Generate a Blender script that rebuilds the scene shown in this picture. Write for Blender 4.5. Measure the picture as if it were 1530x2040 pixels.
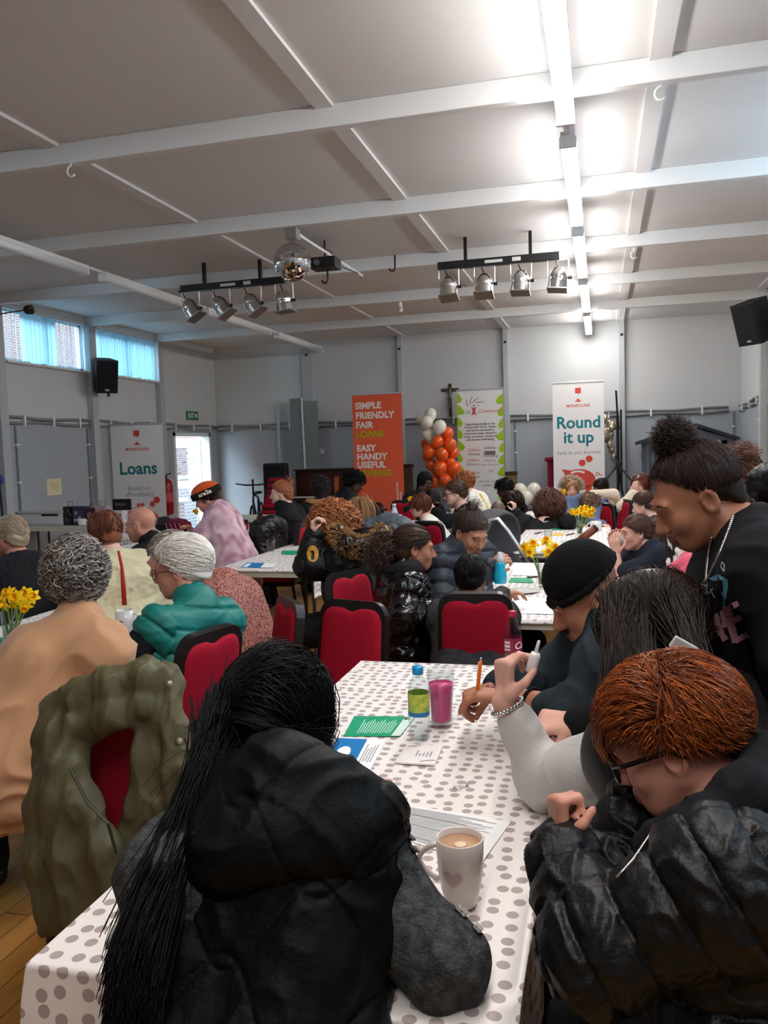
import bpy, bmesh, math, random
import numpy as np
from mathutils import Vector, Matrix
SC = bpy.context.scene
COL = SC.collection
for o in list(bpy.data.objects): bpy.data.objects.remove(o)
rng = np.random.RandomState(7); random.seed(7)

# ------------------------------------------------------------------ camera
FPX, ZC, SLOPE = 1630.0, 1.53, 0.0315
VPX, VPY = 1197.0, 884.0
def nrm(v):
    v = np.asarray(v, float); return v / (np.linalg.norm(v) + 1e-12)
_d = nrm([VPX - 765, 1020 - VPY, -FPX]); _h = np.array([1, SLOPE, 0.0])
_u = nrm(np.cross(_h, _d)); _u = _u if _u[1] > 0 else -_u
_x = nrm(np.cross(_d, _u))
RC = np.array([_x, _d, _u])                       # camera axes -> room axes
CAMP = np.array([0, 0, ZC])
cam = bpy.data.objects.new('camera', bpy.data.cameras.new('camera')); COL.objects.link(cam)
cam.data.sensor_fit = 'HORIZONTAL'; cam.data.sensor_width = 36.0; cam.data.lens = FPX / 1530 * 36
cam.data.clip_start = 0.05
m4 = Matrix([list(RC[i]) + [CAMP[i]] for i in range(3)] + [[0, 0, 0, 1]])
cam.matrix_world = m4
SC.camera = cam
# room points read off the photograph (real places: a plane of the room, or a distance)
def ray(px, py): return RC @ np.array([px - 765, 1020 - py, -FPX])
def atZ(px, py, z): r = ray(px, py); return CAMP + r * (z - ZC) / r[2]
def atY(px, py, y): r = ray(px, py); return CAMP + r * y / r[1]
def atX(px, py, x): r = ray(px, py); return CAMP + r * x / r[0]
def atD(px, py, d): return CAMP + ray(px, py) * d / FPX

# ------------------------------------------------------------------ light and exposure
SC.view_settings.view_transform = 'Standard'; SC.view_settings.look = 'None'
SC.view_settings.gamma = 1; SC.view_settings.use_curve_mapping = False
SC.view_settings.exposure = 2.05
TUBE_POWER = 13.5
SKY_POWER = 4.2
W = bpy.data.worlds.new('world'); SC.world = W; W.use_nodes = True
bg = W.node_tree.nodes['Background']; bg.inputs[0].default_value = (0.66, 0.84, 1.0, 1); bg.inputs[1].default_value = SKY_POWER
try:
    SC.cycles.max_bounces = 8; SC.cycles.diffuse_bounces = 5; SC.cycles.glossy_bounces = 4
    SC.cycles.transmission_bounces = 8; SC.cycles.transparent_max_bounces = 24
    SC.cycles.caustics_reflective = False; SC.cycles.caustics_refractive = False
    SC.cycles.sample_clamp_indirect = 6.0
except Exception: pass

# ------------------------------------------------------------------ materials
def lin(c):
    return tuple(((x / 255) / 12.92 if x / 255 <= 0.04045 else ((x / 255 + 0.055) / 1.055) ** 2.4) for x in c)
_M = {}
def mat(name, col, rough=0.6, spec=0.3, metal=0.0, bump=0.0, bscale=80.0, var=0.0, vscale=6.0, col2=None,
        sheen=0.0, emit=0.0, trans=0.0, alpha=1.0, coat=0.0, island=None, stretch=None, ior=1.45):
    if name in _M: return _M[name]
    m = bpy.data.materials.new(name); m.use_nodes = True; _M[name] = m
    nt = m.node_tree; b = nt.nodes['Principled BSDF']
    c = lin(col); b.inputs['Base Color'].default_value = (*c, 1)
    b.inputs['Roughness'].default_value = rough; b.inputs['Specular IOR Level'].default_value = spec
    b.inputs['Metallic'].default_value = metal; b.inputs['IOR'].default_value = ior
    b.inputs['Sheen Weight'].default_value = sheen if sum(col) > 300 else 0.0; b.inputs['Coat Weight'].default_value = coat
    b.inputs['Transmission Weight'].default_value = trans; b.inputs['Alpha'].default_value = alpha
    m.diffuse_color = (*c, 1)
    if emit:
        b.inputs['Emission Color'].default_value = (*c, 1); b.inputs['Emission Strength'].default_value = emit
    def coords(scale):
        tc = nt.nodes.new('ShaderNodeTexCoord')
        if stretch:
            mp = nt.nodes.new('ShaderNodeMapping'); mp.inputs['Scale'].default_value = stretch
            nt.links.new(tc.outputs['Object'], mp.inputs[0]); out = mp.outputs[0]
        else: out = tc.outputs['Object']
        n = nt.nodes.new('ShaderNodeTexNoise'); n.inputs['Scale'].default_value = scale; n.inputs['Detail'].default_value = 4
        nt.links.new(out, n.inputs['Vector']); return n
    if island:
        g = nt.nodes.new('ShaderNodeNewGeometry'); r = nt.nodes.new('ShaderNodeMix'); r.data_type = 'RGBA'
        r.inputs[6].default_value = (*c, 1); r.inputs[7].default_value = (*lin(island), 1)
        pw = nt.nodes.new('ShaderNodeMath'); pw.operation = 'POWER'; pw.inputs[1].default_value = 1.6
        nt.links.new(g.outputs['Random Per Island'], pw.inputs[0])
        nt.links.new(pw.outputs[0], r.inputs[0]); nt.links.new(r.outputs[2], b.inputs['Base Color'])
    elif var or col2:
        n = coords(vscale); r = nt.nodes.new('ShaderNodeMix'); r.data_type = 'RGBA'
        c2 = lin(col2) if col2 else tuple(x * (1 - var) for x in c)
        r.inputs[6].default_value = (*c, 1); r.inputs[7].default_value = (*c2, 1)
        mr = nt.nodes.new('ShaderNodeMapRange'); mr.inputs[1].default_value = 0.35; mr.inputs[2].default_value = 0.65
        nt.links.new(n.outputs[0], mr.inputs[0]); nt.links.new(mr.outputs[0], r.inputs[0]); nt.links.new(r.outputs[2], b.inputs['Base Color'])
    if bump:
        n = coords(bscale); bp = nt.nodes.new('ShaderNodeBump'); bp.inputs['Strength'].default_value = bump; bp.inputs['Distance'].default_value = 0.01
        nt.links.new(n.outputs[0], bp.inputs['Height']); nt.links.new(bp.outputs[0], b.inputs['Normal'])
    return m
def pane_mat(name, tint=(235, 245, 250), refl=0.08):
    if name in _M: return _M[name]
    m = bpy.data.materials.new(name); m.use_nodes = True; _M[name] = m; nt = m.node_tree; nt.nodes.clear()
    o = nt.nodes.new('ShaderNodeOutputMaterial'); t = nt.nodes.new('ShaderNodeBsdfTransparent'); g = nt.nodes.new('ShaderNodeBsdfGlossy')
    x = nt.nodes.new('ShaderNodeMixShader'); lw = nt.nodes.new('ShaderNodeLayerWeight'); lw.inputs[0].default_value = 0.5; pw = nt.nodes.new('ShaderNodeMath'); pw.operation = 'POWER'; pw.inputs[1].default_value = 3.5; fr = nt.nodes.new('ShaderNodeMath'); fr.operation = 'MULTIPLY_ADD'; fr.inputs[1].default_value = 0.55; fr.inputs[2].default_value = 0.03; nt.links.new(lw.outputs['Facing'], pw.inputs[0]); nt.links.new(pw.outputs[0], fr.inputs[0])
    t.inputs[0].default_value = (*lin(tint), 1); g.inputs['Roughness'].default_value = 0.03
    nt.links.new(fr.outputs[0], x.inputs[0]); nt.links.new(t.outputs[0], x.inputs[1]); nt.links.new(g.outputs[0], x.inputs[2]); nt.links.new(x.outputs[0], o.inputs[0])
    return m

# ------------------------------------------------------------------ mesh helpers
class MB:
    """collects simple shapes for ONE mesh object"""
    def __init__(s): s.v = []; s.f = []; s.mi = []; s.uv = None
    def add(s, vs, fs, mi=0, M=None):
        k = len(s.v)
        for p in vs:
            p = np.asarray(p, float)
            if M is not None: p = M[:3, :3] @ p + M[:3, 3]
            s.v.append((float(p[0]), float(p[1]), float(p[2])))
        for f in fs: s.f.append([int(i) + k for i in f]); s.mi.append(mi)
        return s
    def box(s, lo, hi, mi=0, M=None, bev=0.0):
        lo = np.minimum(lo, hi); hi2 = np.maximum(lo, hi); hi = hi2
        if bev <= 0:
            x0, y0, z0 = lo; x1, y1, z1 = hi
            vs = [(x0, y0, z0), (x1, y0, z0), (x1, y1, z0), (x0, y1, z0), (x0, y0, z1), (x1, y0, z1), (x1, y1, z1), (x0, y1, z1)]
            fs = [(0, 3, 2, 1), (4, 5, 6, 7), (0, 1, 5, 4), (1, 2, 6, 5), (2, 3, 7, 6), (3, 0, 4, 7)]
            return s.add(vs, fs, mi, M)
        bm = bmesh.new(); bmesh.ops.create_cube(bm, size=1)
        for v in bm.verts:
            v.co = Vector([(lo[i] + hi[i]) / 2 + v.co[i] * (hi[i] - lo[i]) for i in range(3)])
        bev = min(bev, 0.49 * min(hi[i] - lo[i] for i in range(3)))
        bmesh.ops.bevel(bm, geom=bm.edges[:], offset=bev, segments=2, profile=0.5, affect='EDGES')
        bm.verts.index_update()
        s.add([v.co for v in bm.verts], [[v.index for v in f.verts] for f in bm.faces], mi, M); bm.free(); return s
    def tube(s, pts, r, n=8, mi=0, cap=True, M=None):
        pts = [np.asarray(p, float) for p in pts]; rs = r if hasattr(r, '__len__') else [r] * len(pts)
        vs = []; fs = []; prev = None
        for i, p in enumerate(pts):
            t = nrm(pts[min(i + 1, len(pts) - 1)] - pts[max(i - 1, 0)])
            if prev is None:
                a = np.array([0, 0, 1.0]) if abs(t[2]) < 0.9 else np.array([1.0, 0, 0])
            else: a = prev
            b = nrm(np.cross(t, a)); a = np.cross(b, t); prev = a
            for j in range(n):
                q = 2 * math.pi * j / n; vs.append(p + rs[i] * (math.cos(q) * a + math.sin(q) * b))
        m = len(pts)
        for i in range(m - 1):
            for j in range(n):
                j2 = (j + 1) % n; fs.append((i * n + j, i * n + j2, (i + 1) * n + j2, (i + 1) * n + j))
        if cap: fs.append(list(range(n))[::-1]); fs.append([(m - 1) * n + j for j in range(n)])
        return s.add(vs, fs, mi, M)
    def lathe(s, prof, n=24, mi=0, c=(0, 0, 0), M=None, cap=(True, True)):
        vs = []; fs = []
        for r, z in prof:
            for j in range(n):
                q = 2 * math.pi * j / n; vs.append((c[0] + r * math.cos(q), c[1] + r * math.sin(q), c[2] + z))
        for i in range(len(prof) - 1):
            for j in range(n):
                j2 = (j + 1) % n; fs.append((i * n + j, i * n + j2, (i + 1) * n + j2, (i + 1) * n + j))
        if cap[0]: fs.append(list(range(n))[::-1])
        if cap[1]: fs.append([(len(prof) - 1) * n + j for j in range(n)])
        return s.add(vs, fs, mi, M)
    def ball(s, c, r, n=16, mi=0, M=None):
        r = r if hasattr(r, '__len__') else (r, r, r); k = n // 2
        vs = [(c[0], c[1], c[2] - r[2])]; fs = []
        for i in range(1, k):
            a = -math.pi / 2 + math.pi * i / k
            for j in range(n):
                q = 2 * math.pi * j / n; vs.append((c[0] + r[0] * math.cos(a) * math.cos(q), c[1] + r[1] * math.cos(a) * math.sin(q), c[2] + r[2] * math.sin(a)))
        vs.append((c[0], c[1], c[2] + r[2])); L = len(vs) - 1
        for j in range(n):
            j2 = (j + 1) % n; fs.append((0, 1 + j2, 1 + j)); fs.append((L, 1 + (k - 2) * n + j, 1 + (k - 2) * n + j2))
            for i in range(k - 2): fs.append((1 + i * n + j, 1 + i * n + j2, 1 + (i + 1) * n + j2, 1 + (i + 1) * n + j))
        return s.add(vs, fs, mi, M)
    def prism(s, poly, y0, y1, mi=0, M=None):
        """polygon in x,z extruded along y"""
        n = len(poly); vs = [(x, y0, z) for x, z in poly] + [(x, y1, z) for x, z in poly]
        fs = [list(range(n)), list(range(2 * n - 1, n - 1, -1))] + [(i, i + n, (i + 1) % n + n, (i + 1) % n) for i in range(n)]
        return s.add(vs, fs, mi, M)
    def pad(s, poly, t0, t1, puff, mi=0, M=None):
        """soft upholstered slab: outline in x,z, thickness along y from t0 to t1"""
        P = np.array(poly); c = P.mean(0); n = len(P); rings = []
        for sc, y in ((0.3, t0 - puff), (0.75, t0 - puff * 0.7), (0.93, t0), (1, t0 + (t1 - t0) * 0.3), (1, t0 + (t1 - t0) * 0.7), (0.93, t1), (0.75, t1 + puff * 0.7), (0.3, t1 + puff)):
            rings.append([(x, y, z) for x, z in (c + (P - c) * sc)])
        vs = [p for r in rings for p in r]; fs = []
        for i in range(len(rings) - 1):
            for j in range(n): j2 = (j + 1) % n; fs.append((i * n + j, (i + 1) * n + j, (i + 1) * n + j2, i * n + j2))
        fs.append(list(range(n))); fs.append([(len(rings) - 1) * n + j for j in range(n)][::-1])
        return s.add(vs, fs, mi, M)
    def build(s, name, mats, parent=None, origin=None, smooth=False, loc=None):
        og = np.zeros(3) if origin is None else np.asarray(origin, float)
        me = bpy.data.meshes.new(name); me.from_pydata([tuple(np.asarray(p) - og) for p in s.v], [], s.f)
        mats = mats if isinstance(mats, (list, tuple)) else [mats]
        for m in mats: me.materials.append(m)
        if len(mats) > 1: me.polygons.foreach_set('material_index', s.mi)
        if smooth: me.polygons.foreach_set('use_smooth', [True] * len(me.polygons))
        if smooth == 'auto':
            try: me.set_sharp_from_angle(angle=0.7)
            except Exception: pass
        me.update()
        if s.uv is not None:
            l = me.uv_layers.new(name='UVMap'); l.data.foreach_set('uv', np.array([s.uv[lp.vertex_index] for lp in me.loops], dtype=np.float32).ravel())
        return link(name, me, parent, og if parent is None else None)
def link(name, me, parent=None, loc=None):
    o = bpy.data.objects.new(name, me); COL.objects.link(o)
    if parent is not None: o.parent = parent
    if loc is not None: o.location = [float(x) for x in loc]
    return o
def npmesh(name, v, f, mats, parent=None, origin=None, smooth=True, mi=None):
    og = np.zeros(3) if origin is None else np.asarray(origin, float)
    v = np.ascontiguousarray(v - og, dtype=np.float32); f = np.ascontiguousarray(f, dtype=np.int32); k = f.shape[1]
    me = bpy.data.meshes.new(name); me.vertices.add(len(v)); me.vertices.foreach_set('co', v.ravel())
    me.loops.add(f.size); me.loops.foreach_set('vertex_index', f.ravel())
    me.polygons.add(len(f)); me.polygons.foreach_set('loop_start', np.arange(0, f.size, k, dtype=np.int32))
    if smooth: me.polygons.foreach_set('use_smooth', np.ones(len(f), dtype=bool))
    for m in (mats if isinstance(mats, (list, tuple)) else [mats]): me.materials.append(m)
    if mi is not None: me.polygons.foreach_set('material_index', np.asarray(mi, dtype=np.int32))
    me.update(calc_edges=True); me.validate()
    return link(name, me, parent, og if parent is None else None)
def tag(o, label, cat, group=None, kind=None):
    o['label'] = label; o['category'] = cat
    if group: o['group'] = group
    if kind: o['kind'] = kind
    return o
def empty(name, loc, rz=0.0):
    o = bpy.data.objects.new(name, None); COL.objects.link(o); o.empty_display_size = 0.1
    o.location = [float(x) for x in loc]; o.rotation_euler = (0, 0, rz); return o
def struct(o): o['kind'] = 'structure'; return o
_KIDS = {}
def copy_tree(o, parent=None):
    c = o.copy(); COL.objects.link(c)
    if parent is not None: c.parent = parent
    for ch in [x for x in COL.objects if x.parent == o]: copy_tree(ch, c)
    return c
def rotz(a, loc=(0, 0, 0)):
    c, s = math.cos(a), math.sin(a); M = np.eye(4); M[:3, :3] = [[c, -s, 0], [s, c, 0], [0, 0, 1]]; M[:3, 3] = loc; return M
def frame(x, y, z, loc):
    M = np.eye(4); M[:3, 0] = x; M[:3, 1] = y; M[:3, 2] = z; M[:3, 3] = loc; return M
def text_geo(txt, size, align='LEFT', bold=0.0, shear=0.0, spacing=1.0):
    cu = bpy.data.curves.new('lettering', 'FONT'); cu.body = txt; cu.size = size; cu.align_x = align; cu.offset = bold; cu.shear = shear
    cu.space_character = spacing; cu.resolution_u = 3
    ob = bpy.data.objects.new('lettering', cu); COL.objects.link(ob)
    dg = bpy.context.evaluated_depsgraph_get(); me = bpy.data.meshes.new_from_object(ob.evaluated_get(dg))
    v = np.array([p.co[:] for p in me.vertices]) if len(me.vertices) else np.zeros((0, 3)); f = [list(p.vertices) for p in me.polygons]
    bpy.data.meshes.remove(me); bpy.data.objects.remove(ob); bpy.data.curves.remove(cu)
    return v, f
def circle(cx, cz, r, n=24, rz=None, a0=0, a1=2 * math.pi):
    rz = r if rz is None else rz
    return [(cx + r * math.cos(a0 + (a1 - a0) * i / n), cz + rz * math.sin(a0 + (a1 - a0) * i / n)) for i in range(n)]
def rrect(x0, z0, x1, z1, r, n=5):
    out = []
    for cx, cz, a in ((x1 - r, z1 - r, 0), (x0 + r, z1 - r, 90), (x0 + r, z0 + r, 180), (x1 - r, z0 + r, 270)):
        for i in range(n + 1): q = math.radians(a + 90 * i / n); out.append((cx + r * math.cos(q), cz + r * math.sin(q)))
    return out

# ------------------------------------------------------------------ distance-field modelling
class Field:
    def __init__(s, lo, hi, h):
        s.h = h; s.lo = np.asarray(lo, float); n = np.ceil((np.asarray(hi) - s.lo) / h).astype(int) + 1
        s.ax = [(s.lo[i] + h * np.arange(n[i])).astype(np.float32) for i in range(3)]
        s.D = np.full(tuple(n), 9.0, np.float32)
    def win(s, lo, hi):
        sl = []
        for i in range(3):
            a = int(max(0, math.floor((lo[i] - s.lo[i]) / s.h))); b = int(min(len(s.ax[i]), math.ceil((hi[i] - s.lo[i]) / s.h) + 1))
            if b <= a: return None
            sl.append(slice(a, b))
        return tuple(sl)
    def grid(s, sl): return s.ax[0][sl[0]][:, None, None], s.ax[1][sl[1]][None, :, None], s.ax[2][sl[2]][None, None, :]
    def put(s, sl, d, k, op):
        A = s.D[sl]
        if op == 'sub': d = -d
        if op == 'add':
            if k > 0: h = np.maximum(k - np.abs(A - d), 0) / k; s.D[sl] = np.minimum(A, d) - h * h * k * 0.25
            else: s.D[sl] = np.minimum(A, d)
        else:
            if k > 0: h = np.maximum(k - np.abs(A - d), 0) / k; s.D[sl] = np.maximum(A, d) + h * h * k * 0.25
            else: s.D[sl] = np.maximum(A, d)
    def cap(s, a, b, ra, rb=None, k=0.02, op='add', q=None, flat=None):
        """tapered capsule; q=(amp, wavelength, phase) puffs it in bands; flat=(axis, factor) squashes it"""
        a = np.asarray(a, float); b = np.asarray(b, float); rb = ra if rb is None else rb
        R = max(ra, rb) + (q[0] if q else 0); R *= (max(1, 1 / flat[1]) if flat else 1); mg = R + k + 2 * s.h
        sl = s.win(np.minimum(a, b) - mg, np.maximum(a, b) + mg)
        if sl is None: return
        X, Y, Z = s.grid(sl); ab = (b - a); L2 = max(float(ab @ ab), 1e-9); L = math.sqrt(L2)
        px, py, pz = X - a[0], Y - a[1], Z - a[2]
        t = np.clip((px * ab[0] + py * ab[1] + pz * ab[2]) / L2, 0, 1)
        dx, dy, dz = px - t * ab[0], py - t * ab[1], pz - t * ab[2]
        r2 = dx * dx + dy * dy + dz * dz
        if flat:
            n = flat[0]; e = dx * n[0] + dy * n[1] + dz * n[2]; r2 = r2 + e * e * (flat[1] ** 2 - 1)
        r = ra + (rb - ra) * t
        if q: r = r + q[0] * (np.abs(np.sin(math.pi * (t * L / q[1] + q[2]))) ** 0.6 - 0.6)
        s.put(sl, (np.sqrt(r2) - r).astype(np.float32), k, op)
    def ell(s, c, r, R=None, k=0.02, op='add'):
        c = np.asarray(c, float); r = np.asarray(r if hasattr(r, '__len__') else (r, r, r), float); R = np.eye(3) if R is None else R
        mg = r.max() + k + 2 * s.h; sl = s.win(c - mg, c + mg)
        if sl is None: return
        X, Y, Z = s.grid(sl); px, py, pz = X - c[0], Y - c[1], Z - c[2]
        k0 = 0; k1 = 0
        for i in range(3):
            l = px * R[0, i] + py * R[1, i] + pz * R[2, i]; k0 = k0 + (l / r[i]) ** 2; k1 = k1 + (l / r[i] ** 2) ** 2
        k0 = np.sqrt(k0); k1 = np.sqrt(k1) + 1e-9
        s.put(sl, np.maximum(k0 * (k0 - 1) / k1, -float(r.min())).astype(np.float32), k, op)
    def plane(s, p, n, k=0.0):
        """keep the side the normal points away from"""
        X, Y, Z = s.grid((slice(None),) * 3); n = nrm(n)
        d = (X - p[0]) * n[0] + (Y - p[1]) * n[1] + (Z - p[2]) * n[2]
        s.put((slice(None),) * 3, d.astype(np.float32), k, 'int')
    def mesh(s):
        D = s.D
        D[0] = D[-1] = 9; D[:, 0] = D[:, -1] = 9; D[:, :, 0] = D[:, :, -1] = 9
        S = D < 0; C = np.zeros(tuple(np.array(D.shape) - 1), np.uint8)
        for i in (0, 1):
            for j in (0, 1):
                for k in (0, 1): C += S[i:i + C.shape[0], j:j + C.shape[1], k:k + C.shape[2]]
        act = (C > 0) & (C < 8); ids = np.argwhere(act)
        if not len(ids): return np.zeros((0, 3)), np.zeros((0, 4), int)
        idx = np.full(C.shape, -1, np.int32); idx[act] = np.arange(len(ids))
        co = {}
        for i in (0, 1):
            for j in (0, 1):
                for k in (0, 1): co[(i, j, k)] = D[ids[:, 0] + i, ids[:, 1] + j, ids[:, 2] + k]
        pos = np.zeros((len(ids), 3)); cnt = np.zeros(len(ids))
        for a in co:
            for ax in range(3):
                if a[ax]: continue
                b = list(a); b[ax] = 1; b = tuple(b); da, db = co[a], co[b]; cr = (da < 0) != (db < 0)
                t = np.where(cr, da / np.where(cr, da - db, 1), 0); pt = np.array(a, float)[None].repeat(len(ids), 0); pt[:, ax] += t
                pos += pt * cr[:, None]; cnt += cr
        v = (ids + pos / cnt[:, None]) * s.h + s.lo; F = []
        for ax in range(3):
            o1, o2 = [(1, 2), (2, 0), (0, 1)][ax]
            a = [slice(None)] * 3; b = [slice(None)] * 3; a[ax] = slice(0, -1); b[ax] = slice(1, None)
            A, B = S[tuple(a)], S[tuple(b)]; e = np.argwhere(A != B)
            e = e[(e[:, o1] > 0) & (e[:, o2] > 0) & (e[:, o1] < D.shape[o1] - 1) & (e[:, o2] < D.shape[o2] - 1)]
            if not len(e): continue
            ins = A[e[:, 0], e[:, 1], e[:, 2]]; q = []
            for u, w in ((-1, -1), (0, -1), (0, 0), (-1, 0)):
                g = e.copy(); g[:, o1] += u; g[:, o2] += w; q.append(idx[g[:, 0], g[:, 1], g[:, 2]])
            q = np.stack(q, 1); q[~ins] = q[~ins][:, ::-1]; F.append(q)
        return v, np.concatenate(F)
def vnormals(v, f):
    n = np.zeros_like(v); a = np.cross(v[f[:, 2]] - v[f[:, 0]], v[f[:, 3 if f.shape[1] > 3 else 1]] - v[f[:, 1 if f.shape[1] > 3 else 0]])
    for i in range(f.shape[1]): np.add.at(n, f[:, i], a)
    return n / (np.linalg.norm(n, axis=1, keepdims=True) + 1e-12)
_sn = {}
def snoise(P, scale, seed=0):
    """smooth pseudo noise, about -1..1"""
    if seed not in _sn:
        r = np.random.RandomState(100 + seed); _sn[seed] = (r.randn(7, 3), r.rand(7) * 6.28)
    K, ph = _sn[seed]; return np.sin(P @ (K.T * scale) + ph).sum(1) / 3.0
def wrinkle(v, f, amp, scale, seed=0, n=None, st=(1, 1, 1)):
    n = vnormals(v, f) if n is None else n; v0 = v; v = v * np.array(st)
    w = snoise(v, scale, seed) * 2.0 + snoise(v, scale * 0.5, seed + 1) * 2.2
    return v0 + n * (amp * (1 - np.abs(np.sin(w)) * 1.4))[:, None]
def smooth_mesh(v, f, it=1, lam=0.5):
    for _ in range(it):
        acc = np.zeros_like(v); c = np.zeros(len(v))
        for i in range(f.shape[1]):
            for j in (f[:, (i + 1) % f.shape[1]], f[:, i - 1]): np.add.at(acc, f[:, i], v[j]); np.add.at(c, f[:, i], 1)
        v = v + lam * (acc / np.maximum(c, 1)[:, None] - v)
    return v
def tubes(P, r, sides=3):
    """many thin tubes at once: P[n, m, 3], r[n, m]"""
    n, m, _ = P.shape; T = np.gradient(P, axis=1); T /= np.linalg.norm(T, axis=2, keepdims=True) + 1e-9
    ref = np.where(np.abs(T[:, :1, 2:3]) < 0.8, np.array([0, 0, 1.0]), np.array([1.0, 0, 0])).repeat(m, 1)
    B = np.cross(T, ref); B /= np.linalg.norm(B, axis=2, keepdims=True) + 1e-9; A = np.cross(B, T)
    V = []
    for j in range(sides):
        q = 2 * math.pi * j / sides; V.append(P + r[..., None] * (math.cos(q) * A + math.sin(q) * B))
    V = np.stack(V, 2).reshape(-1, 3)
    i = np.arange(n)[:, None, None] * m * sides; k = np.arange(m - 1)[None, :, None] * sides; j = np.arange(sides)[None, None, :]; j2 = (j + 1) % sides
    F = np.stack([i + k + j, i + k + j2, i + k + sides + j2, i + k + sides + j], -1).reshape(-1, 4)
    return V, F

# ================================================================== THE ROOM
XL, XR, YB, YF, H = -7.05, 2.19, 14.3, -3.4, 3.55
wall_paint = mat('upper_wall_paint', (200, 202, 203), 0.75, 0.2, var=0.03, vscale=2)
wall_low = mat('lower_wall_paint', (164, 171, 178), 0.7, 0.2, var=0.04, vscale=2)
ceil_paint = mat('ceiling_paint', (212, 211, 211), 0.8, 0.2, var=0.03, vscale=1.2)
trim_paint = mat('trim_paint', (214, 215, 215), 0.6, 0.3)
col_paint = mat('post_paint', (176, 181, 184), 0.6, 0.3)
def wood_floor():
    m = bpy.data.materials.new('parquet'); m.use_nodes = True; nt = m.node_tree; b = nt.nodes['Principled BSDF']
    tc = nt.nodes.new('ShaderNodeTexCoord'); mp = nt.nodes.new('ShaderNodeMapping'); br = nt.nodes.new('ShaderNodeTexBrick')
    mp.inputs['Rotation'].default_value = (0, 0, math.pi / 2)
    br.inputs['Color1'].default_value = (*lin((206, 150, 78)), 1); br.inputs['Color2'].default_value = (*lin((184, 130, 64)), 1); br.inputs['Mortar'].default_value = (*lin((92, 60, 28)), 1)
    br.inputs['Scale'].default_value = 1; br.inputs['Mortar Size'].default_value = 0.002; br.inputs['Brick Width'].default_value = 0.9; br.inputs['Row Height'].default_value = 0.09
    n = nt.nodes.new('ShaderNodeTexNoise'); n.inputs['Scale'].default_value = 5; mx = nt.nodes.new('ShaderNodeMix'); mx.data_type = 'RGBA'; mx.blend_type = 'MULTIPLY'
    mx.inputs[0].default_value = 0.35; L = nt.links.new
    L(tc.outputs['Object'], mp.inputs[0]); L(mp.outputs[0], br.inputs['Vector']); L(tc.outputs['Object'], n.inputs['Vector'])
    L(br.outputs[0], mx.inputs[6]); L(n.outputs[1], mx.inputs[7]); L(mx.outputs[2], b.inputs['Base Color']); b.inputs['Roughness'].default_value = 0.35
    return m
struct(MB().box((XL - 0.2, YF - 0.2, -0.15), (XR + 0.2, YB + 0.2, 0)).build('floor', wood_floor()))
struct(MB().box((XL - 0.2, YF - 0.2, H), (XR + 0.2, YB + 0.2, H + 0.15)).build('ceiling', ceil_paint))
ZS = 2.0                                              # paint line under the cable run
def wall(name, boxes):
    mb = MB()
    for lo, hi in boxes:
        if lo[2] < ZS < hi[2]:
            mb.box(lo, (hi[0], hi[1], ZS), 1); mb.box((lo[0], lo[1], ZS), hi, 0)
        else: mb.box(lo, hi, 1 if hi[2] <= ZS else 0)
    return struct(mb.build(name, [wall_paint, wall_low]))
# left wall: two clerestory windows in view, two added for daylight, the open door
DY0, DY1, DZ = 12.62, 13.98, 1.95
WINS = [(8.62, 10.30), (10.55, 12.18)] + [(8.62 - 1.87 * k, 10.30 - 1.87 * k) for k in (2, 4)]; WZ0, WZ1 = 2.78, 3.45  # the last two are added out of view to let daylight in
T = 0.16
def with_windows(x0, x1, extra):
    ys = sorted(WINS); out = extra[:]; prev = YF
    for y0, y1 in ys: out.append(((x0, prev, WZ0), (x1, y0, WZ1))); prev = y1
    out.append(((x0, prev, WZ0), (x1, YB, WZ1))); out.append(((x0, YF, WZ1), (x1, YB, H))); return out
wall('wall_left', with_windows(XL - T, XL, [((XL - T, YF, 0), (XL, DY0, WZ0)), ((XL - T, DY0, DZ), (XL, DY1, WZ0)), ((XL - T, DY1, 0), (XL, YB, WZ0))]))
WR_ADDED = [(1.2, 2.88), (4.94, 6.62)]  # right wall windows, unseen, added to brighten the room with daylight
def right_boxes():
    out = [((XR, YF, 0), (XR + T, YB, WZ0)), ((XR, YF, WZ1), (XR + T, YB, H))]; prev = YF
    for y0, y1 in sorted(WR_ADDED): out.append(((XR, prev, WZ0), (XR + T, y0, WZ1))); prev = y1
    return out + [((XR, prev, WZ0), (XR + T, YB, WZ1))]
wall('wall_right', right_boxes())
wall('wall_back', [((XL - T, YB, 0), (XR + T, YB + T, H))])
wall('wall_front', [((XL - T, YF - T, 0), (XR + T, YF, H))])
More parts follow.
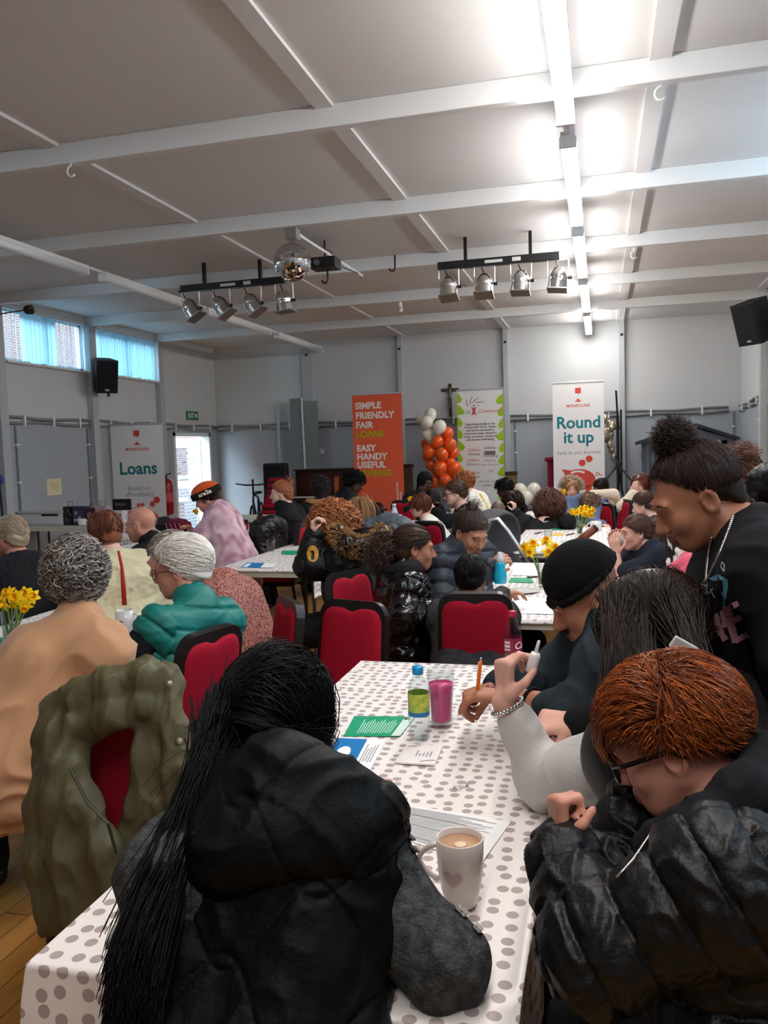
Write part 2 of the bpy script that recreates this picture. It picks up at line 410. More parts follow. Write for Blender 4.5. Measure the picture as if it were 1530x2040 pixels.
# ceiling beams, the battens between them, posts on the walls
BEAMS = [4.69 + 1.87 * k for k in range(-4, 5)]
for i, y in enumerate(BEAMS):
    struct(MB().box((XL, y, 3.42), (XR, y + 0.07, H), bev=0.006).build('trim_%d' % (i + 1), trim_paint))
BX = [-5.2, -3.38, -1.535, 0.325, 2.1]
for i, x in enumerate(BX):
    struct(MB().box((x - 0.055, YF, H - 0.022), (x + 0.055, YB, H)).build('trim_%d' % (20 + i), ceil_paint))
for i, y in enumerate([b + 0.03 for b in BEAMS if b > 0]):
    struct(MB().box((XL, y - 0.07, 0), (XL + 0.09, y + 0.07, 3.42), bev=0.006).build('trim_%d' % (30 + i), col_paint))
    struct(MB().box((XR - 0.09, y - 0.07, 0), (XR, y + 0.07, 3.42), bev=0.006).build('trim_%d' % (40 + i), col_paint))
for i, (x, w) in enumerate(((-5.16, 0.2), (-3.42, 0.09), (-1.56, 0.09), (0.35, 0.09))):
    struct(MB().box((x - w / 2, YB - 0.09, 0), (x + w / 2, YB, H), bev=0.006).build('trim_%d' % (50 + i), col_paint))
    MBo = MB().box((x - 0.02, YB - 0.1, 3.29), (x + 0.02, YB - 0.09, 3.33)); o = MBo.build('bolt_plate', mat('dark_iron', (40, 40, 42), 0.5, metal=0.6))
    tag(o, ['dark bolt plate high on the wide post nearest the left corner', 'dark bolt plate on the post above the orange banner', 'dark bolt plate on the post above the leaf-edged banner', 'dark bolt plate on the post beside the black lighting stand'][i], 'plate')
# windows (in view and added), blinds, sills
pane = pane_mat('window_glass')
blindm = bpy.data.materials.new('blind_fabric'); blindm.use_nodes = True
_nt = blindm.node_tree; _b = _nt.nodes['Principled BSDF']; _b.inputs['Base Color'].default_value = (*lin((186, 216, 222)), 1); _b.inputs['Roughness'].default_value = 0.8
_tr = _nt.nodes.new('ShaderNodeBsdfTranslucent'); _tr.inputs[0].default_value = (*lin((176, 212, 222)), 1); _mx = _nt.nodes.new('ShaderNodeMixShader'); _mx.inputs[0].default_value = 0.7
_nt.links.new(_b.outputs[0], _mx.inputs[1]); _nt.links.new(_tr.outputs[0], _mx.inputs[2]); _nt.links.new(_mx.outputs[0], _nt.nodes['Material Output'].inputs[0])
white_pvc = mat('white_pvc', (222, 226, 228), 0.45)
WALLS = [(XL, 1, w) for w in WINS] + [(XR, -1, w) for w in WR_ADDED]
for i, (wx, sg_, (y0, y1)) in enumerate(WALLS):
    w = MB()
    for a, b in (((y0, WZ0), (y1, WZ0 + 0.045)), ((y0, WZ1 - 0.045), (y1, WZ1)), ((y0, WZ0), (y0 + 0.045, WZ1)), ((y1 - 0.045, WZ0), (y1, WZ1)), (((y0 + y1) / 2 - 0.03, WZ0), ((y0 + y1) / 2 + 0.03, WZ1))):
        w.box((wx - sg_ * 0.13, a[0], a[1]), (wx - sg_ * 0.07, b[0], b[1]))
    root = struct(w.build('window_%d' % (i + 1), white_pvc))
    g = MB().box((wx - sg_ * 0.105, y0 + 0.04, WZ0 + 0.04), (wx - sg_ * 0.1, y1 - 0.04, WZ1 - 0.04)).build('pane', pane, root)
    sl = MB().box((wx - sg_ * 0.06, y0 - 0.02, WZ0 - 0.03), (wx + sg_ * 0.07, y1 + 0.02, WZ0), bev=0.005).build('sill', trim_paint, root)
    if i > 1: continue
    bl = MB(); n = 22 if i else 20
    for k in range(n):
        y = y0 + 0.05 + (y1 - y0 - 0.1) * (k + 0.5) / n
        ang = math.radians(60 if i else (-54 if k < 4 else 58 if k < 12 else -52)) + 0.1 * math.sin(k * 2.1); hw = 0.045
        c, s = math.cos(ang) * hw, math.sin(ang) * hw; xx = XL - 0.01
        wv = [(xx + c, y + s), (xx, y - 0.006), (xx - c, y - s)]
        vs = [(p[0], p[1], z) for z in (WZ0 + 0.02 + 0.012 * math.sin(k * 1.7), WZ1 - 0.02) for p in wv]
        bl.add(vs, [(0, 1, 4, 3), (1, 2, 5, 4)])
    b = bl.build('vertical_blind', blindm)
    hd = MB().box((XL - 0.035, y0 + 0.02, WZ1 - 0.03), (XL + 0.015, y1 - 0.02, WZ1 + 0.005)).build('head_rail', white_pvc, b)
    tag(b, ['pale blue vertical blind partly open on the window left of the hanging speaker', 'pale blue vertical blind drawn across the window right of the hanging speaker'][i], 'blind')
# open fire door to the yard
dr = MB()
for lo, hi in (((DY0, 0), (DY0 + 0.06, DZ)), ((DY1 - 0.06, 0), (DY1, DZ)), ((DY0, DZ - 0.06), (DY1, DZ))):
    dr.box((XL - 0.14, lo[0], lo[1]), (XL + 0.02, hi[0], hi[1]))
droot = struct(dr.build('door_1', white_pvc))
for nm, hy in (('door_leaf', DY1 - 0.07),):
    lf = MB()
    for z0, z1, x0, x1 in ((0.02, 0.2, 0.12, 0.63), (1.7, 1.87, 0.12, 0.63), (0.02, 1.87, 0, 0.12), (0.02, 1.87, 0.63, 0.75), (0.95, 1.08, 0.12, 0.63)):
        lf.box((XL - 0.16 - x1, hy - 0.025, z0), (XL - 0.16 - x0, hy + 0.025, z1))
    l = lf.build(nm, white_pvc, droot)
    MB().box((XL - 0.79, hy - 0.005, 0.2), (XL - 0.28, hy + 0.005, 1.7)).build('pane', pane, l)
# outside: yard, boundary wall, house
def bricks(name, c1, c2, mo, scale=1.0):
    m = bpy.data.materials.new(name); m.use_nodes = True; nt = m.node_tree; b = nt.nodes['Principled BSDF']; L = nt.links.new
    tc = nt.nodes.new('ShaderNodeTexCoord'); sp = nt.nodes.new('ShaderNodeSeparateXYZ'); cb = nt.nodes.new('ShaderNodeCombineXYZ'); ad = nt.nodes.new('ShaderNodeMath'); br = nt.nodes.new('ShaderNodeTexBrick')
    L(tc.outputs['Object'], sp.inputs[0]); L(sp.outputs[0], ad.inputs[0]); L(sp.outputs[1], ad.inputs[1]); L(ad.outputs[0], cb.inputs[0]); L(sp.outputs[2], cb.inputs[1]); L(cb.outputs[0], br.inputs['Vector'])
    for k, c in (('Color1', c1), ('Color2', c2), ('Mortar', mo)): br.inputs[k].default_value = (*lin(c), 1)
    br.inputs['Scale'].default_value = scale; br.inputs['Mortar Size'].default_value = 0.008; br.inputs['Brick Width'].default_value = 0.225; br.inputs['Row Height'].default_value = 0.075
    L(br.outputs[0], b.inputs['Base Color']); b.inputs['Roughness'].default_value = 0.9; return m
brick = bricks('red_brick', (88, 54, 46), (74, 44, 38), (104, 98, 92)); brick2 = bricks('grey_pink_brick', (96, 78, 76), (84, 68, 66), (116, 112, 112))
struct(MB().box((-30, -4, -0.2), (XL - 0.17, 34, -0.04)).build('ground', mat('concrete', (86, 86, 86), 0.9, bump=0.2)))
o = MB().box((XL - 2.3, 12.2, -0.04), (XL - 2.07, 20, 1.02)).build('yard_wall', brick2); struct(o)
MB().box((XL - 2.34, 12.2, 1.02), (XL - 2.03, 20, 1.1), bev=0.01).build('coping', mat('coping_stone', (116, 114, 112), 0.9), o)
o = MB().box((XL - 1.72, 14.6, -0.04), (XL - 1.2, 15.1, 0.62)).build('gate_pier', brick); tag(o, 'short red brick gate pier with stone cap outside the open door', 'pier')
MB().box((XL - 1.78, 14.54, 0.62), (XL - 1.14, 15.16, 0.7), bev=0.015).build('cap', mat('pier_cap', (140, 140, 140), 0.8), o)
o = empty('house', (XL - 9, 15, 0)); tag(o, 'brick house beyond the yard seen through the high windows', 'building')
MB().box((XL - 13, -2, 0), (XL - 9, 40, 7.2)).build('wall', brick, o, (XL - 9, 15, 0))
for k, y in enumerate((9.2, 12.4, 15.6, 19.2, 23.0, 27.0)):
    f = MB(); f.box((XL - 9.04, y, 0.8 if k % 2 else 2.6), (XL - 8.96, y + 1.5, 2.2 if k % 2 else 4.4)); fo = f.build('window', white_pvc, o, (XL - 9, 15, 0))
    MB().box((XL - 8.98, y + 0.1, 0.9 if k % 2 else 2.7), (XL - 8.95, y + 1.4, 2.1 if k % 2 else 4.3)).build('pane', mat('dark_pane', (70, 84, 96), 0.1, 0.6), fo, (XL - 9, 15, 0))
o = MB(); 
for k in range(900):
    c = np.array([XL - 4.2, 17.2, 1.25]) + np.clip(rng.randn(3), -2, 2) * (0.45, 1.3, 0.33); d = nrm(rng.randn(3)) * 0.06; e = nrm(np.cross(d, rng.randn(3))) * 0.03
    o.add([c - d, c + e, c + d, c - e], [(0, 1, 2, 3)])
tag(o.build('hedge', mat('hedge_leaf', (48, 62, 44), 0.7)), 'leafy shrub behind the yard wall outside the open door', 'shrub')
# railings on the yard wall
o = MB()
for k in range(22): o.tube([(XL - 2.18, 12.4 + k * 0.18, 1.1), (XL - 2.18, 12.4 + k * 0.18, 1.9)], 0.012, 6)
o.tube([(XL - 2.18, 12.3, 1.82), (XL - 2.18, 16.4, 1.82)], 0.014, 6); o.tube([(XL - 2.18, 12.3, 1.2), (XL - 2.18, 16.4, 1.2)], 0.014, 6)
tag(o.build('railing', mat('railing_paint', (58, 60, 64), 0.5)), 'dark iron railing standing on the yard wall', 'railing')

# cable runs: two grey pipes with white clips round the walls
pipe = mat('grey_conduit', (128, 133, 136), 0.4, 0.5); clipm = mat('clip_white', (228, 230, 230), 0.5)
def cable_run(name, a, b, label, z=2.05, nrml=(0, -1, 0), step=0.55, drop=None):
    a = np.array(a, float); b = np.array(b, float); n = np.array(nrml, float); L = np.linalg.norm(b - a); root = empty(name, a); tag(root, label, 'pipe')
    for dz in (0.03, -0.03):
        m = int(L / 0.3) + 2; pts = [a + (b - a) * i / (m - 1) + n * 0.03 + np.array([0, 0, dz + 0.012 * math.sin(i * 1.3 + dz * 40)]) for i in range(m)]
        MB().tube(pts, 0.019, 8).build('pipe', pipe, root, a, True)
    k = max(1, int(L / step))
    for i in range(k):
        p = a + (b - a) * (i + 0.5) / k; t = nrm(b - a) * 0.014
        lo = p - np.abs(t) - np.array([0, 0, 0.065]); hi = p + np.abs(t) + np.array([0, 0, 0.065]) + n * 0.055
        MB().box(np.minimum(lo, hi), np.maximum(lo, hi)).build('clip', clipm, root, a)
    return root
cable_run('cable_run', (XL, 6.75, 2.05), (XL, 8.38, 2.05), 'grey cable pipes on the left wall before the first window', nrml=(1, 0, 0))
cable_run('cable_run', (XL, 8.58, 2.05), (XL, 10.28, 2.05), 'grey cable pipes on the left wall above the yellow notice', nrml=(1, 0, 0))
cable_run('cable_run', (XL, 10.46, 2.05), (XL, 12.16, 2.05), 'grey cable pipes on the left wall behind the Loans banner', nrml=(1, 0, 0))
cable_run('cable_run', (XL, 12.34, 2.05), (XL, YB - 0.05, 2.05), 'grey cable pipes on the left wall over the open door', nrml=(1, 0, 0))
cable_run('cable_run', (XL + 0.05, YB, 2.04), (-5.27, YB, 2.04), 'grey cable pipes on the blue-lit back wall at the corner')
cable_run('cable_run', (-5.05, YB, 2.04), (-3.48, YB, 2.04), 'grey cable pipes on the back wall left of the orange banner')
cable_run('cable_run', (-3.36, YB, 2.03), (-1.62, YB, 2.03), 'grey cable pipes on the back wall behind the balloon column')
cable_run('cable_run', (-1.5, YB, 2.02), (0.29, YB, 2.02), 'grey cable pipes on the back wall behind the Round it up banner')
cable_run('cable_run', (0.41, YB, 2.02), (XR - 0.2, YB, 2.02), 'grey cable pipes on the back wall above the grey play house')
cable_run('cable_run', (XR, YB - 0.05, 2.03), (XR, 12.4, 2.1), 'grey cable pipes on the right wall near the corner', nrml=(-1, 0, 0))
def drop_pipe(p, z0, z1, label, n=(1, 0, 0)):
    p = np.array(p, float); root = empty('drop_pipe', (p[0], p[1], z0)); tag(root, label, 'pipe'); n = np.array(n, float)
    MB().tube([(p[0] + n[0] * 0.02, p[1] + n[1] * 0.02, z) for z in (z0, z1)], 0.012, 6).build('pipe', pipe, root, root.location)
    for i in range(4):
        z = z0 + (z1 - z0) * (i + 0.5) / 4; MB().box((p[0] - 0.02 + n[0] * 0.02, p[1] - 0.02 + n[1] * 0.02, z - 0.012), (p[0] + 0.02 + n[0] * 0.02, p[1] + 0.02 + n[1] * 0.02, z + 0.012)).build('clip', clipm, root, root.location)
drop_pipe((XL, 8.72, 0), 0.1, 1.98, 'thin grey pipe running down the left wall beside the first post')
drop_pipe((XL, 10.2, 0), 0.1, 1.98, 'thin grey pipe running down the left wall left of the Loans banner')
drop_pipe((-1.42, YB, 0), 0.5, 1.98, 'thin grey pipe running down the back wall right of the leaf-edged banner', (0, -1, 0))
drop_pipe((XR - 0.12, YB, 0), 0.1, 1.98, 'thin grey pipe running down in the right back corner', (0, -1, 0))
drop_pipe((XR, 12.62, 0), 0.1, 2.05, 'thin grey pipe running down the right wall below the speaker', (-1, 0, 0))
a = atY(553, 800, YB - 0.08); b = atY(562, 935, YB - 0.08)
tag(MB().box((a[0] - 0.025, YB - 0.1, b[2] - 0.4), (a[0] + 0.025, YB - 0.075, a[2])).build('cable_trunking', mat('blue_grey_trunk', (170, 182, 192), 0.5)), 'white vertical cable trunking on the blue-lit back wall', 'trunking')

# low stage along the back wall
struct(MB().box((-4.6, 12.25, 0), (XR - 0.1, YB - 0.1, 0.45), bev=0.01).build('floor_stage', mat('stage_carpet', (70, 72, 78), 0.9)))

# strip lights
tube_em = bpy.data.materials.new('lit_tube'); tube_em.use_nodes = True
_e = tube_em.node_tree; _e.nodes.clear(); _o = _e.nodes.new('ShaderNodeOutputMaterial'); _em = _e.nodes.new('ShaderNodeEmission'); _em.inputs[0].default_value = (1.0, 0.965, 0.93, 1); _em.inputs[1].default_value = TUBE_POWER
_e.links.new(_em.outputs[0], _o.inputs[0])
unlit = mat('unlit_diffuser', (226, 228, 230), 0.35, 0.4); housing = mat('lamp_housing', (222, 223, 224), 0.5)
SEG = [(-1.7, 0.2), (0.65, 2.55), (3.0, 4.9), (5.23, 7.14), (7.43, 9.33), (9.68, 11.73), (12.05, 14.1)]
for row, x, lit in (('right', -0.172, True), ('left', -4.85, False)):
    for i, (y0, y1) in enumerate(SEG):
        r = empty('strip_light', (x, (y0 + y1) / 2, 3.36))
        if lit: lab = ['lit strip light over the room behind the camera', 'lit strip light overhead just out of view', 'lit strip light at the top of the view, nearest of the lit row', 'second lit strip light of the right row', 'third lit strip light of the right row', 'fourth lit strip light of the right row', 'lit strip light nearest the back wall'][i]
        else: lab = ['unlit strip light far back on the left row', 'unlit strip light left of the camera', 'unlit strip light above the left tables', 'unlit strip light nearest along the left edge', 'unlit strip light between the left edge and the left lighting bar', 'unlit strip light behind the left lighting bar', 'unlit strip light ending at the wide back wall post'][i]
        tag(r, lab, 'light', 'strip lights of the %s row' % row)
        MB().box((x - 0.045, y0, 3.385), (x + 0.045, y1, 3.42), bev=0.004).build('housing', housing, r, r.location)
        prof = [(x + 0.05 * math.sin(q) , 3.385 - 0.055 * math.cos(q)) for q in np.linspace(-math.pi / 2, math.pi / 2, 9)]
        dmb = MB(); dmb.prism([(px_, pz_) for px_, pz_ in prof], y0 + 0.03, y1 - 0.03)
        dmb.build('diffuser', tube_em if lit else unlit, r, r.location, True)
        for yy in (y0, y1 - 0.03): MB().box((x - 0.052, yy, 3.325), (x + 0.052, yy + 0.03, 3.39), bev=0.006).build('end_cap', housing, r, r.location)
    o = MB()
    for (ya, yb) in zip([q[1] for q in SEG[:-1]], [q[0] for q in SEG[1:]]): o.box((x - 0.02, ya + 0.004, 3.40), (x + 0.02, yb - 0.004, 3.42))
    o = o.build('cable_tray', housing); tag(o, 'narrow cable tray joining the %s strip lights' % ('lit' if lit else 'unlit'), 'tray')

# ================================================================== FURNITURE
red_fab = mat('red_upholstery', (158, 22, 44), 0.85, 0.15, bump=0.25, bscale=220, sheen=0.3)
black_metal = mat('black_metal', (20, 19, 20), 0.4, 0.5); grey_leg = mat('grey_steel', (92, 94, 96), 0.4, 0.5, metal=0.6)
plastic_top = mat('pale_plastic', (206, 204, 192), 0.55, 0.3)
def polka():
    m = bpy.data.materials.new('polka_cloth'); m.use_nodes = True; nt = m.node_tree; b = nt.nodes['Principled BSDF']; L = nt.links.new
    uv = nt.nodes.new('ShaderNodeUVMap'); vo = nt.nodes.new('ShaderNodeTexVoronoi'); vo.voronoi_dimensions = '2D'; vo.inputs['Scale'].default_value = 27; vo.inputs['Randomness'].default_value = 0.42
    lt = nt.nodes.new('ShaderNodeMath'); lt.operation = 'LESS_THAN'; lt.inputs[1].default_value = 0.29
    mx = nt.nodes.new('ShaderNodeMix'); mx.data_type = 'RGBA'; mx.inputs[6].default_value = (*lin((240, 234, 230)), 1); mx.inputs[7].default_value = (*lin((176, 160, 158)), 1)
    L(uv.outputs[0], vo.inputs['Vector']); L(vo.outputs['Distance'], lt.inputs[0]); L(lt.outputs[0], mx.inputs[0]); L(mx.outputs[2], b.inputs['Base Color'])
    b.inputs['Roughness'].default_value = 0.45; b.inputs['Specular IOR Level'].default_value = 0.3
    n = nt.nodes.new('ShaderNodeTexNoise'); n.inputs['Scale'].default_value = 9; bp = nt.nodes.new('ShaderNodeBump'); bp.inputs['Strength'].default_value = 0.12; L(uv.outputs[0], n.inputs['Vector']); L(n.outputs[0], bp.inputs['Height']); L(bp.outputs[0], b.inputs['Normal'])
    return m
POLKA = polka()
TZ = 0.74                                               # table top height
def table(cx, cy, label, lx=0.73, ly=1.83, rz=0.0):
    r = empty('folding_table', (cx, cy, 0), rz); tag(r, label, 'table')
    MB().prism(rrect(-lx / 2, -ly / 2, lx / 2, ly / 2, 0.04), 0, 0.045).build('tabletop', plastic_top, r)
    r.children[-1].matrix_local = Matrix(((1, 0, 0, 0), (0, 0, -1, 0), (0, 1, 0, 0), (0, 0, 0, 1))).inverted() @ Matrix.Identity(4)
    t = r.children[-1]; me = t.data; t.matrix_local = Matrix.Identity(4)
    for v in me.vertices: v.co = (v.co.x, v.co.z, TZ - v.co.y)
    me.flip_normals()
    for sx in (-1, 1):
        for sy in (-1, 1):
            x, y = sx * (lx / 2 - 0.09), sy * (ly / 2 - 0.25)
            MB().tube([(x, y, TZ - 0.05), (x, y, 0)], 0.014, 8).build('leg', grey_leg, r)
    for sy in (-1, 1):
        y = sy * (ly / 2 - 0.25); MB().tube([(-lx / 2 + 0.09, y, 0.12), (lx / 2 - 0.09, y, 0.12)], 0.011, 8).build('crossbar', grey_leg, r)
    return r
def cloth(x0, x1, y0, y1, drops, label, uvo=(0, 0), rz=0, c=None, z=TZ + 0.004):
    """drops: left, right, near, far hang; the cloth drapes over the edge with soft folds"""
    dl, dr_, dn, df = drops; e = 0.012; st = 0.03
    us = np.arange(x0 - dl, x1 + dr_ + 1e-6, st); us = np.unique(np.concatenate([us, [x0 - e, x0, x1, x1 + e, x1 + dr_]])); us = us[(us >= x0 - dl - 1e-6) & (us <= x1 + dr_ + 1e-6)]
    vs_ = np.arange(y0 - dn, y1 + df + 1e-6, st); vs_ = np.unique(np.concatenate([vs_, [y0 - e, y0, y1, y1 + e, y1 + df]])); vs_ = vs_[(vs_ >= y0 - dn - 1e-6) & (vs_ <= y1 + df + 1e-6)]
    V = []; UV = []
    for v in vs_:
        for u in us:
            ox = max(x0 - u, 0) if u < x0 else max(u - x1, 0); oy = max(y0 - v, 0) if v < y0 else max(v - y1, 0)
            x = min(max(u, x0), x1); y = min(max(v, y0), y1); sx = -1 if u < x0 else 1; sy = -1 if v < y0 else 1
            d = max(ox, oy); hang = max(d - e, 0)
            fx = 0.012 * math.sin(v * 17 + uvo[0]) * min(1, hang / 0.1) if ox > 0 else 0; fy = 0.014 * math.sin(u * 15 + uvo[1]) * min(1, hang / 0.1) if oy > 0 else 0
            if ox > 0: x += sx * (min(ox, e) + fx + (0.04 * min(ox, oy) if oy > 0 else 0))
            if oy > 0: y += sy * (min(oy, e) + fy + (0.04 * min(ox, oy) if ox > 0 else 0))
            zz = z - hang + 0.0012 * math.sin(u * 23 + v * 11) * (d == 0)
            V.append((x, y, zz)); UV.append((u + uvo[0], v + uvo[1]))
    n = len(us); F = [(j * n + i, j * n + i + 1, (j + 1) * n + i + 1, (j + 1) * n + i) for j in range(len(vs_) - 1) for i in range(n - 1)]
    mb = MB(); mb.v = V; mb.f = F; mb.mi = [0] * len(F); mb.uv = UV
    o = mb.build('tablecloth', POLKA, None, ((x0 + x1) / 2, (y0 + y1) / 2, z), True); 
    return tag(o, label, 'tablecloth', None)
def tbl(x0, x1, y0, y1, nm, drops, clo=True):
    table((x0 + x1) / 2, (y0 + y1) / 2, 'folding table %s' % nm, x1 - x0, y1 - y0)
    if clo: cloth(x0, x1, y0, y1, drops, 'white cloth with grey dots on the table %s' % nm, (x0 * 3.1, y0 * 1.7))
tbl(-0.87, -0.13, 1.05, 2.89, 'in the foreground with the latte mug', (0.22, 0.2, 0.17, 0.1))
tbl(-0.62, 0.11, 3.72, 5.53, 'behind the beanie man with a daffodil vase', (0.18, 0.18, 0.03, 0.1))
tbl(-0.68, 0.07, 6.15, 7.96, 'farthest along the right row', (0.15, 0.15, 0.03, 0.1))
tbl(-2.6, -1.87, 5.12, 6.92, 'beside the fur-trimmed parka', (0.03, 0.2, 0.02, 0.1))
tbl(-2.8, -2.06, 1.85, 3.70, 'in front of the person with grey curls', (0.2, 0.2, 0.1, 0.05))
tbl(-4.2, -3.46, 5.05, 6.88, 'in front of the orange-capped person', (0.15, 0.15, 0.1, 0.1))
tbl(-2.6, -1.45, 7.95, 8.85, 'holding the tall white bottle', (0.12, 0.12, 0.2, 0.1))
tbl(-4.68, -3.85, 9.35, 10.0, 'small and bare near the bicycle', (0, 0, 0, 0), False)
tbl(-0.85, 0.1, 9.35, 9.98, 'in front of the fur headband', (0.1, 0.1, 0.1, 0.1))
tbl(-4.9, -4.1, 7.25, 8.2, 'carrying the maroon and black bag', (0.1, 0.1, 0.1, 0.1))

def make_chair():
    r = empty('banquet_chair', (0, 0, 0))
    MB().box((-0.2, -0.2, 0.43), (0.2, 0.22, 0.49), bev=0.025).build('seat', red_fab, r, None, True)
    MB().box((-0.195, -0.195, 0.395), (0.195, 0.21, 0.43), bev=0.006).build('seat_frame', black_metal, r)
    tilt = np.eye(4); a = math.radians(9); tilt[:3, :3] = [[1, 0, 0], [0, math.cos(a), -math.sin(a)], [0, math.sin(a), math.cos(a)]]; tilt[:3, 3] = (0, -0.185, 0.45)
    out = [(-0.195, 0.0), (0.195, 0.0)] + [(0.185 - 0.075 + 0.075 * math.cos(q), 0.405 + 0.075 * math.sin(q)) for q in np.linspace(0, math.pi / 2, 6)] + [(-0.185 + 0.075 - 0.075 * math.sin(q), 0.405 + 0.075 * math.cos(q)) for q in np.linspace(0, math.pi / 2, 6)]
    MB().prism(out, -0.019, 0.019, M=tilt).build('back_frame', black_metal, r)
    pad = [(-0.183, 0.03), (0.183, 0.03), (0.173, 0.40)] + [(x, 0.452 - 0.016 * math.cos(x / 0.06 * math.pi / 2) ** 2 * (abs(x) < 0.06) - max(0, abs(x) - 0.11) ** 2 * 9) for x in np.linspace(0.155, -0.155, 13)] + [(-0.173, 0.40)]
    MB().pad(pad, -0.024, 0.024, 0.012, M=tilt).build('backrest', red_fab, r, None, True)
    for sx in (-1, 1):
        MB().tube([(sx * 0.18, 0.19, 0.42), (sx * 0.195, 0.22, 0)], [0.014, 0.011], 8).build('leg', black_metal, r)
        MB().tube([(sx * 0.185, -0.18, 0.45), (sx * 0.195, -0.25, 0)], [0.014, 0.011], 8).build('leg', black_metal, r)
    return r
_chair = make_chair()
for _o in [_chair] + list(_chair.children):
    if _o.type == 'MESH':
        for _v in _o.data.vertices: _v.co.x *= 0.86; _v.co.y *= 0.93; _used = [False]
def chair(x, y, deg, label, group=None):
    """deg: the way the sitter faces, 0 = away from the camera, 90 = to the right"""
    o = _chair if not _used[0] else copy_tree(_chair); _used[0] = True
    o.location = (float(x), float(y), 0); o.rotation_euler = (0, 0, -math.radians(deg)); tag(o, label, 'chair', 'red banquet chairs'); return o
def chair_top(px, py, d, deg, label):
    """a chair whose backrest top stands on this point of the room"""
    p = atD(px, py, d); a = math.radians(deg); f = np.array([math.sin(a), math.cos(a)]); return chair(p[0] + f[0] * 0.26, p[1] + f[1] * 0.26, deg, label)
chair_top(712, 1206, 3.36, 196, 'empty red chair at the far left corner of the foreground table')
chair_top(946, 1190, 3.42, -6, 'red chair holding the dark-haired boy, beside the pink drink bottle')
chair_top(588, 1195, 3.42, 232, 'red chair standing alone right of the pink-brown patterned top')
chair_top(686, 1140, 4.2, 115, 'red chair seen almost edge-on behind the girl in the glossy coat')
chair_top(428, 1250, 2.86, 284, 'red chair behind the person in the teal gilet')
chair_top(212, 1402, 2.03, -38, 'red chair with an olive coat hung over its back')
chair_top(848, 1028, 6.9, 20, 'red chair in front of the white table with the white bottle')
chair_top(605, 1012, 7.1, 262, 'red chair behind the person in the black hooded coat')
chair_top(522, 1008, 8.6, 250, 'red chair in front of the small bare table by the bicycle')
chair_top(487, 1030, 7.6, 262, 'red chair just behind the tie-dye shirt')
chair_top(805, 985, 9.9, 180, 'dark red chair behind the white bottle')
chair_top(738, 985, 9.6, 330, 'dark red chair at the foot of the orange banner, left side')
chair_top(1191, 1017, 8.4, 20, 'red chair under the blue-grey sweatshirt child')
chair_top(1252, 990, 8.8, 250, 'red chair behind the smiling person in cream fleece')
chair_top(1373, 1128, 3.6, 285, 'red chair behind the person in pink')

# stack of chairs by the piano
for k in range(4):
    chair(-4.98, 11.85 + 0.05 * k, 170, 'red chair in the stack between the bicycle and the piano, %s' % ['lowest', 'second from the bottom', 'third from the bottom', 'topmost'][k]).location.z = 0.085 * k
chr_dark = mat('charcoal_plastic', (32, 36, 44), 0.5)

# ================================================================== BANNERS
white_print = mat('banner_white', (236, 235, 236), 0.5, 0.3); alu = mat('aluminium', (200, 202, 204), 0.35, metal=0.7)
coral = mat('print_coral', (214, 78, 66), 0.5); orange_print = mat('banner_orange', (238, 100, 66), 0.5, 0.3); teal_ink = mat('print_teal', (30, 128, 138), 0.5)
grey_ink = mat('print_grey', (150, 150, 154), 0.5); lime_ink = mat('print_olive', (184, 178, 30), 0.5); white_ink = mat('print_white', (246, 238, 232), 0.5); dark_ink = mat('print_dark', (60, 60, 62), 0.5)
leaf_ink = mat('print_leaf_green', (150, 196, 28), 0.5); red_ink = mat('print_red', (196, 92, 92), 0.5)
def banner(name, centre, z0, w, h, yaw, label, pm):
    r = empty(name, (centre[0], centre[1], z0), -math.radians(yaw)); tag(r, label, 'banner')
    MB().box((-w / 2, -0.002, 0.06), (w / 2, 0.002, h - 0.02)).build('printed_sheet', pm, r)
    MB().box((-w / 2 - 0.01, -0.012, h - 0.025), (w / 2 + 0.01, 0.012, h), bev=0.004).build('top_rail', alu, r)
    MB().box((-w / 2 - 0.02, -0.06, 0), (w / 2 + 0.02, 0.07, 0.08), bev=0.015).build('base', alu, r)
    MB().tube([(0, 0.03, 0.06), (0, 0.015, h - 0.02)], 0.008, 6).build('support_pole', alu, r)
    return r
def put_text(parent, txt, x, z, size, m, align='CENTER', bold=0.0, name='lettering', shear=0, rot=0, spacing=1.0, y=-0.0045):
    v, f = text_geo(txt, size, align, bold, shear, spacing)
    if not len(v): return
    if rot: c, s = math.cos(rot), math.sin(rot); v = np.stack([v[:, 0] * c - v[:, 1] * s, v[:, 0] * s + v[:, 1] * c, v[:, 2]], 1)
    mb = MB(); mb.add([(x + p[0], y, z + p[1]) for p in v], f); return mb.build(name, m, parent)
def shapes(parent, name, polys, m, y=-0.004):
    mb = MB()
    for p in polys: mb.add([(x, y, z) for x, z in p], [list(range(len(p)))])
    return mb.build(name, m, parent)
def arcband(cx, cz, r0, r1, a0, a1, n=20):
    q = np.linspace(math.radians(a0), math.radians(a1), n); return [(cx + r1 * math.cos(a), cz + r1 * math.sin(a)) for a in q] + [(cx + r0 * math.cos(a), cz + r0 * math.sin(a)) for a in q[::-1]]
def moneyline(r, h):
    shapes(r, 'logo', [[(-0.045, h - 0.1), (0.045, h - 0.1), (0.045, h - 0.185), (0.012, h - 0.185), (0, h - 0.205), (-0.012, h - 0.185), (-0.045, h - 0.185)],
                       [(-0.045, h - 0.315), (0.045, h - 0.315), (0.045, h - 0.302), (0.016, h - 0.295), (0.022, h - 0.272), (-0.022, h - 0.272), (-0.016, h - 0.295), (-0.045, h - 0.302)]], coral)
    put_text(r, 'MONEYLINE', 0, h - 0.395, 0.058, coral, bold=0.0012, spacing=1.15)
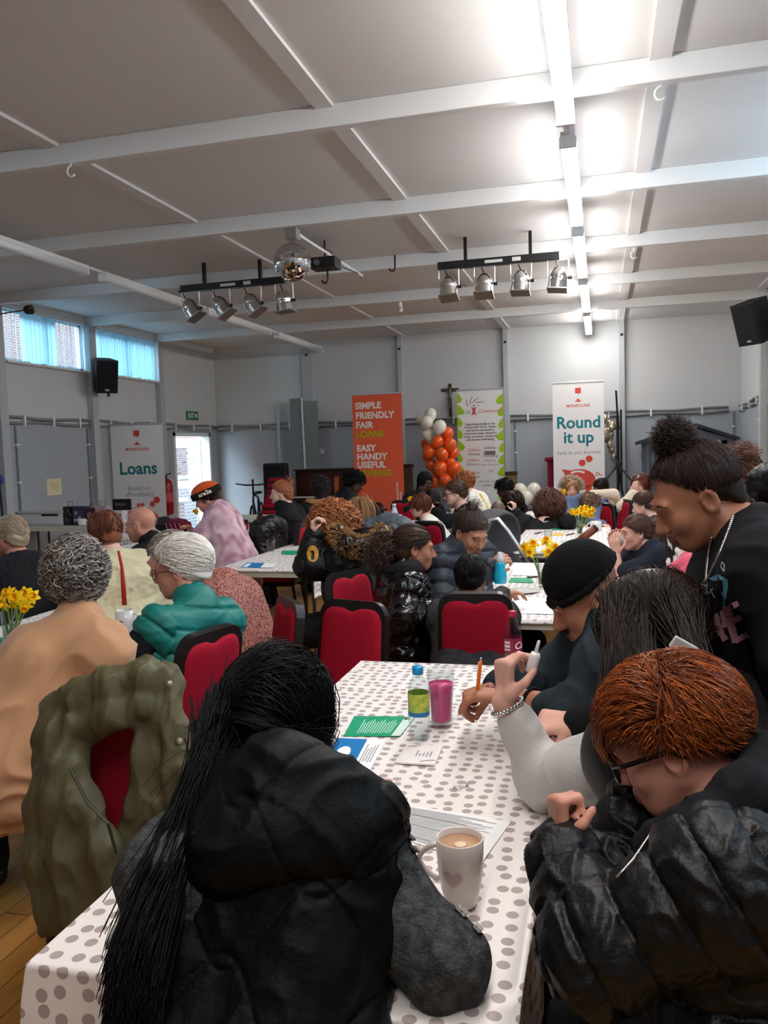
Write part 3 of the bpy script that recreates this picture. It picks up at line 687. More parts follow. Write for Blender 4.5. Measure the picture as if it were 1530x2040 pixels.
# Round it up
p0, p1 = atY(1101, 765, 13.2), atY(1202, 755, 13.2); h = 2.06
b = banner('rollup_banner', ((p0[0] + p1[0]) / 2, 13.2), 0.45, 0.78, h, -2, 'white roll-up banner reading Round it up with a red piggy bank', white_print); moneyline(b, h)
put_text(b, 'Round', 0, h - 0.72, 0.255, teal_ink, bold=0.006); put_text(b, 'it up', 0, h - 0.95, 0.255, teal_ink, bold=0.006); put_text(b, 'Save as you borrow', 0, h - 1.13, 0.083, grey_ink)
shapes(b, 'illustration', [circle(0.05, h - 1.27, 0.052), circle(0.155, h - 1.21, 0.052)], coral)
shapes(b, 'illustration', [circle(0.0, h - 1.53, 0.25, 32, 0.165), [(-0.27, h - 1.36), (-0.12, h - 1.385), (-0.2, h - 1.47)], rrect(-0.29, h - 1.6, -0.2, h - 1.5, 0.02), rrect(-0.17, h - 1.78, -0.08, h - 1.62, 0.02), rrect(0.1, h - 1.78, 0.19, h - 1.62, 0.02)], coral)
shapes(b, 'illustration', [arcband(0.28, h - 1.45, 0.018, 0.03, -40, 270), arcband(0.335, h - 1.43, 0.03, 0.042, 180, 300)], coral)
shapes(b, 'illustration', [arcband(-0.02, h - 1.62, 0.205, 0.235, 62, 118), circle(-0.2, h - 1.5, 0.014)], white_print, -0.0055)
# Loans
p0, p1 = atY(212, 848, 10.7), atY(316, 845, 10.7)
b = banner('rollup_banner', ((p0[0] + p1[0]) / 2 + 0.03, 10.75), 0.0, 0.8, 2.04, -8, 'white roll-up banner reading Loans against the left wall', white_print); h = 2.04; moneyline(b, h)
put_text(b, 'Loans', 0, h - 0.74, 0.25, teal_ink, bold=0.006); put_text(b, 'Based on', 0, h - 0.98, 0.095, grey_ink); put_text(b, 'affordability', 0, h - 1.07, 0.095, grey_ink)
shapes(b, 'illustration', [circle(0.26, h - 1.13, 0.05), circle(0.19, h - 1.19, 0.042), circle(-0.02, h - 1.205, 0.033), circle(0.04, h - 1.2, 0.03), rrect(-0.14, h - 1.255, 0.14, h - 1.24, 0.006)], coral)
shapes(b, 'illustration', [[(-0.3, h - 1.5)] + [(-0.3 + 0.18 - 0.18 * math.cos(q), h - 1.46 + 0.18 * math.sin(q)) for q in np.linspace(0, math.pi / 2, 10)] + [(0.1 + 0.2 * math.sin(q), h - 1.46 + 0.18 * math.cos(q)) for q in np.linspace(0, math.pi / 2, 10)] + [(0.3, h - 1.5)]], coral)
shapes(b, 'illustration', [arcband(0.1, h - 1.48, 0.145, 0.16, 0, 90), rrect(-0.2, h - 1.335, 0.1, h - 1.32, 0.005)], white_print, -0.0055)
# orange
p0, p1 = atY(699, 784, 13.0), atY(801, 781, 13.0); h = 2.02
b = banner('rollup_banner', ((p0[0] + p1[0]) / 2, 13.0), 0.45, 0.85, h, 3, 'orange roll-up banner reading simple friendly fair loans, easy handy useful savings', orange_print)
for i, (t, m, z) in enumerate((('SIMPLE', white_ink, 0.245), ('FRIENDLY', white_ink, 0.405), ('FAIR', white_ink, 0.56), ('LOANS', lime_ink, 0.71), ('EASY', white_ink, 0.94), ('HANDY', white_ink, 1.08), ('USEFUL', white_ink, 1.215), ('SAVINGS', lime_ink, 1.35))):
    put_text(b, t, -0.37, h - z, 0.145, m, 'LEFT', bold=0.0062, spacing=1.03)
put_text(b, 'MONEYLINE', 0.33, h - 1.75, 0.052, white_ink, 'LEFT', bold=0.001, rot=math.pi / 2); put_text(b, 'BANK', 0.385, h - 1.75, 0.052, white_ink, 'LEFT', bold=0.001, rot=math.pi / 2)
# Life Community
p0, p1 = atY(910, 777, 13.75), atY(1001, 773, 13.75); h = 2.06
b = banner('rollup_banner', ((p0[0] + p1[0]) / 2, 13.75), 0.45, 0.78, h, 0, 'white Life Community banner with green leaf edges', mat('banner_grey_white', (226, 226, 226), 0.5))
lv = {-1: [], 1: []}
for k in range(9):
    zt = h - 0.04 - k * 0.2
    for sx in (-1, 1):
        zz = zt - (0.05 if sx > 0 else 0); w_ = 0.1 + 0.02 * math.sin(k * 2.3 + sx)
        lv[sx].append([(sx * 0.385, zz), (sx * (0.385 - w_ * 0.55), zz - 0.05), (sx * (0.385 - w_), zz - 0.12), (sx * (0.385 - w_ * 0.8), zz - 0.17), (sx * 0.385, zz - 0.19)])
shapes(b, 'leaf_border', lv[-1], leaf_ink); shapes(b, 'leaf_border', lv[1], leaf_ink)
dots = []
for k in range(20):
    a = math.radians(20 + 140 * ((k * 7) % 20) / 19.0); r_ = 0.09 + 0.085 * ((k * 3) % 5) / 4; x, z = -0.1 + r_ * 0.95 * math.cos(a), h - 0.31 + r_ * math.sin(a); dots.append([(x - 0.012, z - 0.008), (x + 0.002, z - 0.012), (x + 0.012, z + 0.008), (x - 0.002, z + 0.012)])
shapes(b, 'logo', dots + [circle(-0.1, h - 0.275, 0.016)], mat('print_sage', (110, 116, 104), 0.5))
shapes(b, 'logo', [[(-0.15, h - 0.29), (-0.12, h - 0.31), (-0.08, h - 0.31), (-0.05, h - 0.29), (-0.075, h - 0.35), (-0.075, h - 0.39), (-0.05, h - 0.44), (-0.08, h - 0.425), (-0.12, h - 0.425), (-0.15, h - 0.44), (-0.125, h - 0.39), (-0.125, h - 0.35)]], red_ink)
put_text(b, 'Life', -0.16, h - 0.41, 0.095, grey_ink, 'RIGHT', shear=0.3); put_text(b, 'Community', -0.04, h - 0.4, 0.085, red_ink, 'LEFT', shear=0.3)
for k, t in enumerate(('Supporting people in the', 'Princes End Ward, Tipton', 'and across Sandwell to', 'overcome issues related to', 'social, economic, emotional', 'and physical well-being.')):
    put_text(b, t, 0.0, h - 0.6 - k * 0.052, 0.05, dark_ink, bold=0.0008)
for x, z, t1, t2, m1 in ((-0.12, 1.04, 'Lifeline', 'Listening', red_ink), (0.15, 1.01, 'Lifeline', 'Counselling', dark_ink), (-0.14, 1.21, 'Lifeline', 'Advocacy', red_ink), (0.14, 1.22, 'Lifeline', 'Light Support', grey_ink), (-0.12, 1.42, 'Lifeline', 'to Shine', red_ink), (0.15, 1.4, 'Life', '', grey_ink), (0.1, 1.57, 'serves our', 'Lifeline', grey_ink)):
    put_text(b, t1, x, h - z, 0.07, m1, shear=0.3); put_text(b, t2, x, h - z - (0.13 if t2 == 'Counselling' else 0.065), 0.055, dark_ink if t2 != 'Light Support' else grey_ink, shear=0.1)
shapes(b, 'logo', [circle(0.15 + dx, h - 1.075, 0.036) for dx in (-0.06, 0, 0.06)], dark_ink); shapes(b, 'logo', [circle(0.15 + dx, h - 1.075, 0.022) for dx in (-0.06, 0, 0.06)], grey_ink, -0.0055)

# crucifix
wood_dark = mat('dark_wood', (74, 56, 42), 0.5, bump=0.1); bronze = mat('bronze', (110, 104, 92), 0.4, metal=0.6)
p = atY(897, 800, YB - 0.03); r = empty('crucifix', (p[0], YB - 0.03, 2.0)); tag(r, 'wooden crucifix on the back wall above the balloon column', 'crucifix')
mb = MB(); mb.box((p[0] - 0.025, YB - 0.03, 2.09), (p[0] + 0.025, YB - 0.002, 2.66)); mb.box((p[0] - 0.15, YB - 0.032, 2.53), (p[0] + 0.15, YB - 0.004, 2.58)); mb.build('cross', wood_dark, r, r.location)
F = Field((p[0] - 0.16, YB - 0.09, 2.2), (p[0] + 0.16, YB - 0.02, 2.62), 0.006); yy = YB - 0.05
F.ell((p[0], yy, 2.56), (0.018, 0.018, 0.024), k=0.01); F.cap((p[0], yy, 2.53), (p[0], yy, 2.42), 0.026, 0.02, 0.01); F.cap((p[0] - 0.02, yy, 2.43), (p[0] - 0.012, yy, 2.25), 0.014, 0.009, 0.01); F.cap((p[0] + 0.02, yy, 2.43), (p[0] + 0.008, yy, 2.25), 0.014, 0.009, 0.01)
F.cap((p[0] - 0.02, yy, 2.52), (p[0] - 0.13, yy, 2.56), 0.011, 0.008, 0.01); F.cap((p[0] + 0.02, yy, 2.52), (p[0] + 0.13, yy, 2.56), 0.011, 0.008, 0.01)
v, f = F.mesh(); npmesh('corpus', v, f, bronze, r, r.location)

# ================================================================== BALLOONS
def make_balloon(m):
    r = empty('balloon', (0, 0, 0)); F_ = MB(); prof = []
    for q in np.linspace(-math.pi / 2, math.pi / 2, 14): prof.append((max(0.1 * math.cos(q) * (1 - 0.06 * math.sin(q) * -1 if q < 0 else 1), 0.001), 0.115 * math.sin(q) - (0.012 * (q < -0.9))))
    F_.lathe(prof, 24); F_.build('skin', m, r, None, True); MB().lathe([(0.006, -0.125), (0.012, -0.142), (0.003, -0.143)], 8).build('knot', m, r, None, True); return r
orange_bal = mat('orange_latex', (232, 92, 30), 0.22, 0.5, coat=0.3); white_bal = mat('cream_latex', (226, 220, 206), 0.25, 0.5, coat=0.3)
_bw, _bo = make_balloon(white_bal), make_balloon(orange_bal); _first = {'w': True, 'o': True}
BAL = [('w', 858, 826, 1.05, 0), ('w', 838, 836, .85, .12), ('w', 850, 842, 1.1, -.1), ('w', 876, 851, 1.15, -.08), ('w', 851, 865, 1.0, 0),
       ('o', 891, 864, 1.1, .05), ('o', 871, 881, 1.05, -.1), ('o', 896, 887, 1.2, 0), ('o', 855, 901, 1.25, -.05), ('o', 880, 907, 1.15, -.12), ('o', 903, 902, 1.0, .1), ('o', 859, 925, 1.05, .06), ('o', 898, 925, 1.0, 0), ('o', 877, 933, 1.2, -.12), ('o', 905, 935, 1.3, -.06), ('o', 865, 956, 1.2, 0), ('o', 888, 957, 1.1, -.1), ('o', 848, 886, .8, .15), ('o', 905, 955, 1.1, .1),
       ('w', 1037, 977, 1.15, 0), ('w', 1063, 977, 1.2, 0), ('w', 1048, 993, 1.2, -.1), ('w', 1070, 998, 1.15, .05), ('w', 1032, 1000, 1.0, .1)]
for i, (k, px, py, s, dy) in enumerate(BAL):
    src = _bw if k == 'w' else _bo
    o = src if _first[k] else copy_tree(src); _first[k] = False
    p = atY(px, py, 13.35 + dy); o.location = [float(x) for x in p]; o.scale = (s * 0.95,) * 3; o.rotation_euler = (rng.uniform(-.5, .5), rng.uniform(-.6, .6), rng.uniform(0, 6))
    if px > 1000: tag(o, 'cream balloon in the low heap behind the dark-haired heads', 'balloon', 'cream balloons in the low heap')
    elif k == 'w': tag(o, 'cream balloon in the topmost cluster of the balloon column', 'balloon', 'cream balloons topping the column')
    else: tag(o, 'orange balloon in the column left of the leaf-edged banner', 'balloon', 'orange balloons of the column')

p = atY(876, 960, 13.42); r = empty('balloon_pole', (p[0], 13.42, 0.45)); tag(r, 'thin stand holding up the orange and cream balloon column', 'stand'); q = atY(858, 835, 13.42); MB().tube([(p[0], 13.42, 0.47), (p[0], 13.42, 1.6), q], 0.012, 8).build('pole', mat('pole_clear', (190, 186, 180), 0.4), r, r.location); MB().lathe([(0.14, 0.0), (0.14, 0.02), (0.02, 0.03)], 20, c=(p[0], 13.42, 0.45)).build('base', mat('pole_clear', (190, 186, 180)), r, r.location)
# ================================================================== CEILING: mirror ball, light bars, hooks
chrome = mat('polished_metal', (214, 212, 210), 0.16, 0.5, metal=1.0); gel = mat('gel_frame', (150, 150, 148), 0.35, metal=0.8)
c = atY(583, 522, 7.0); rb = 0.168
r = empty('mirror_ball', (c[0], c[1], c[2] - rb)); tag(r, 'mirror ball hanging from the ceiling arm', 'mirror ball')
mb = MB(); rows = 26
for i in range(rows):
    a0 = -math.pi / 2 + math.pi * i / rows; a1 = -math.pi / 2 + math.pi * (i + 1) / rows; n = max(6, int(2 * rows * math.cos((a0 + a1) / 2)))
    for j in range(n):
        q0, q1 = 2 * math.pi * (j + 0.04) / n, 2 * math.pi * (j + 0.96) / n; rr = rb * (1 + rng.uniform(-0.004, 0.004)); e1, e2 = rng.uniform(-.006, .006, 2)
        P = [(rr * math.cos(a) * math.cos(q) * (1 + (e1 if k in (1, 2) else -e1)), rr * math.cos(a) * math.sin(q), rr * math.sin(a) * (1 + (e2 if k > 1 else 0))) for k, (a, q) in enumerate(((a0 + 0.004, q0), (a0 + 0.004, q1), (a1 - 0.004, q1), (a1 - 0.004, q0)))]
        mb.add([c + np.array(x) for x in P], [(0, 1, 2, 3)])
mb.build('mirror_tiles', mat('mirror_glass', (230, 230, 232), 0.03, 0.5, metal=1.0), r, r.location)
MB().ball(c, rb * 0.985, 24).build('core', mat('ball_core', (120, 120, 122), 0.5, metal=0.5), r, r.location, True)
MB().tube([c + np.array([0, 0, rb - 0.01]), (c[0], c[1], H)], 0.004, 6).build('cord', mat('cord_black', (20, 20, 20), 0.6), r, r.location)
# arm and motor
pa, pb = atZ(585, 460, 3.40), atZ(722, 549, 3.385); r = empty('ball_bracket', pa); tag(r, 'white ceiling arm beside the mirror ball', 'bracket')
MB().tube([pa + np.array([0, 0, .0]), pb], 0.014, 4).build('rail', trim_paint, r, r.location); q = atZ(583, 466, 3.38); MB().box(q - 0.05, q + np.array([0.05, 0.05, 0.04]), bev=0.006).build('bracket_block', mat('mid_grey', (120, 118, 116), 0.5), r, r.location)
MB().tube([pa, (pa + pb) / 2 + np.array([0, 0, 0.03]), (pa + pb) / 2 + np.array([0.02, 0, -0.08]), pb + np.array([0, 0, 0.01])], 0.006, 6).build('cable', black_metal, r, r.location)
q = atY(648, 526, 7.6); r = empty('effect_light', q); tag(r, 'black effect light box hanging right of the mirror ball', 'light')
MB().box(q + np.array([-.13, -.1, -.05]), q + np.array([.13, .1, .05]), bev=0.008).build('body', black_metal, r, q); MB().tube([q + np.array([0, 0, .04]), (q[0], q[1], H)], 0.01, 6).build('yoke', black_metal, r, q)
MB().lathe([(0.03, 0), (0.03, 0.02)], 12, c=(0, 0, 0), M=frame((1, 0, 0), (0, 0, 1), (0, -1, 0), q + np.array([-.05, -.1, 0]))).build('lens', mat('lens_glass', (90, 90, 96), 0.1, 0.6), r, q)
def par_bar(p0, p1, label, tilts):
    p0 = np.array(p0); p1 = np.array(p1); c = (p0 + p1) / 2; r = empty('lighting_bar', c); tag(r, label, 'stage light')
    MB().box((p0[0], c[1] - 0.04, c[2] - 0.035), (p1[0], c[1] + 0.04, c[2] + 0.035), bev=0.004).build('bar', black_metal, r, c)
    mb = MB(); mb.box((c[0] - 0.12, c[1] - 0.042, c[2] - 0.015), (c[0] + 0.05, c[1] - 0.04, c[2] + 0.012)); mb.box((c[0] + 0.14, c[1] - 0.042, c[2] - 0.018), (c[0] + 0.22, c[1] - 0.04, c[2] + 0.018)); mb.build('sticker', mat('sticker_white', (214, 212, 208), 0.5), r, c)
    for x in (p0[0] + 0.27, p1[0] - 0.27): MB().box((x - 0.015, c[1] - 0.02, c[2] + 0.03), (x + 0.015, c[1] + 0.02, H)).build('hanger', black_metal, r, c)
    L = p1[0] - p0[0]
    for i in range(4):
        x = p0[0] + L * (0.05 + 0.3 * i); a, b_ = tilts[i]; ax = nrm((math.sin(a), -b_, -math.cos(a))); top = np.array([x + 0.04, c[1], c[2] - 0.035]); pc = top + np.array([0, 0, -0.17])
        u = nrm(np.cross(ax, (0, 1, 0))); w_ = np.cross(u, ax); M = frame(u, w_, ax, pc - ax * 0.1)
        body = MB().lathe([(0.012, 0.0), (0.05, 0.008), (0.078, 0.05), (0.085, 0.1), (0.083, 0.104), (0.083, 0.13), (0.088, 0.134), (0.088, 0.21), (0.08, 0.212), (0.075, 0.17), (0.0, 0.165)], 24, M=M).build('par_can', chrome, r, c, 'auto')
        MB().box((-0.092, -0.092, 0.205), (0.092, 0.092, 0.217), M=M).build('gel_frame', gel, body, c)
        y_ = MB(); s = 0.098
        for sg in (-1, 1): y_.tube([top + np.array([sg * s, 0, 0]), pc + np.array([sg * s, 0, 0])], 0.008, 6)
        y_.tube([top + np.array([-s, 0, 0]), top + np.array([s, 0, 0])], 0.008, 6); y_.build('yoke', alu, body, c)
        MB().tube([pc + np.array([s - 0.01, 0, 0]), pc + np.array([s + 0.03, 0, 0])], 0.016, 6).build('knob', black_metal, body, c)
        e = pc - ax * 0.1; MB().tube([e, e + np.array([-.03, 0, .07]), e + np.array([-.09, 0, .1]), (x - 0.03, c[1] - 0.04, c[2] - 0.02)], 0.006, 6).build('cable', black_metal, body, c)
    return r
a0, a1 = atY(362, 575, 8.0), atY(568, 560, 8.0); z = (a0[2] + a1[2]) / 2
par_bar((a0[0], 8.0, z), (a1[0], 8.0, z), 'black lighting bar with four chrome cans left of the mirror ball', [(0.55, .0), (0.6, .0), (0.55, .0), (0.1, .0)])
a0, a1 = atY(873, 530, 8.0), atY(1115, 511, 8.0); z = (a0[2] + a1[2]) / 2
par_bar((a0[0], 8.0, z), (a1[0], 8.0, z), 'black lighting bar with four chrome cans right of the mirror ball', [(0.05, .25), (-0.02, .25), (-0.05, .15), (-0.1, .1)])
for px, py, y, lab in ((142, 341, 4.7, 'small white hook under the nearest beam'), (1316, 186, 4.75, 'white hook under the nearest beam right of the lit row'), (1263, 508, 8.5, 'white hook under the beam above the right lighting bar'), (229, 573, 8.5, 'white hook left of the unlit strip light'), (262, 590, 8.6, 'white hook above the second high window'), (50, 585, 8.5, 'white hook over the first high window'), (1238, 627, 12.2, 'white hook under the last beam')):
    p = atY(px, py, y); q = [np.array([p[0], p[1], 3.43])] + [np.array([p[0] + 0.03 * math.cos(t) , p[1], p[2] - 0.0 + 0.035 * math.sin(t)]) for t in np.linspace(1.57, 5.6, 8)]
    tag(MB().tube(q, 0.006, 6).build('ceiling_hook', trim_paint, None, q[0], True), lab, 'hook')
for px, py, y, lab in ((784, 528, 8.3, 'black hook hanging between the lighting bars'), (650, 551, 7.6, 'black hook under the effect light')):
    p = atY(px, py, y); q = [np.array([p[0] + 0.015, p[1], p[2] + 0.1]), np.array([p[0] + 0.015, p[1], p[2] - 0.03])] + [np.array([p[0] - 0.015 + 0.03 * math.cos(t), p[1], p[2] - 0.03 - 0.03 * math.sin(t)]) for t in np.linspace(0.4, 3.1, 6)]
    tag(MB().tube(q, 0.009, 6).build('hook', black_metal, None, q[0], True), lab, 'hook')
p = atY(797, 612, 10.4); tag(MB().tube([(p[0], p[1], 3.43), p, p + np.array([0.03, -0.06, -0.05])], 0.025, 8).build('sensor', trim_paint, None, p), 'small white cylinder sensor under the ceiling', 'sensor')
p = atY(48, 618, 8.25); r = empty('spot_lamp', p); tag(r, 'small black spotlight at the top of the first high window', 'light'); MB().lathe([(0.02, 0), (0.05, 0.03), (0.055, 0.1), (0.045, 0.1), (0, 0.08)], 16, M=frame((0, 1, 0), (0, 0, 1), (1, 0, 0), p)).build('head', black_metal, r, p, True); MB().tube([p, (XL + 0.05, 8.45, 3.3)], 0.008, 6).build('bracket', black_metal, r, p)

# ================================================================== WALL THINGS
spk = mat('speaker_black', (24, 25, 28), 0.6, 0.3, bump=0.1, bscale=300)
def speaker(c, fwd, label, w=0.3, h=0.46, d=0.28, tilt=0.0, wall=None):
    f = nrm(fwd); x = nrm(np.cross(f, (0, 0, 1))); z = np.cross(x, f); M = frame(x, -f, z, c); r = empty('wall_speaker', c); tag(r, label, 'speaker')
    poly = [(-w / 2, 0), (w / 2, 0), (w * 0.36, d), (-w * 0.36, d)]
    mb = MB(); n = 4; vs = [(a, b - d / 2, -h / 2) for a, b in poly] + [(a, b - d / 2, h / 2) for a, b in poly]
    mb.add(vs, [(0, 1, 2, 3), (7, 6, 5, 4), (0, 4, 5, 1), (1, 5, 6, 2), (2, 6, 7, 3), (3, 7, 4, 0)], M=M); mb.build('cabinet', spk, r, c)
    MB().box((-w * 0.44, -d / 2 - 0.006, -h * 0.46), (w * 0.44, -d / 2 + 0.002, h * 0.46), M=M, bev=0.004).build('grille', mat('grille_black', (18, 19, 22), 0.7, bump=0.5, bscale=700), r, c)
    MB().prism(circle(0, -h * 0.4, 0.035, 20, 0.015), -d / 2 - 0.009, -d / 2 - 0.005, M=M).build('badge', alu, r, c)
    if wall is not None: MB().tube([np.asarray(c) - f * d * 0.3, wall], 0.02, 8).build('bracket', black_metal, r, c)
p = atX(208, 748, XL + 0.28); speaker(p, (0.75, -0.65, -0.25), 'black loudspeaker on the left wall between the two high windows', wall=(XL + 0.02, p[1] + 0.1, p[2] + 0.05)); MB().tube([p + np.array([.05, 0, -.22]), p + np.array([.05, 0, -.3])], 0.02, 8).build('mount_stub', black_metal, [o for o in COL.objects if o.name.startswith('wall_speaker')][-1], p)
p = atX(1503, 640, XR - 0.33); speaker((XR - 0.33, p[1], p[2]), (-0.72, -0.62, -0.32), 'black loudspeaker high on the right wall', 0.34, 0.52, 0.32, wall=(XR - 0.02, p[1] + 0.15, p[2] + 0.05))
p = atX(383, 828, XL + 0.01); r = empty('exit_sign', p); tag(r, 'green exit sign on the left wall above the open door', 'sign')
MB().box((XL, p[1] - 0.21, p[2] - 0.075), (XL + 0.02, p[1] + 0.21, p[2] + 0.075)).build('plate', mat('exit_green', (44, 122, 84), 0.5), r, p)
v, f = text_geo('EXIT', 0.12, 'CENTER', 0.002); MB().add([(XL + 0.022, p[1] - 0.05 + a[0], p[2] - 0.042 + a[1]) for a in v], f).build('lettering', white_ink, r, p)
MB().add([(XL + 0.022, p[1] + 0.13 + a, p[2] + b) for a, b in circle(0, 0, 0.035)], [list(range(24))]).build('pictogram', white_ink, r, p)
p = atX(109, 970, XL + 0.01); r = empty('notice', p); tag(r, 'yellowed paper notice taped to the left wall', 'notice'); MB().box((XL + 0.001, p[1] - 0.15, p[2] - 0.11), (XL + 0.005, p[1] + 0.15, p[2] + 0.11)).build('sheet', mat('paper_cream', (222, 212, 176), 0.8), r, p)
mb = MB(); 
for k in range(4): mb.box((XL + 0.005, p[1] - 0.09 + 0.01 * k, p[2] + 0.045 - k * 0.03), (XL + 0.006, p[1] + 0.09 - 0.012 * (k % 2), p[2] + 0.053 - k * 0.03))
mb.build('writing', mat('faded_ink', (190, 160, 110), 0.8), r, p)
p = atX(333, 975, XL + 0.12); r = empty('fire_extinguisher', p); tag(r, 'red fire extinguisher on the wall left of the open door', 'extinguisher')
MB().lathe([(0.09, -0.42), (0.1, -0.4), (0.1, 0.08), (0.08, 0.15), (0.03, 0.18)], 20, c=p).build('cylinder', mat('extinguisher_red', (150, 22, 34), 0.3, 0.5), r, p, True); MB().lathe([(0.101, -0.2), (0.101, -0.05)], 20, c=p, cap=(False, False)).build('label_band', mat('label_pink', (190, 90, 98), 0.5), r, p, True)
MB().tube([p + np.array([0, 0, .17]), p + np.array([0, 0, .24]), p + np.array([.02, .1, .26])], 0.012, 6).build('valve', black_metal, r, p); MB().tube([p + np.array([0, -.02, .22]), p + np.array([.04, -.12, .15]), p + np.array([.03, -.13, -.15])], 0.01, 6).build('hose', black_metal, r, p)
p = atY(637, 900, YB - 0.01); r = empty('wall_socket', p); tag(r, 'white socket on the back wall left of the orange banner', 'socket'); MB().box((p[0] - 0.08, YB - 0.02, p[2] - 0.045), (p[0] + 0.08, YB, p[2] + 0.045), bev=0.004).build('plate', white_pvc, r, p); MB().box((p[0] - 0.02, YB - 0.024, p[2] - 0.015), (p[0] + 0.02, YB - 0.018, p[2] + 0.015)).build('switch', grey_ink, r, p)
p = atX(20, 960, XL + 0.1); r = empty('window_pole', (XL + 0.1, 8.3, 0)); tag(r, 'dark pole with a blue head leaning in the left wall corner', 'pole'); zt = atY(20, 955, 8.3)[2]; MB().tube([(XL + 0.12, 8.3, 0.0), (XL + 0.06, 8.32, zt)], 0.014, 8).build('shaft', mat('navy_pole', (34, 40, 66), 0.5), r, r.location); MB().ball((XL + 0.07, 8.32, zt), (0.05, 0.04, 0.06), 10).build('pole_head', mat('blue_mop', (60, 84, 140), 0.9), r, r.location)

# ================================================================== BACK OF THE ROOM
# grey folding screen
p = atY(605, 860, 14.0); SY = 13.98; grey_felt = mat('grey_felt', (120, 130, 130), 0.95); r = empty('folding_screen', (p[0], SY, 0)); tag(r, 'grey two-panel display screen with a white centre pole', 'screen')
MB().box((p[0] - 0.24, SY - 0.01, 0.03), (p[0] - 0.01, SY + 0.02, 2.52), M=None).build('panel', grey_felt, r, r.location); MB().add([(p[0] + 0.02, SY, 0.03), (p[0] + 0.25, SY + 0.12, 0.03), (p[0] + 0.25, SY + 0.12, 2.46), (p[0] + 0.02, SY, 2.46), (p[0] + 0.01, SY + 0.03, 0.03), (p[0] + 0.24, SY + 0.15, 0.03), (p[0] + 0.24, SY + 0.15, 2.46), (p[0] + 0.01, SY + 0.03, 2.46)], [(0, 1, 2, 3), (7, 6, 5, 4), (0, 4, 5, 1), (3, 2, 6, 7), (1, 5, 6, 2), (0, 3, 7, 4)]).build('panel', grey_felt, r, r.location)
MB().tube([(p[0] + 0.04, SY - 0.03, 0.0), (p[0] + 0.0, SY - 0.03, 2.52)], 0.016, 8).build('pole', mat('white_pole', (222, 226, 226), 0.4), r, r.location)
# upright piano
mahog = mat('mahogany', (52, 22, 16), 0.35, 0.5, bump=0.05, coat=0.2); pl, pr = atY(590, 937, 13.55), atY(692, 935, 13.55)
r = empty('upright_piano', ((pl[0] + pr[0]) / 2, 13.6, 0)); tag(r, 'dark wooden upright piano below the grey screen', 'piano'); x0, x1 = pl[0] - 0.02, pr[0] + 0.3; og = r.location
MB().box((x0 + 0.02, 13.5, 0.05), (x1 - 0.02, 13.8, 1.22), bev=0.008).build('case', mahog, r, og); MB().box((x0, 13.44, 1.22), (x1, 13.84, 1.25), bev=0.008).build('lid', mahog, r, og); MB().box((x0, 13.2, 0.66), (x1, 13.52, 0.76), bev=0.01).build('keybed', mahog, r, og)
MB().box((x0 + 0.1, 13.49, 0.85), (x1 - 0.1, 13.505, 1.15)).build('front_panel', mat('mahogany_panel', (66, 28, 18), 0.3, 0.5), r, og); MB().box((x0 + 0.06, 13.24, 0.76), (x1 - 0.06, 13.36, 0.78)).build('keys', white_pvc, r, og)
for x in (x0 + 0.03, x1 - 0.11): MB().box((x, 13.22, 0), (x + 0.08, 13.3, 0.66), bev=0.006).build('leg', mahog, r, og)
p = atY(670, 962, 12.9); r = empty('music_stand', (p[0], 12.9, 0.45)); tag(r, 'orange-brown wooden stand post in front of the piano', 'stand'); MB().box((p[0] - 0.03, 12.88, 0.49), (p[0] + 0.03, 12.94, p[2] + 0.1), bev=0.005).build('post', mat('pine', (160, 92, 40), 0.5), r, r.location); MB().box((p[0] - 0.15, 12.82, 0.45), (p[0] + 0.15, 13.0, 0.49)).build('base', mat('pine_base', (150, 86, 40), 0.5), r, r.location)
p = atY(565, 935, 13.1); r = empty('floor_speaker', (p[0] - 0.12, 13.1, 0)); tag(r, 'black loudspeaker cabinet standing behind the stacked red chairs', 'speaker'); MB().box((p[0] - 0.33, 12.95, 0), (p[0] + 0.1, 13.12, atY(565, 922, 13.0)[2]), bev=0.04).build('cabinet', spk, r, r.location); MB().box((p[0] - 0.3, 12.935, 0.1), (p[0] + 0.07, 12.95, atY(565, 922, 13.0)[2] - 0.06)).build('grille', mat('grille_black', (18, 19, 22)), r, r.location)
# crates
for px, py, y, w, h_, lab in ((811, 935, 13.9, 0.16, 0.85, 'narrow dark wooden crate right of the orange banner'), (1014, 950, 13.9, 0.24, 0.55, 'brown wooden box right of the leaf-edged banner')):
    p = atY(px, py - 8, y); r = empty('wooden_crate', (p[0], y, 0.45)); tag(r, lab, 'crate'); top = p[2] + 0.02
    MB().box((p[0] - w / 2, y - 0.1, 0.45), (p[0] + w / 2, y + 0.1, top), bev=0.005).build('box', mat('crate_wood' + str(px), (92, 66, 46) if px < 900 else (128, 104, 76), 0.7, bump=0.2), r, r.location)
    MB().box((p[0] - w / 2 - 0.015, y - 0.115, top - 0.05), (p[0] + w / 2 + 0.015, y + 0.115, top), bev=0.005).build('lid', mat('crate_lid', (60, 46, 36), 0.7), r, r.location)
# red cabinet edge behind the Round banner
p = atY(1094, 935, 13.7); r = empty('lectern', (p[0] + 0.1, 13.7, 0.45)); tag(r, 'dark red lectern mostly behind the Round it up banner', 'lectern'); lm = mat('lectern_red', (140, 22, 52), 0.5); MB().box((p[0] - 0.02, 13.6, 0.47), (p[0] + 0.3, 13.85, p[2] + 0.13), bev=0.01).build('body', lm, r, r.location); MB().box((p[0] - 0.06, 13.55, p[2] + 0.13), (p[0] + 0.34, 13.9, p[2] + 0.2), bev=0.015).build('top', lm, r, r.location)
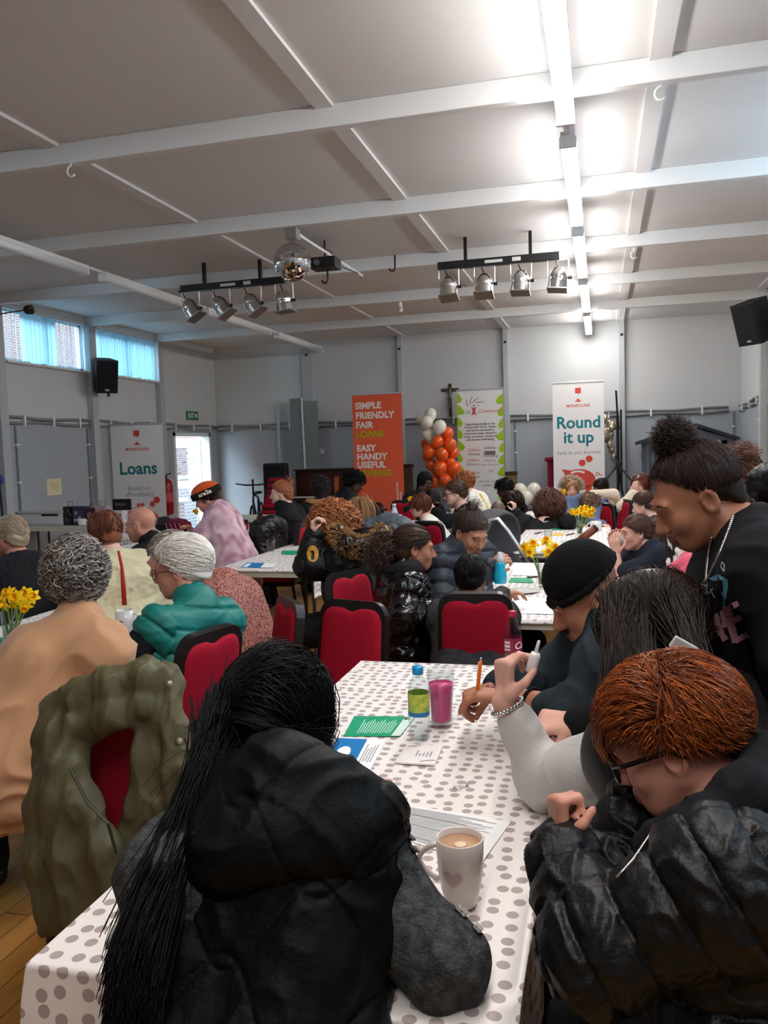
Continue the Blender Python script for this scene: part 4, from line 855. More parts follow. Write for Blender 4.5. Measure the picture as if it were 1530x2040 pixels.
# black lighting stand
p = atY(1228, 860, 13.3); zt = atY(1224, 778, 13.3)[2]; r = empty('lighting_stand', (p[0] + 0.02, 13.3, 0.45)); tag(r, 'tall black tripod stand right of the Round it up banner', 'stand'); og = r.location; cx = p[0] + 0.02
MB().tube([(cx, 13.3, 0.55), (cx, 13.3, 1.95)], 0.024, 8).build('column', black_metal, r, og); MB().tube([(cx, 13.3, 1.9), (cx - 0.02, 13.3, zt)], 0.015, 8).build('mast', black_metal, r, og); MB().tube([(cx + 0.05, 13.3, 0.8), (cx + 0.05, 13.3, 2.05)], 0.016, 8).build('pole', black_metal, r, og)
MB().box((cx - 0.04, 13.26, 1.12), (cx + 0.04, 13.34, 1.24), bev=0.01).build('collar', black_metal, r, og)
for q in (200, 335, 80): a = math.radians(q); e = (cx + 0.62 * math.cos(a), 13.3 + 0.5 * math.sin(a), 0.47); MB().tube([(cx, 13.3, 1.2), e], 0.016, 8).build('leg', black_metal, r, og); MB().tube([(cx, 13.3, 0.62), (cx + 0.4 * math.cos(a), 13.3 + 0.33 * math.sin(a), 0.7)], 0.01, 6).build('brace', black_metal, r, og)
# foil balloon bag hanging behind the stand
p = atY(1214, 865, 13.9); F = Field(p - np.array([.2, .15, .45]), p + np.array([.2, .15, .4]), 0.012)
for k in range(16): q = rng.randn(3) * (0.05, 0.03, 0.14); F.ell(p + q, (0.05, 0.05, 0.08), k=0.02)
F.cap(p + np.array([0, 0, .1]), p + np.array([0, 0, .32]), 0.03, 0.008, 0.03); v, f = F.mesh(); v = wrinkle(v, f, 0.008, 40, 3); tag(npmesh('foil_balloon', v, f, mat('foil_champagne', (190, 178, 156), 0.25, metal=0.8), None, p - np.array([0, 0, .4])), 'crumpled champagne foil balloon hanging behind the black stand', 'balloon'); MB().tube([p + np.array([0, 0, .3]), (p[0], YB - 0.05, 2.05)], 0.004, 6).build('ribbon', white_pvc, COL.objects[-1] if False else [o for o in COL.objects if o.name.startswith('foil_balloon')][0], p - np.array([0, 0, .4]))
# grey play house
shed = mat('shed_grey', (96, 104, 116), 0.6, bump=0.1); shed_d = mat('shed_dark', (46, 52, 64), 0.6)
a, b_, c_ = atY(1270, 880, 13.6), atY(1385, 850, 13.6), atY(1500, 866, 13.6); x0, x1 = a[0] + 0.02, min(c_[0], XR - 0.16); xm = b_[0]; zr = b_[2]; ze = a[2]
r = empty('play_house', ((x0 + x1) / 2, 13.7, 0.45)); tag(r, 'grey play house with a dark gabled roof and white window frame', 'play house'); og = r.location
MB().prism([(x0 + 0.06, 0.45), (x1 - 0.04, 0.45), (x1 - 0.04, ze), (xm, zr - 0.03), (x0 + 0.06, ze)], 13.55, 14.0).build('walls', shed, r, og)
MB().prism([(x0 - 0.04, ze - 0.05), (xm, zr - 0.0), (x1 + 0.02, ze - 0.03), (x1 + 0.02, ze + 0.02), (xm, zr + 0.05), (x0 - 0.04, ze)], 13.45, 14.05).build('roof', shed_d, r, og)
wx0, wx1 = xm - 0.3, x1 - 0.16; f_ = MB()
for lo, hi in (((wx0, 0.7), (wx0 + 0.09, ze - 0.02)), ((wx1 - 0.09, 0.7), (wx1, ze - 0.02)), ((wx0, ze - 0.08), (wx1, ze - 0.02))): f_.box((lo[0], 13.52, lo[1]), (hi[0], 13.56, hi[1]))
f_.build('window_frame', white_pvc, r, og); MB().box((wx0 + 0.08, 13.54, 0.7), (wx1 - 0.08, 13.55, ze - 0.07)).build('opening', shed_d, r, og)
mb = MB()
for k in range(9): mb.box((x0 + 0.08 + k * 0.08, 13.545, 0.45), (x0 + 0.09 + k * 0.08, 13.552, ze - 0.05))
mb.build('boarding', shed_d, r, og)
# bicycle against the back corner
def bike():
    c = atY(510, 1010, 13.6); r = empty('bicycle', (c[0], 13.6, 0)); tag(r, 'dark blue bicycle standing in the back left corner', 'bicycle'); og = r.location
    bm_ = mat('bike_blue', (28, 48, 92), 0.3, 0.5, coat=0.3); X = np.array([0.25, -0.97, 0]); X = nrm(X); c0 = np.array([c[0], 13.65, 0.0]); rub = black_metal
    def P(a, z, s=0): return c0 + X * a + np.array([X[1], -X[0], 0]) * -s + np.array([0, 0, z])
    for nm, a in (('front_wheel', 0.5), ('rear_wheel', -0.45)):
        w = MB(); w.tube([P(a + 0.31 * math.cos(t), 0.33 + 0.31 * math.sin(t)) for t in np.linspace(0, 2 * math.pi, 33)], 0.022, 8); wo = w.build(nm, rub, r, og, True)
        sp = MB()
        for k in range(12): t = k * math.pi / 6; sp.tube([P(a, 0.33), P(a + 0.3 * math.cos(t), 0.33 + 0.3 * math.sin(t))], 0.002, 4)
        sp.build('spokes', alu, wo, og)
    f_ = MB(); bb = P(-0.02, 0.3); seat = P(-0.15, 0.75); head = P(0.36, 0.85); headl = P(0.4, 0.7); rw = P(-0.45, 0.33); fw = P(0.5, 0.33)
    for a, b in ((bb, seat), (seat, head), (bb, headl), (bb, rw), (seat, rw), (head, headl)): f_.tube([a, b], 0.02, 8)
    f_.build('frame', bm_, r, og, True); MB().tube([headl, fw], 0.016, 8).build('fork', bm_, r, og, True); MB().tube([head, P(0.35, 1.0), P(0.37, 1.1)], 0.018, 8).build('stem', rub, r, og)
    MB().tube([P(0.36, 1.03, -0.3), P(0.38, 1.0, -0.12), P(0.38, 1.0, 0.12), P(0.36, 1.03, 0.3)], 0.014, 8).build('handlebar', rub, r, og, True)
    MB().ball(P(-0.18, 0.84), (0.07, 0.13, 0.03), 12).build('saddle', rub, r, og, True); MB().tube([seat, P(-0.17, 0.83)], 0.013, 8).build('seat_post', alu, r, og)
    MB().tube([bb, P(0.08, 0.16), ], 0.012, 6).build('crank', alu, r, og)
bike()

# ================================================================== PEOPLE
def skin_mat(name, c):
    m = mat(name, c, 0.5, 0.35, var=0.06, vscale=30); b = m.node_tree.nodes['Principled BSDF']; b.inputs['Subsurface Weight'].default_value = 0.0; return m
SKIN = {k: skin_mat('skin_' + k, c) for k, c in dict(pale=(230, 184, 166), pink=(222, 170, 152), ruddy=(208, 146, 126), tan=(176, 118, 92), olive=(190, 138, 112), brown=(174, 118, 92), dark=(78, 50, 40)).items()}
LIP = {k: mat('lip_' + k, c, 0.4, 0.4) for k, c in dict(pale=(186, 104, 98), pink=(180, 100, 94), ruddy=(164, 90, 82), tan=(140, 80, 70), olive=(158, 92, 84), brown=(112, 62, 54), dark=(70, 42, 38)).items()}
eye_w = mat('eye_white', (226, 222, 218), 0.2, 0.5); eye_i = mat('eye_iris', (44, 30, 24), 0.15, 0.6)
def hairm(name, c1, c2, rough=0.42, spec=0.5): return mat('hair_' + name, c1, rough, spec, island=c2)
def cloth_m(name, c, rough=0.85, bump=0.25, bscale=60, sheen=0.2, spec=0.2, **k): return mat(name, c, rough, spec, bump=bump, bscale=bscale, sheen=sheen, **k)

def basis(yaw, pitch=0, roll=0):
    """columns: right, forward, up; yaw 0 = away from the camera, 90 = to the right, pitch down positive"""
    a, p, r = math.radians(yaw), math.radians(pitch), math.radians(roll)
    f = np.array([math.sin(a) * math.cos(p), math.cos(a) * math.cos(p), -math.sin(p)]); x = np.array([math.cos(a), -math.sin(a), 0]); u = np.cross(x, f)
    x2 = x * math.cos(r) + u * math.sin(r); u2 = u * math.cos(r) - x * math.sin(r); return np.stack([x2, f, u2], 1)
def ik(a, b, l1, l2, hint):
    a = np.asarray(a, float); b = np.asarray(b, float); d = b - a; L = np.linalg.norm(d); mx = (l1 + l2) * 0.995
    if L > mx: b = a + d / L * mx; d = b - a; L = mx
    t = (l1 * l1 - l2 * l2 + L * L) / (2 * L); h = math.sqrt(max(l1 * l1 - t * t, 0)); n = d / L; hint = np.asarray(hint, float); s = hint - n * (hint @ n); return a + n * t + nrm(s) * h, b
CURL = dict(relax=((22, 28, 18),) * 4, flat=((6, 8, 6),) * 4, fist=((78, 92, 60),) * 4, grip=((48, 55, 32),) * 4, pinch=((48, 52, 24), (56, 58, 30), (66, 66, 36), (74, 72, 40)), pen=((52, 50, 22), (58, 60, 30), (70, 74, 40), (76, 80, 44)))
def hand(F, Wp, d, n, side, s, curl='relax', tips=None):
    d = nrm(d); n = nrm(np.asarray(n, float) - d * (np.asarray(n, float) @ d)); u = np.cross(d, n) * (1 if side == 'R' else -1); c = CURL[curl]; Wp = np.asarray(Wp, float)
    for i, (off, L) in enumerate(((0.029, 0.074), (0.0095, 0.083), (-0.0105, 0.076), (-0.029, 0.06))):
        k = Wp + d * (0.088 - 0.004 * (i == 3)) * s + u * off * s - n * 0.003 * s
        F.cap(Wp + u * off * 0.55 * s + d * 0.01 * s, k, 0.0125 * s, 0.0115 * s, 0.012 * s); a = 0; cur = k
        sp = (off - 0.0) * 1.4
        for j, fr in enumerate((0.46, 0.3, 0.24)):
            a += math.radians(c[i][j]); dv = nrm(d * math.cos(a) + n * math.sin(a) + u * sp * math.cos(a)); nx = cur + dv * L * fr * s; F.cap(cur, nx, (0.0092 - 0.0006 * j - 0.0008 * (i == 3)) * s, (0.0086 - 0.0007 * j - 0.0008 * (i == 3)) * s, 0.003 * s); cur = nx
        if tips is not None: tips.append(cur)
    b = Wp + d * 0.022 * s + u * 0.026 * s; cl = {'flat': (0.1, 0.15), 'relax': (0.3, 0.45)}.get(curl, (0.55, 0.75))
    t1 = b + nrm(d * 0.62 + u * (0.75 - cl[0] * 0.5) + n * cl[0]) * 0.045 * s; t2 = t1 + nrm(d * 0.85 + u * (0.3 - cl[1] * 0.45) + n * cl[1]) * 0.034 * s
    F.cap(Wp + d * 0.02 * s, b, 0.014 * s, 0.014 * s, 0.012 * s); F.cap(b, t1, 0.0135 * s, 0.0105 * s, 0.01 * s); F.cap(t1, t2, 0.0105 * s, 0.0085 * s, 0.004 * s)
    if tips is not None: tips.append(t2)
def head_field(F, c, R, s, det=True, jaw=1.0, nose=1.0):
    P = lambda x, y, z: c + R @ (np.array([x, y, z]) * s)
    F.ell(P(0, -0.015, 0.03), np.array([0.074, 0.094, 0.083]) * s, R, 0.02 * s); F.ell(P(0, 0.026, -0.03), np.array([0.059, 0.062, 0.078]) * s, R, 0.03 * s)
    F.ell(P(0, 0.05, -0.079), np.array([0.04 * jaw, 0.036, 0.03]) * s, R, 0.03 * s)
    for q in (-1, 1):
        F.ell(P(q * 0.037, 0.06, -0.03), np.array([0.026, 0.026, 0.03]) * s, R, 0.02 * s); F.cap(P(q * 0.058, 0.0, -0.045), P(q * 0.025, 0.06, -0.088), 0.02 * s * jaw, 0.016 * s, 0.025 * s)
        F.ell(P(q * 0.077, -0.004, -0.008), np.array([0.011, 0.021, 0.033]) * s, R @ basis(0, 0, 0), 0.006 * s)
        if det:
            F.ell(P(q * 0.083, 0.0, -0.005), np.array([0.007, 0.011, 0.019]) * s, R, 0.005 * s, 'sub')
    if det:
        F.cap(P(-0.034, 0.082, 0.02), P(0.034, 0.082, 0.02), 0.012 * s, None, 0.018 * s)
        for q in (-1, 1): F.ell(P(q * 0.031, 0.1, -0.001), np.array([0.018, 0.013, 0.010]) * s, R, 0.012 * s, 'sub')
        for q in (-1, 1): F.ell(P(q * 0.031, 0.0738, 0.0055), np.array([0.0142, 0.0132, 0.0088]) * s, R, 0.004 * s); F.ell(P(q * 0.031, 0.0735, -0.0085), np.array([0.0138, 0.012, 0.006]) * s, R, 0.004 * s)
        F.cap(P(0, 0.086, 0.004), P(0, 0.106 * (0.97 + 0.03 * nose), -0.033), 0.008 * s, 0.0125 * s * nose, 0.010 * s)
        for q in (-1, 1): F.ell(P(q * 0.011 * nose, 0.096, -0.038), 0.0085 * s, None, 0.006 * s)
        F.cap(P(-0.017, 0.09, -0.059), P(0.017, 0.09, -0.059), 0.0075 * s, None, 0.006 * s); F.cap(P(-0.014, 0.089, -0.071), P(0.014, 0.089, -0.071), 0.0085 * s, None, 0.006 * s)
        F.cap(P(-0.021, 0.1, -0.0645), P(0.021, 0.1, -0.0645), 0.0035 * s, None, 0.003 * s, 'sub')

def skeleton(S):
    """joints from where the head is, how the body leans and where the hands are"""
    s = S.get('s', 1.0); w = S.get('w', 1.0); Hc = np.asarray(S['head'], float); R = basis(S['yaw'], S.get('pitch', 10), S.get('roll', 0)); by = S.get('byaw', S['yaw'])
    B = basis(by); fb, rb = B[:, 1], B[:, 0]; up = np.array([0, 0, 1.0]); J = dict(Hc=Hc, R=R, B=B, s=s, w=w)
    J['nk0'] = Hc + R @ (np.array([0, -0.022, -0.06]) * s); C7 = S.get('c7')
    C7 = Hc + R @ (np.array([0, -0.05, -0.11]) * s) + np.array([0, 0, -0.055 * s]) - fb * 0.02 * s if C7 is None else np.asarray(C7, float); J['C7'] = C7
    hz = S.get('hipz', 0.5 if not S.get('stand') else 0.9 * s); L = 0.5 * s; dz = C7[2] - hz
    if 'hip' in S: hip = np.asarray(S['hip'], float)
    else:
        if dz > L: hz = C7[2] - L; dz = L
        if dz < L * 0.55: hz = C7[2] - L * 0.55; dz = L * 0.55
        hip = C7 - fb * math.sqrt(max(L * L - dz * dz, 0)) * S.get('leanf', 1.0); hip[2] = hz
    J['hip'] = hip; ta = nrm(C7 - hip); J['ta'] = ta
    sw = 0.165 * s * w * S.get('sh', 1.0)
    for q, k in ((-1, 'L'), (1, 'R')):
        sh = S.get('sh' + k); sh = C7 - ta * 0.06 * s + rb * q * sw + fb * 0.01 * s if sh is None else np.asarray(sh, float); J['sh' + k] = sh
        wr = S.get('wr' + k); el = S.get('el' + k)
        if wr is None: wr = hip + fb * 0.36 * s + rb * q * 0.12 * s + up * (0.3 * s if not S.get('stand') else 0.0)
        wr = np.asarray(wr, float)
        if el is None: el, wr = ik(sh, wr, 0.28 * s, 0.245 * s, S.get('hint' + k, rb * q * 0.7 - up * 0.8 - fb * 0.3))
        J['el' + k] = np.asarray(el, float); J['wr' + k] = wr
        h = hip + rb * q * 0.09 * s * w
        if S.get('stand'): kn = np.array([h[0], h[1], 0.5 * s]) + fb * 0.03; an = np.array([h[0], h[1], 0.08 * s]); 
        else:
            kn = h + fb * 0.42 * s + rb * q * 0.03; kn[2] = min(h[2] - 0.0, 0.5 * max(s, 0.8)); an = kn - fb * 0.05; an[2] = 0.08 * s
        J['hp' + k], J['kn' + k], J['an' + k] = h, kn, an; J['to' + k] = an + fb * 0.15 * s + np.array([0, 0, -0.035 * s])
    return J
def torso(F, J, d=0.0, q=None, k=0.06, fat=1.0, shf=1.0):
    s, w, hip, C7, ta, B = J['s'], J['w'], J['hip'], J['C7'], J['ta'], J['B']; rb = B[:, 0]; fb = B[:, 1]; L = np.linalg.norm(C7 - hip)
    ch = hip + ta * L * 0.72 + fb * 0.012 * s
    for g in (-1, 1):
        F.cap(hip + rb * g * 0.085 * s * w, ch + rb * g * 0.085 * s * w, 0.112 * s * fat + d, 0.105 * s * (0.5 + 0.5 * fat) + d, k * s, q=q)
        F.cap(J['sh' + 'LR'[(g + 1) // 2]], C7 - ta * 0.02 * s, 0.062 * s * shf + d * shf, 0.055 * s + d, k * s); F.cap(ch + rb * g * 0.06 * s, J['sh' + 'LR'[(g + 1) // 2]], 0.085 * s + d, 0.062 * s * shf + d * shf, k * s)
def arm(F, J, side, d=0.0, q=None, to=1.0, k=0.03, fat=1.0):
    s = J['s']; a, e, w = J['sh' + side], J['el' + side], J['wr' + side]; F.cap(a, e, 0.05 * s * fat + d, 0.041 * s * fat + d, k * s, q=q)
    if to > 0: F.cap(e, e + (w - e) * to, 0.041 * s * fat + d, 0.027 * s * (0.5 + 0.5 * fat) + d, k * s, q=q)
def legs(F, J, d=0.0, k=0.04, to=1.0, fat=1.0):
    s = J['s']
    for g in 'LR':
        F.cap(J['hp' + g], J['kn' + g], 0.084 * s * fat + d, 0.058 * s + d, k * s); F.cap(J['kn' + g], J['kn' + g] + (J['an' + g] - J['kn' + g]) * to, 0.056 * s + d, 0.038 * s + d, k * s)
def bounds(J, m=0.2):
    P = np.array([J[k] for k in ('Hc', 'C7', 'hip', 'shL', 'shR', 'elL', 'elR', 'wrL', 'wrR', 'knL', 'knR', 'anL', 'anR', 'toL', 'toR')]); return P.min(0) - m, P.max(0) + m
def person(S):
    s = S.get('s', 1.0); h = S.get('h', 0.008); J = skeleton(S); lo, hi = bounds(J, 0.24 * max(s, 0.9)); lo[2] = max(lo[2], -0.03)
    sk = S.get('skin', 'pale'); fat = S.get('fat', 1.0); det = h < 0.0115
    F = Field(lo, hi, h); head_field(F, J['Hc'], J['R'], s, det, S.get('jaw', 1), S.get('nose', 1)); F.cap(J['nk0'], J['C7'], 0.053 * s * S.get('neck', 1), 0.062 * s * S.get('neck', 1), 0.03 * s)
    torso(F, J, 0, fat=fat); legs(F, J)
    for g in 'LR':
        arm(F, J, g, fat=S.get('armfat', 1.0)); F.cap(J['an' + g], J['to' + g], 0.038 * s, 0.03 * s, 0.02 * s)
        hd = S.get('hand' + g, {}); dd = hd.get('d'); dd = nrm(J['wr' + g] - J['el' + g]) if dd is None else np.asarray(dd, float)
        nn = hd.get('n', (0, 0, -1)); J['tips' + g] = []; hand(F, J['wr' + g], dd, nn, g, s * hd.get('s', 1), hd.get('curl', 'relax'), J['tips' + g])
    v, f = F.mesh(); cen = v[f].mean(1); loc = (cen - J['Hc']) @ J['R'] / s; mi = np.zeros(len(f), int)
    if det:
        lip = (np.abs(loc[:, 0]) < 0.024) & (loc[:, 1] > 0.082) & (loc[:, 2] < -0.0535) & (loc[:, 2] > -0.0785); mi[lip] = 1
    base = np.array([J['hip'][0], J['hip'][1], 0.0])
    root = npmesh('person', v, f, [SKIN[sk], LIP[sk]], None, base, True, mi)
    tag(root, S['label'], 'person', S.get('group')); J['root'] = root; J['base'] = base; J['S'] = S; J['h'] = h
    if det and S.get('eyes', True):
        rr = np.random.RandomState(3)
        for q in (-1, 1):
            bp = []
            for k in range(70):
                t = rr.rand(); x = 0.013 + 0.04 * t; y = 0.0925 - 6.5 * max(0, x - 0.02) ** 2 * 1.6; z = 0.0225 + 0.006 * math.sin(math.pi * min(1, t * 0.85 + 0.15)) - 0.004 * t + rr.randn() * 0.0014
                a = np.array([q * x, y, z]); bp.append([hl(J, a), hl(J, a + np.array([q * 0.003, 0.0012, 0.001])), hl(J, a + np.array([q * 0.0065, 0.0002 - 0.03 * max(0, x - 0.02), 0.0006]))])
            bv_, bf_ = tubes(np.array(bp), np.ones((70, 3)) * np.array([0.0006, 0.0006, 0.0002]) * s, 3); npmesh('eyebrow', bv_, bf_, S.get('browm', hairm('brow_brown', (60, 42, 34), (80, 58, 46))), root, base)
        for q in (-1, 1):
            e = MB(); c = J['Hc'] + J['R'] @ (np.array([q * 0.031, 0.0735, -0.0008]) * s); e.ball(c, 0.0118 * s, 12)
            g = J['R'] @ nrm((q * 0.05, 1, -0.25)); e.ball(c + g * 0.0065 * s, 0.0062 * s, 8, 1); e.build('eye', [eye_w, eye_i], root, base, True)
    return J
def quilt(v, f, J, spec):
    """stitched seams and puffed baffles: spec = (depth, torso spacing, sleeve spacing, seam width, pattern)"""
    amp, lt, la, sg, mode = spec; s = J['s']; B = J['B']; segs = [(J['hip'], J['C7'], 0.15 * s)]
    for g in 'LR': segs += [(J['sh' + g], J['el' + g], 0.05 * s), (J['el' + g], J['wr' + g], 0.04 * s)]
    best = np.full(len(v), 9.0); T = np.zeros(len(v)); isT = np.zeros(len(v), bool)
    for i, (a, b, r) in enumerate(segs):
        ab = b - a; L = np.linalg.norm(ab); t = (v - a) @ ab / (L * L); tc = np.clip(t, 0, 1); dd = np.linalg.norm(v - a - tc[:, None] * ab, axis=1) - r; m = dd < best; best[m] = dd[m]
        tt = t * L if i == 0 else t * L + (0.28 * s if i in (2, 4) else 0); T[m] = tt[m]; isT[m] = i == 0
    n = vnormals(v, f); lat = (v - J['hip']) @ B[:, 0]
    if mode == 'ogee':
        w = 0.3 * np.cos(2 * math.pi * lat / (lt * 1.15)); c = np.minimum(np.abs(((T / lt + w) % 1) - 0.5), np.abs(((T / lt - w + 0.5) % 1) - 0.5)); e = 0.5 - c; seam = np.minimum(np.abs((T / lt + w) % 1 - 0.0), 1 - np.abs((T / lt + w) % 1)); s2 = (T / lt - w + 0.5) % 1; s2 = np.minimum(s2, 1 - s2); u = np.minimum(seam, s2) * lt
    elif mode == 'diamond':
        p = ((T + lat) / lt) % 1; q = ((T - lat) / lt) % 1; u = np.minimum(np.minimum(p, 1 - p), np.minimum(q, 1 - q)) * lt
    else:
        lam = np.where(isT, lt, la); p = (T / lam + 0.06 * snoise(v, 9, 5)) % 1; u = np.minimum(p, 1 - p) * lam
    lam = np.where(isT, lt, la); puff = np.minimum(u / (lam * 0.5), 1) ** 0.5 - 0.6
    puck = np.exp(-(u / (sg * 3.5)) ** 2) * snoise(v, 150, 9) * 0.10
    return v + n * (amp * (puff - 0.55 * np.exp(-(u / sg) ** 2) + puck))[:, None]
def garment(J, name, m, fn, wr=0.0, wsc=30, pad=0.3, h=None, lo=None, hi=None, label=None, seed=0, sm=0, mi=None, qd=None):
    l, u = bounds(J, pad); l[2] = max(l[2], 0.0); F = Field(l if lo is None else lo, u if hi is None else hi, h or J['h'] * 1.1); fn(F); v, f = F.mesh()
    if not len(f): return None
    if sm: v = smooth_mesh(v, f, sm)
    if wr: v = wrinkle(v, f, wr, wsc, seed)
    if qd: v = quilt(v, f, J, qd)
    if mi is not None: mi = mi(v[f].mean(1))
    o = npmesh(name, v, f, m, J['root'], J['base'], True, mi)
    if label: o['label'] = label
    return o
def top(J, m, d=0.014, q=None, sleeves=1.0, name='jacket', wr=0.004, hem=0.1, collar=0.0, wsc=26, qa=None, sm=0, label=None, fat=None, seed=0, armfat=None, k=0.05, qd=None, h=None, shf=1.0):
    s = J['s']; fat = J['S'].get('fat', 1.0) if fat is None else fat; armfat = J['S'].get('armfat', 1.0) if armfat is None else armfat
    def fn(F):
        torso(F, J, d, q, k, fat, shf)
        for g in 'LR':
            if sleeves > 0.5: arm(F, J, g, d, qa or q, (sleeves - 0.5) * 2 * 0.97, fat=armfat)
            elif sleeves > 0: a, e = J['sh' + g], J['el' + g]; F.cap(a, a + (e - a) * sleeves * 2, 0.052 * s * armfat + d, 0.05 * s * armfat + d * 1.3, 0.03 * s)
        for g in (-1, 1):
            if hem: b = J['hip'] + J['B'][:, 0] * g * 0.08 * s * J['w']; F.cap(b, b - J['ta'] * hem + J['B'][:, 1] * 0.03, 0.115 * s * fat + d, 0.122 * s * fat + d, 0.05 * s, q=q)
        if collar: F.cap(J['C7'] - J['ta'] * 0.01, J['C7'] + (J['nk0'] - J['C7']) * collar, 0.07 * s + d * 0.6, 0.068 * s + d * 0.5, 0.02 * s)
    return garment(J, name, m, fn, wr, wsc, sm=sm, label=label, seed=seed, qd=qd, h=h)
def bottoms(J, m, d=0.012, name='trousers', to=0.97):
    s = J['s']
    def fn(F):
        legs(F, J, d, to=to)
        for g in (-1, 1): b = J['hip'] + J['B'][:, 0] * g * 0.07 * s * J['w']; F.cap(b, b + J['ta'] * 0.06 * s, 0.116 * s + d * 0.7, 0.112 * s + d * 0.5, 0.05 * s)
    garment(J, name, m, fn, 0.003, 24)
    for g in 'LR':
        def sh(F): F.cap(J['an' + g] - np.array([0, 0, 0.03 * s]), J['to' + g], 0.045 * s, 0.04 * s, 0.02 * s); F.plane((0, 0, 0.004), (0, 0, -1))
        q = np.array([J['an' + g], J['to' + g]]); garment(J, 'shoe', mat('shoe_black', (26, 25, 26), 0.5), sh, lo=np.maximum(q.min(0) - 0.1, (-99, -99, -0.02)), hi=q.max(0) + 0.1)
def hood_roll(J, m, r=0.055, back=0.07, drop=0.06, q=None, name='hood', wide=0.12, wr=0.004, label=None, h=None):
    """hood lying behind the neck"""
    s = J['s']; C, B, ta = J['C7'], J['B'], J['ta']
    def fn(F):
        pts = [C + B[:, 0] * (wide * math.sin(a)) * s + B[:, 1] * (-back * math.cos(a) + 0.02) * s - ta * drop * s * max(math.cos(a), -0.2) + ta * 0.035 * s for a in np.linspace(-2.0, 2.0, 9)]
        for a, b in zip(pts[:-1], pts[1:]): F.cap(a, b, r * s, None, 0.03 * s, q=q)
        F.cap(C - B[:, 1] * 0.06 * s - ta * 0.03 * s, C - B[:, 1] * 0.075 * s - ta * 0.15 * s, 0.075 * s, 0.055 * s, 0.04 * s)
    return garment(J, name, m, fn, wr, 30, label=label, h=h)

# ------------------------------------------------------------------ hair
def hl(J, p): return J['Hc'] + J['R'] @ (np.array(p) * J['s'])
def hair_shell(F, J, d=0.012, line=(0.075, 0.07, -0.085), front=True, k=0.012):
    """cap of hair following the skull; cut along the hairline"""
    s, R = J['s'], J['R']; F.ell(hl(J, (0, -0.015, 0.032)), np.array([0.074 + d, 0.096 + d, 0.084 + d]) * s, R, k * s)
    F.ell(hl(J, (0, -0.045, -0.02)), np.array([0.066 + d, 0.062 + d, 0.07 + d]) * s, R, k * s * 2)
def hair_cut(F, J, fz=0.062, nz=-0.085, k=0.012):
    s, R = J['s'], J['R']; a = np.array([0, 0.088, fz]); b = np.array([0, -0.07, nz]); d = b - a; n = np.array([0, -d[2], d[1]]); n = n / np.linalg.norm(n); n = n if n[2] < 0 else -n
    n = -n if (n @ (np.array([0, 0, 0.2]) - a)) > 0 else n
    F.plane(hl(J, a), R @ n, k * s)
def hair_mesh(J, m, fn, amp=0.004, freq=90, pad=None, h=None, name='hair', seed=0, extra=None, down=0.2, around=0.24):
    s = J['s']; c = J['Hc']; F = Field(c - np.array([around, around, down]) * s, c + np.array([around, around, 0.24]) * s, h or J['h'] * 0.9); fn(F); v, f = F.mesh()
    if amp and len(f): n = vnormals(v, f); v = v + n * (amp * snoise(v, freq, seed))[:, None]
    if extra is not None:
        ev, ef = extra
        v, f = (np.concatenate([v, ev]), np.concatenate([f, ef + len(v)])) if len(v) else (ev, ef)
    return npmesh(name, v, f, m, J['root'], J['base'], True)
def roots(J, n, fz=0.062, nz=-0.085, d=0.004, zmin=None, seed=1, xpart=None):
    """points on the scalp above the hairline, and the outward direction"""
    r = np.random.RandomState(seed); out = []
    while len(out) < n:
        u = nrm(r.randn(3)); p = np.array([0, -0.015, 0.032]) + u * np.array([0.076 + d, 0.098 + d, 0.086 + d])
        t = (p[1] - 0.088) / (-0.07 - 0.088)
        if p[2] < fz + (nz - fz) * t: continue
        if zmin is not None and p[2] < zmin: continue
        out.append((p, u))
    P = np.array([o[0] for o in out]); U = np.array([o[1] for o in out]); return P, U
def obst(J, d=0.03):
    s = J['s']; O = []
    for g in (-1, 1):
        O.append((J['hip'] + J['B'][:, 0] * g * 0.085 * s, J['hip'] + J['ta'] * 0.36 * s + J['B'][:, 0] * g * 0.085 * s, 0.112 * s + d)); k = 'LR'[(g + 1) // 2]; O.append((J['sh' + k], J['C7'], 0.062 * s + d)); O.append((J['sh' + k], J['elR' if g > 0 else 'elL'], 0.05 * s + d))
    O.append((J['nk0'], J['C7'], 0.06 * s)); return O
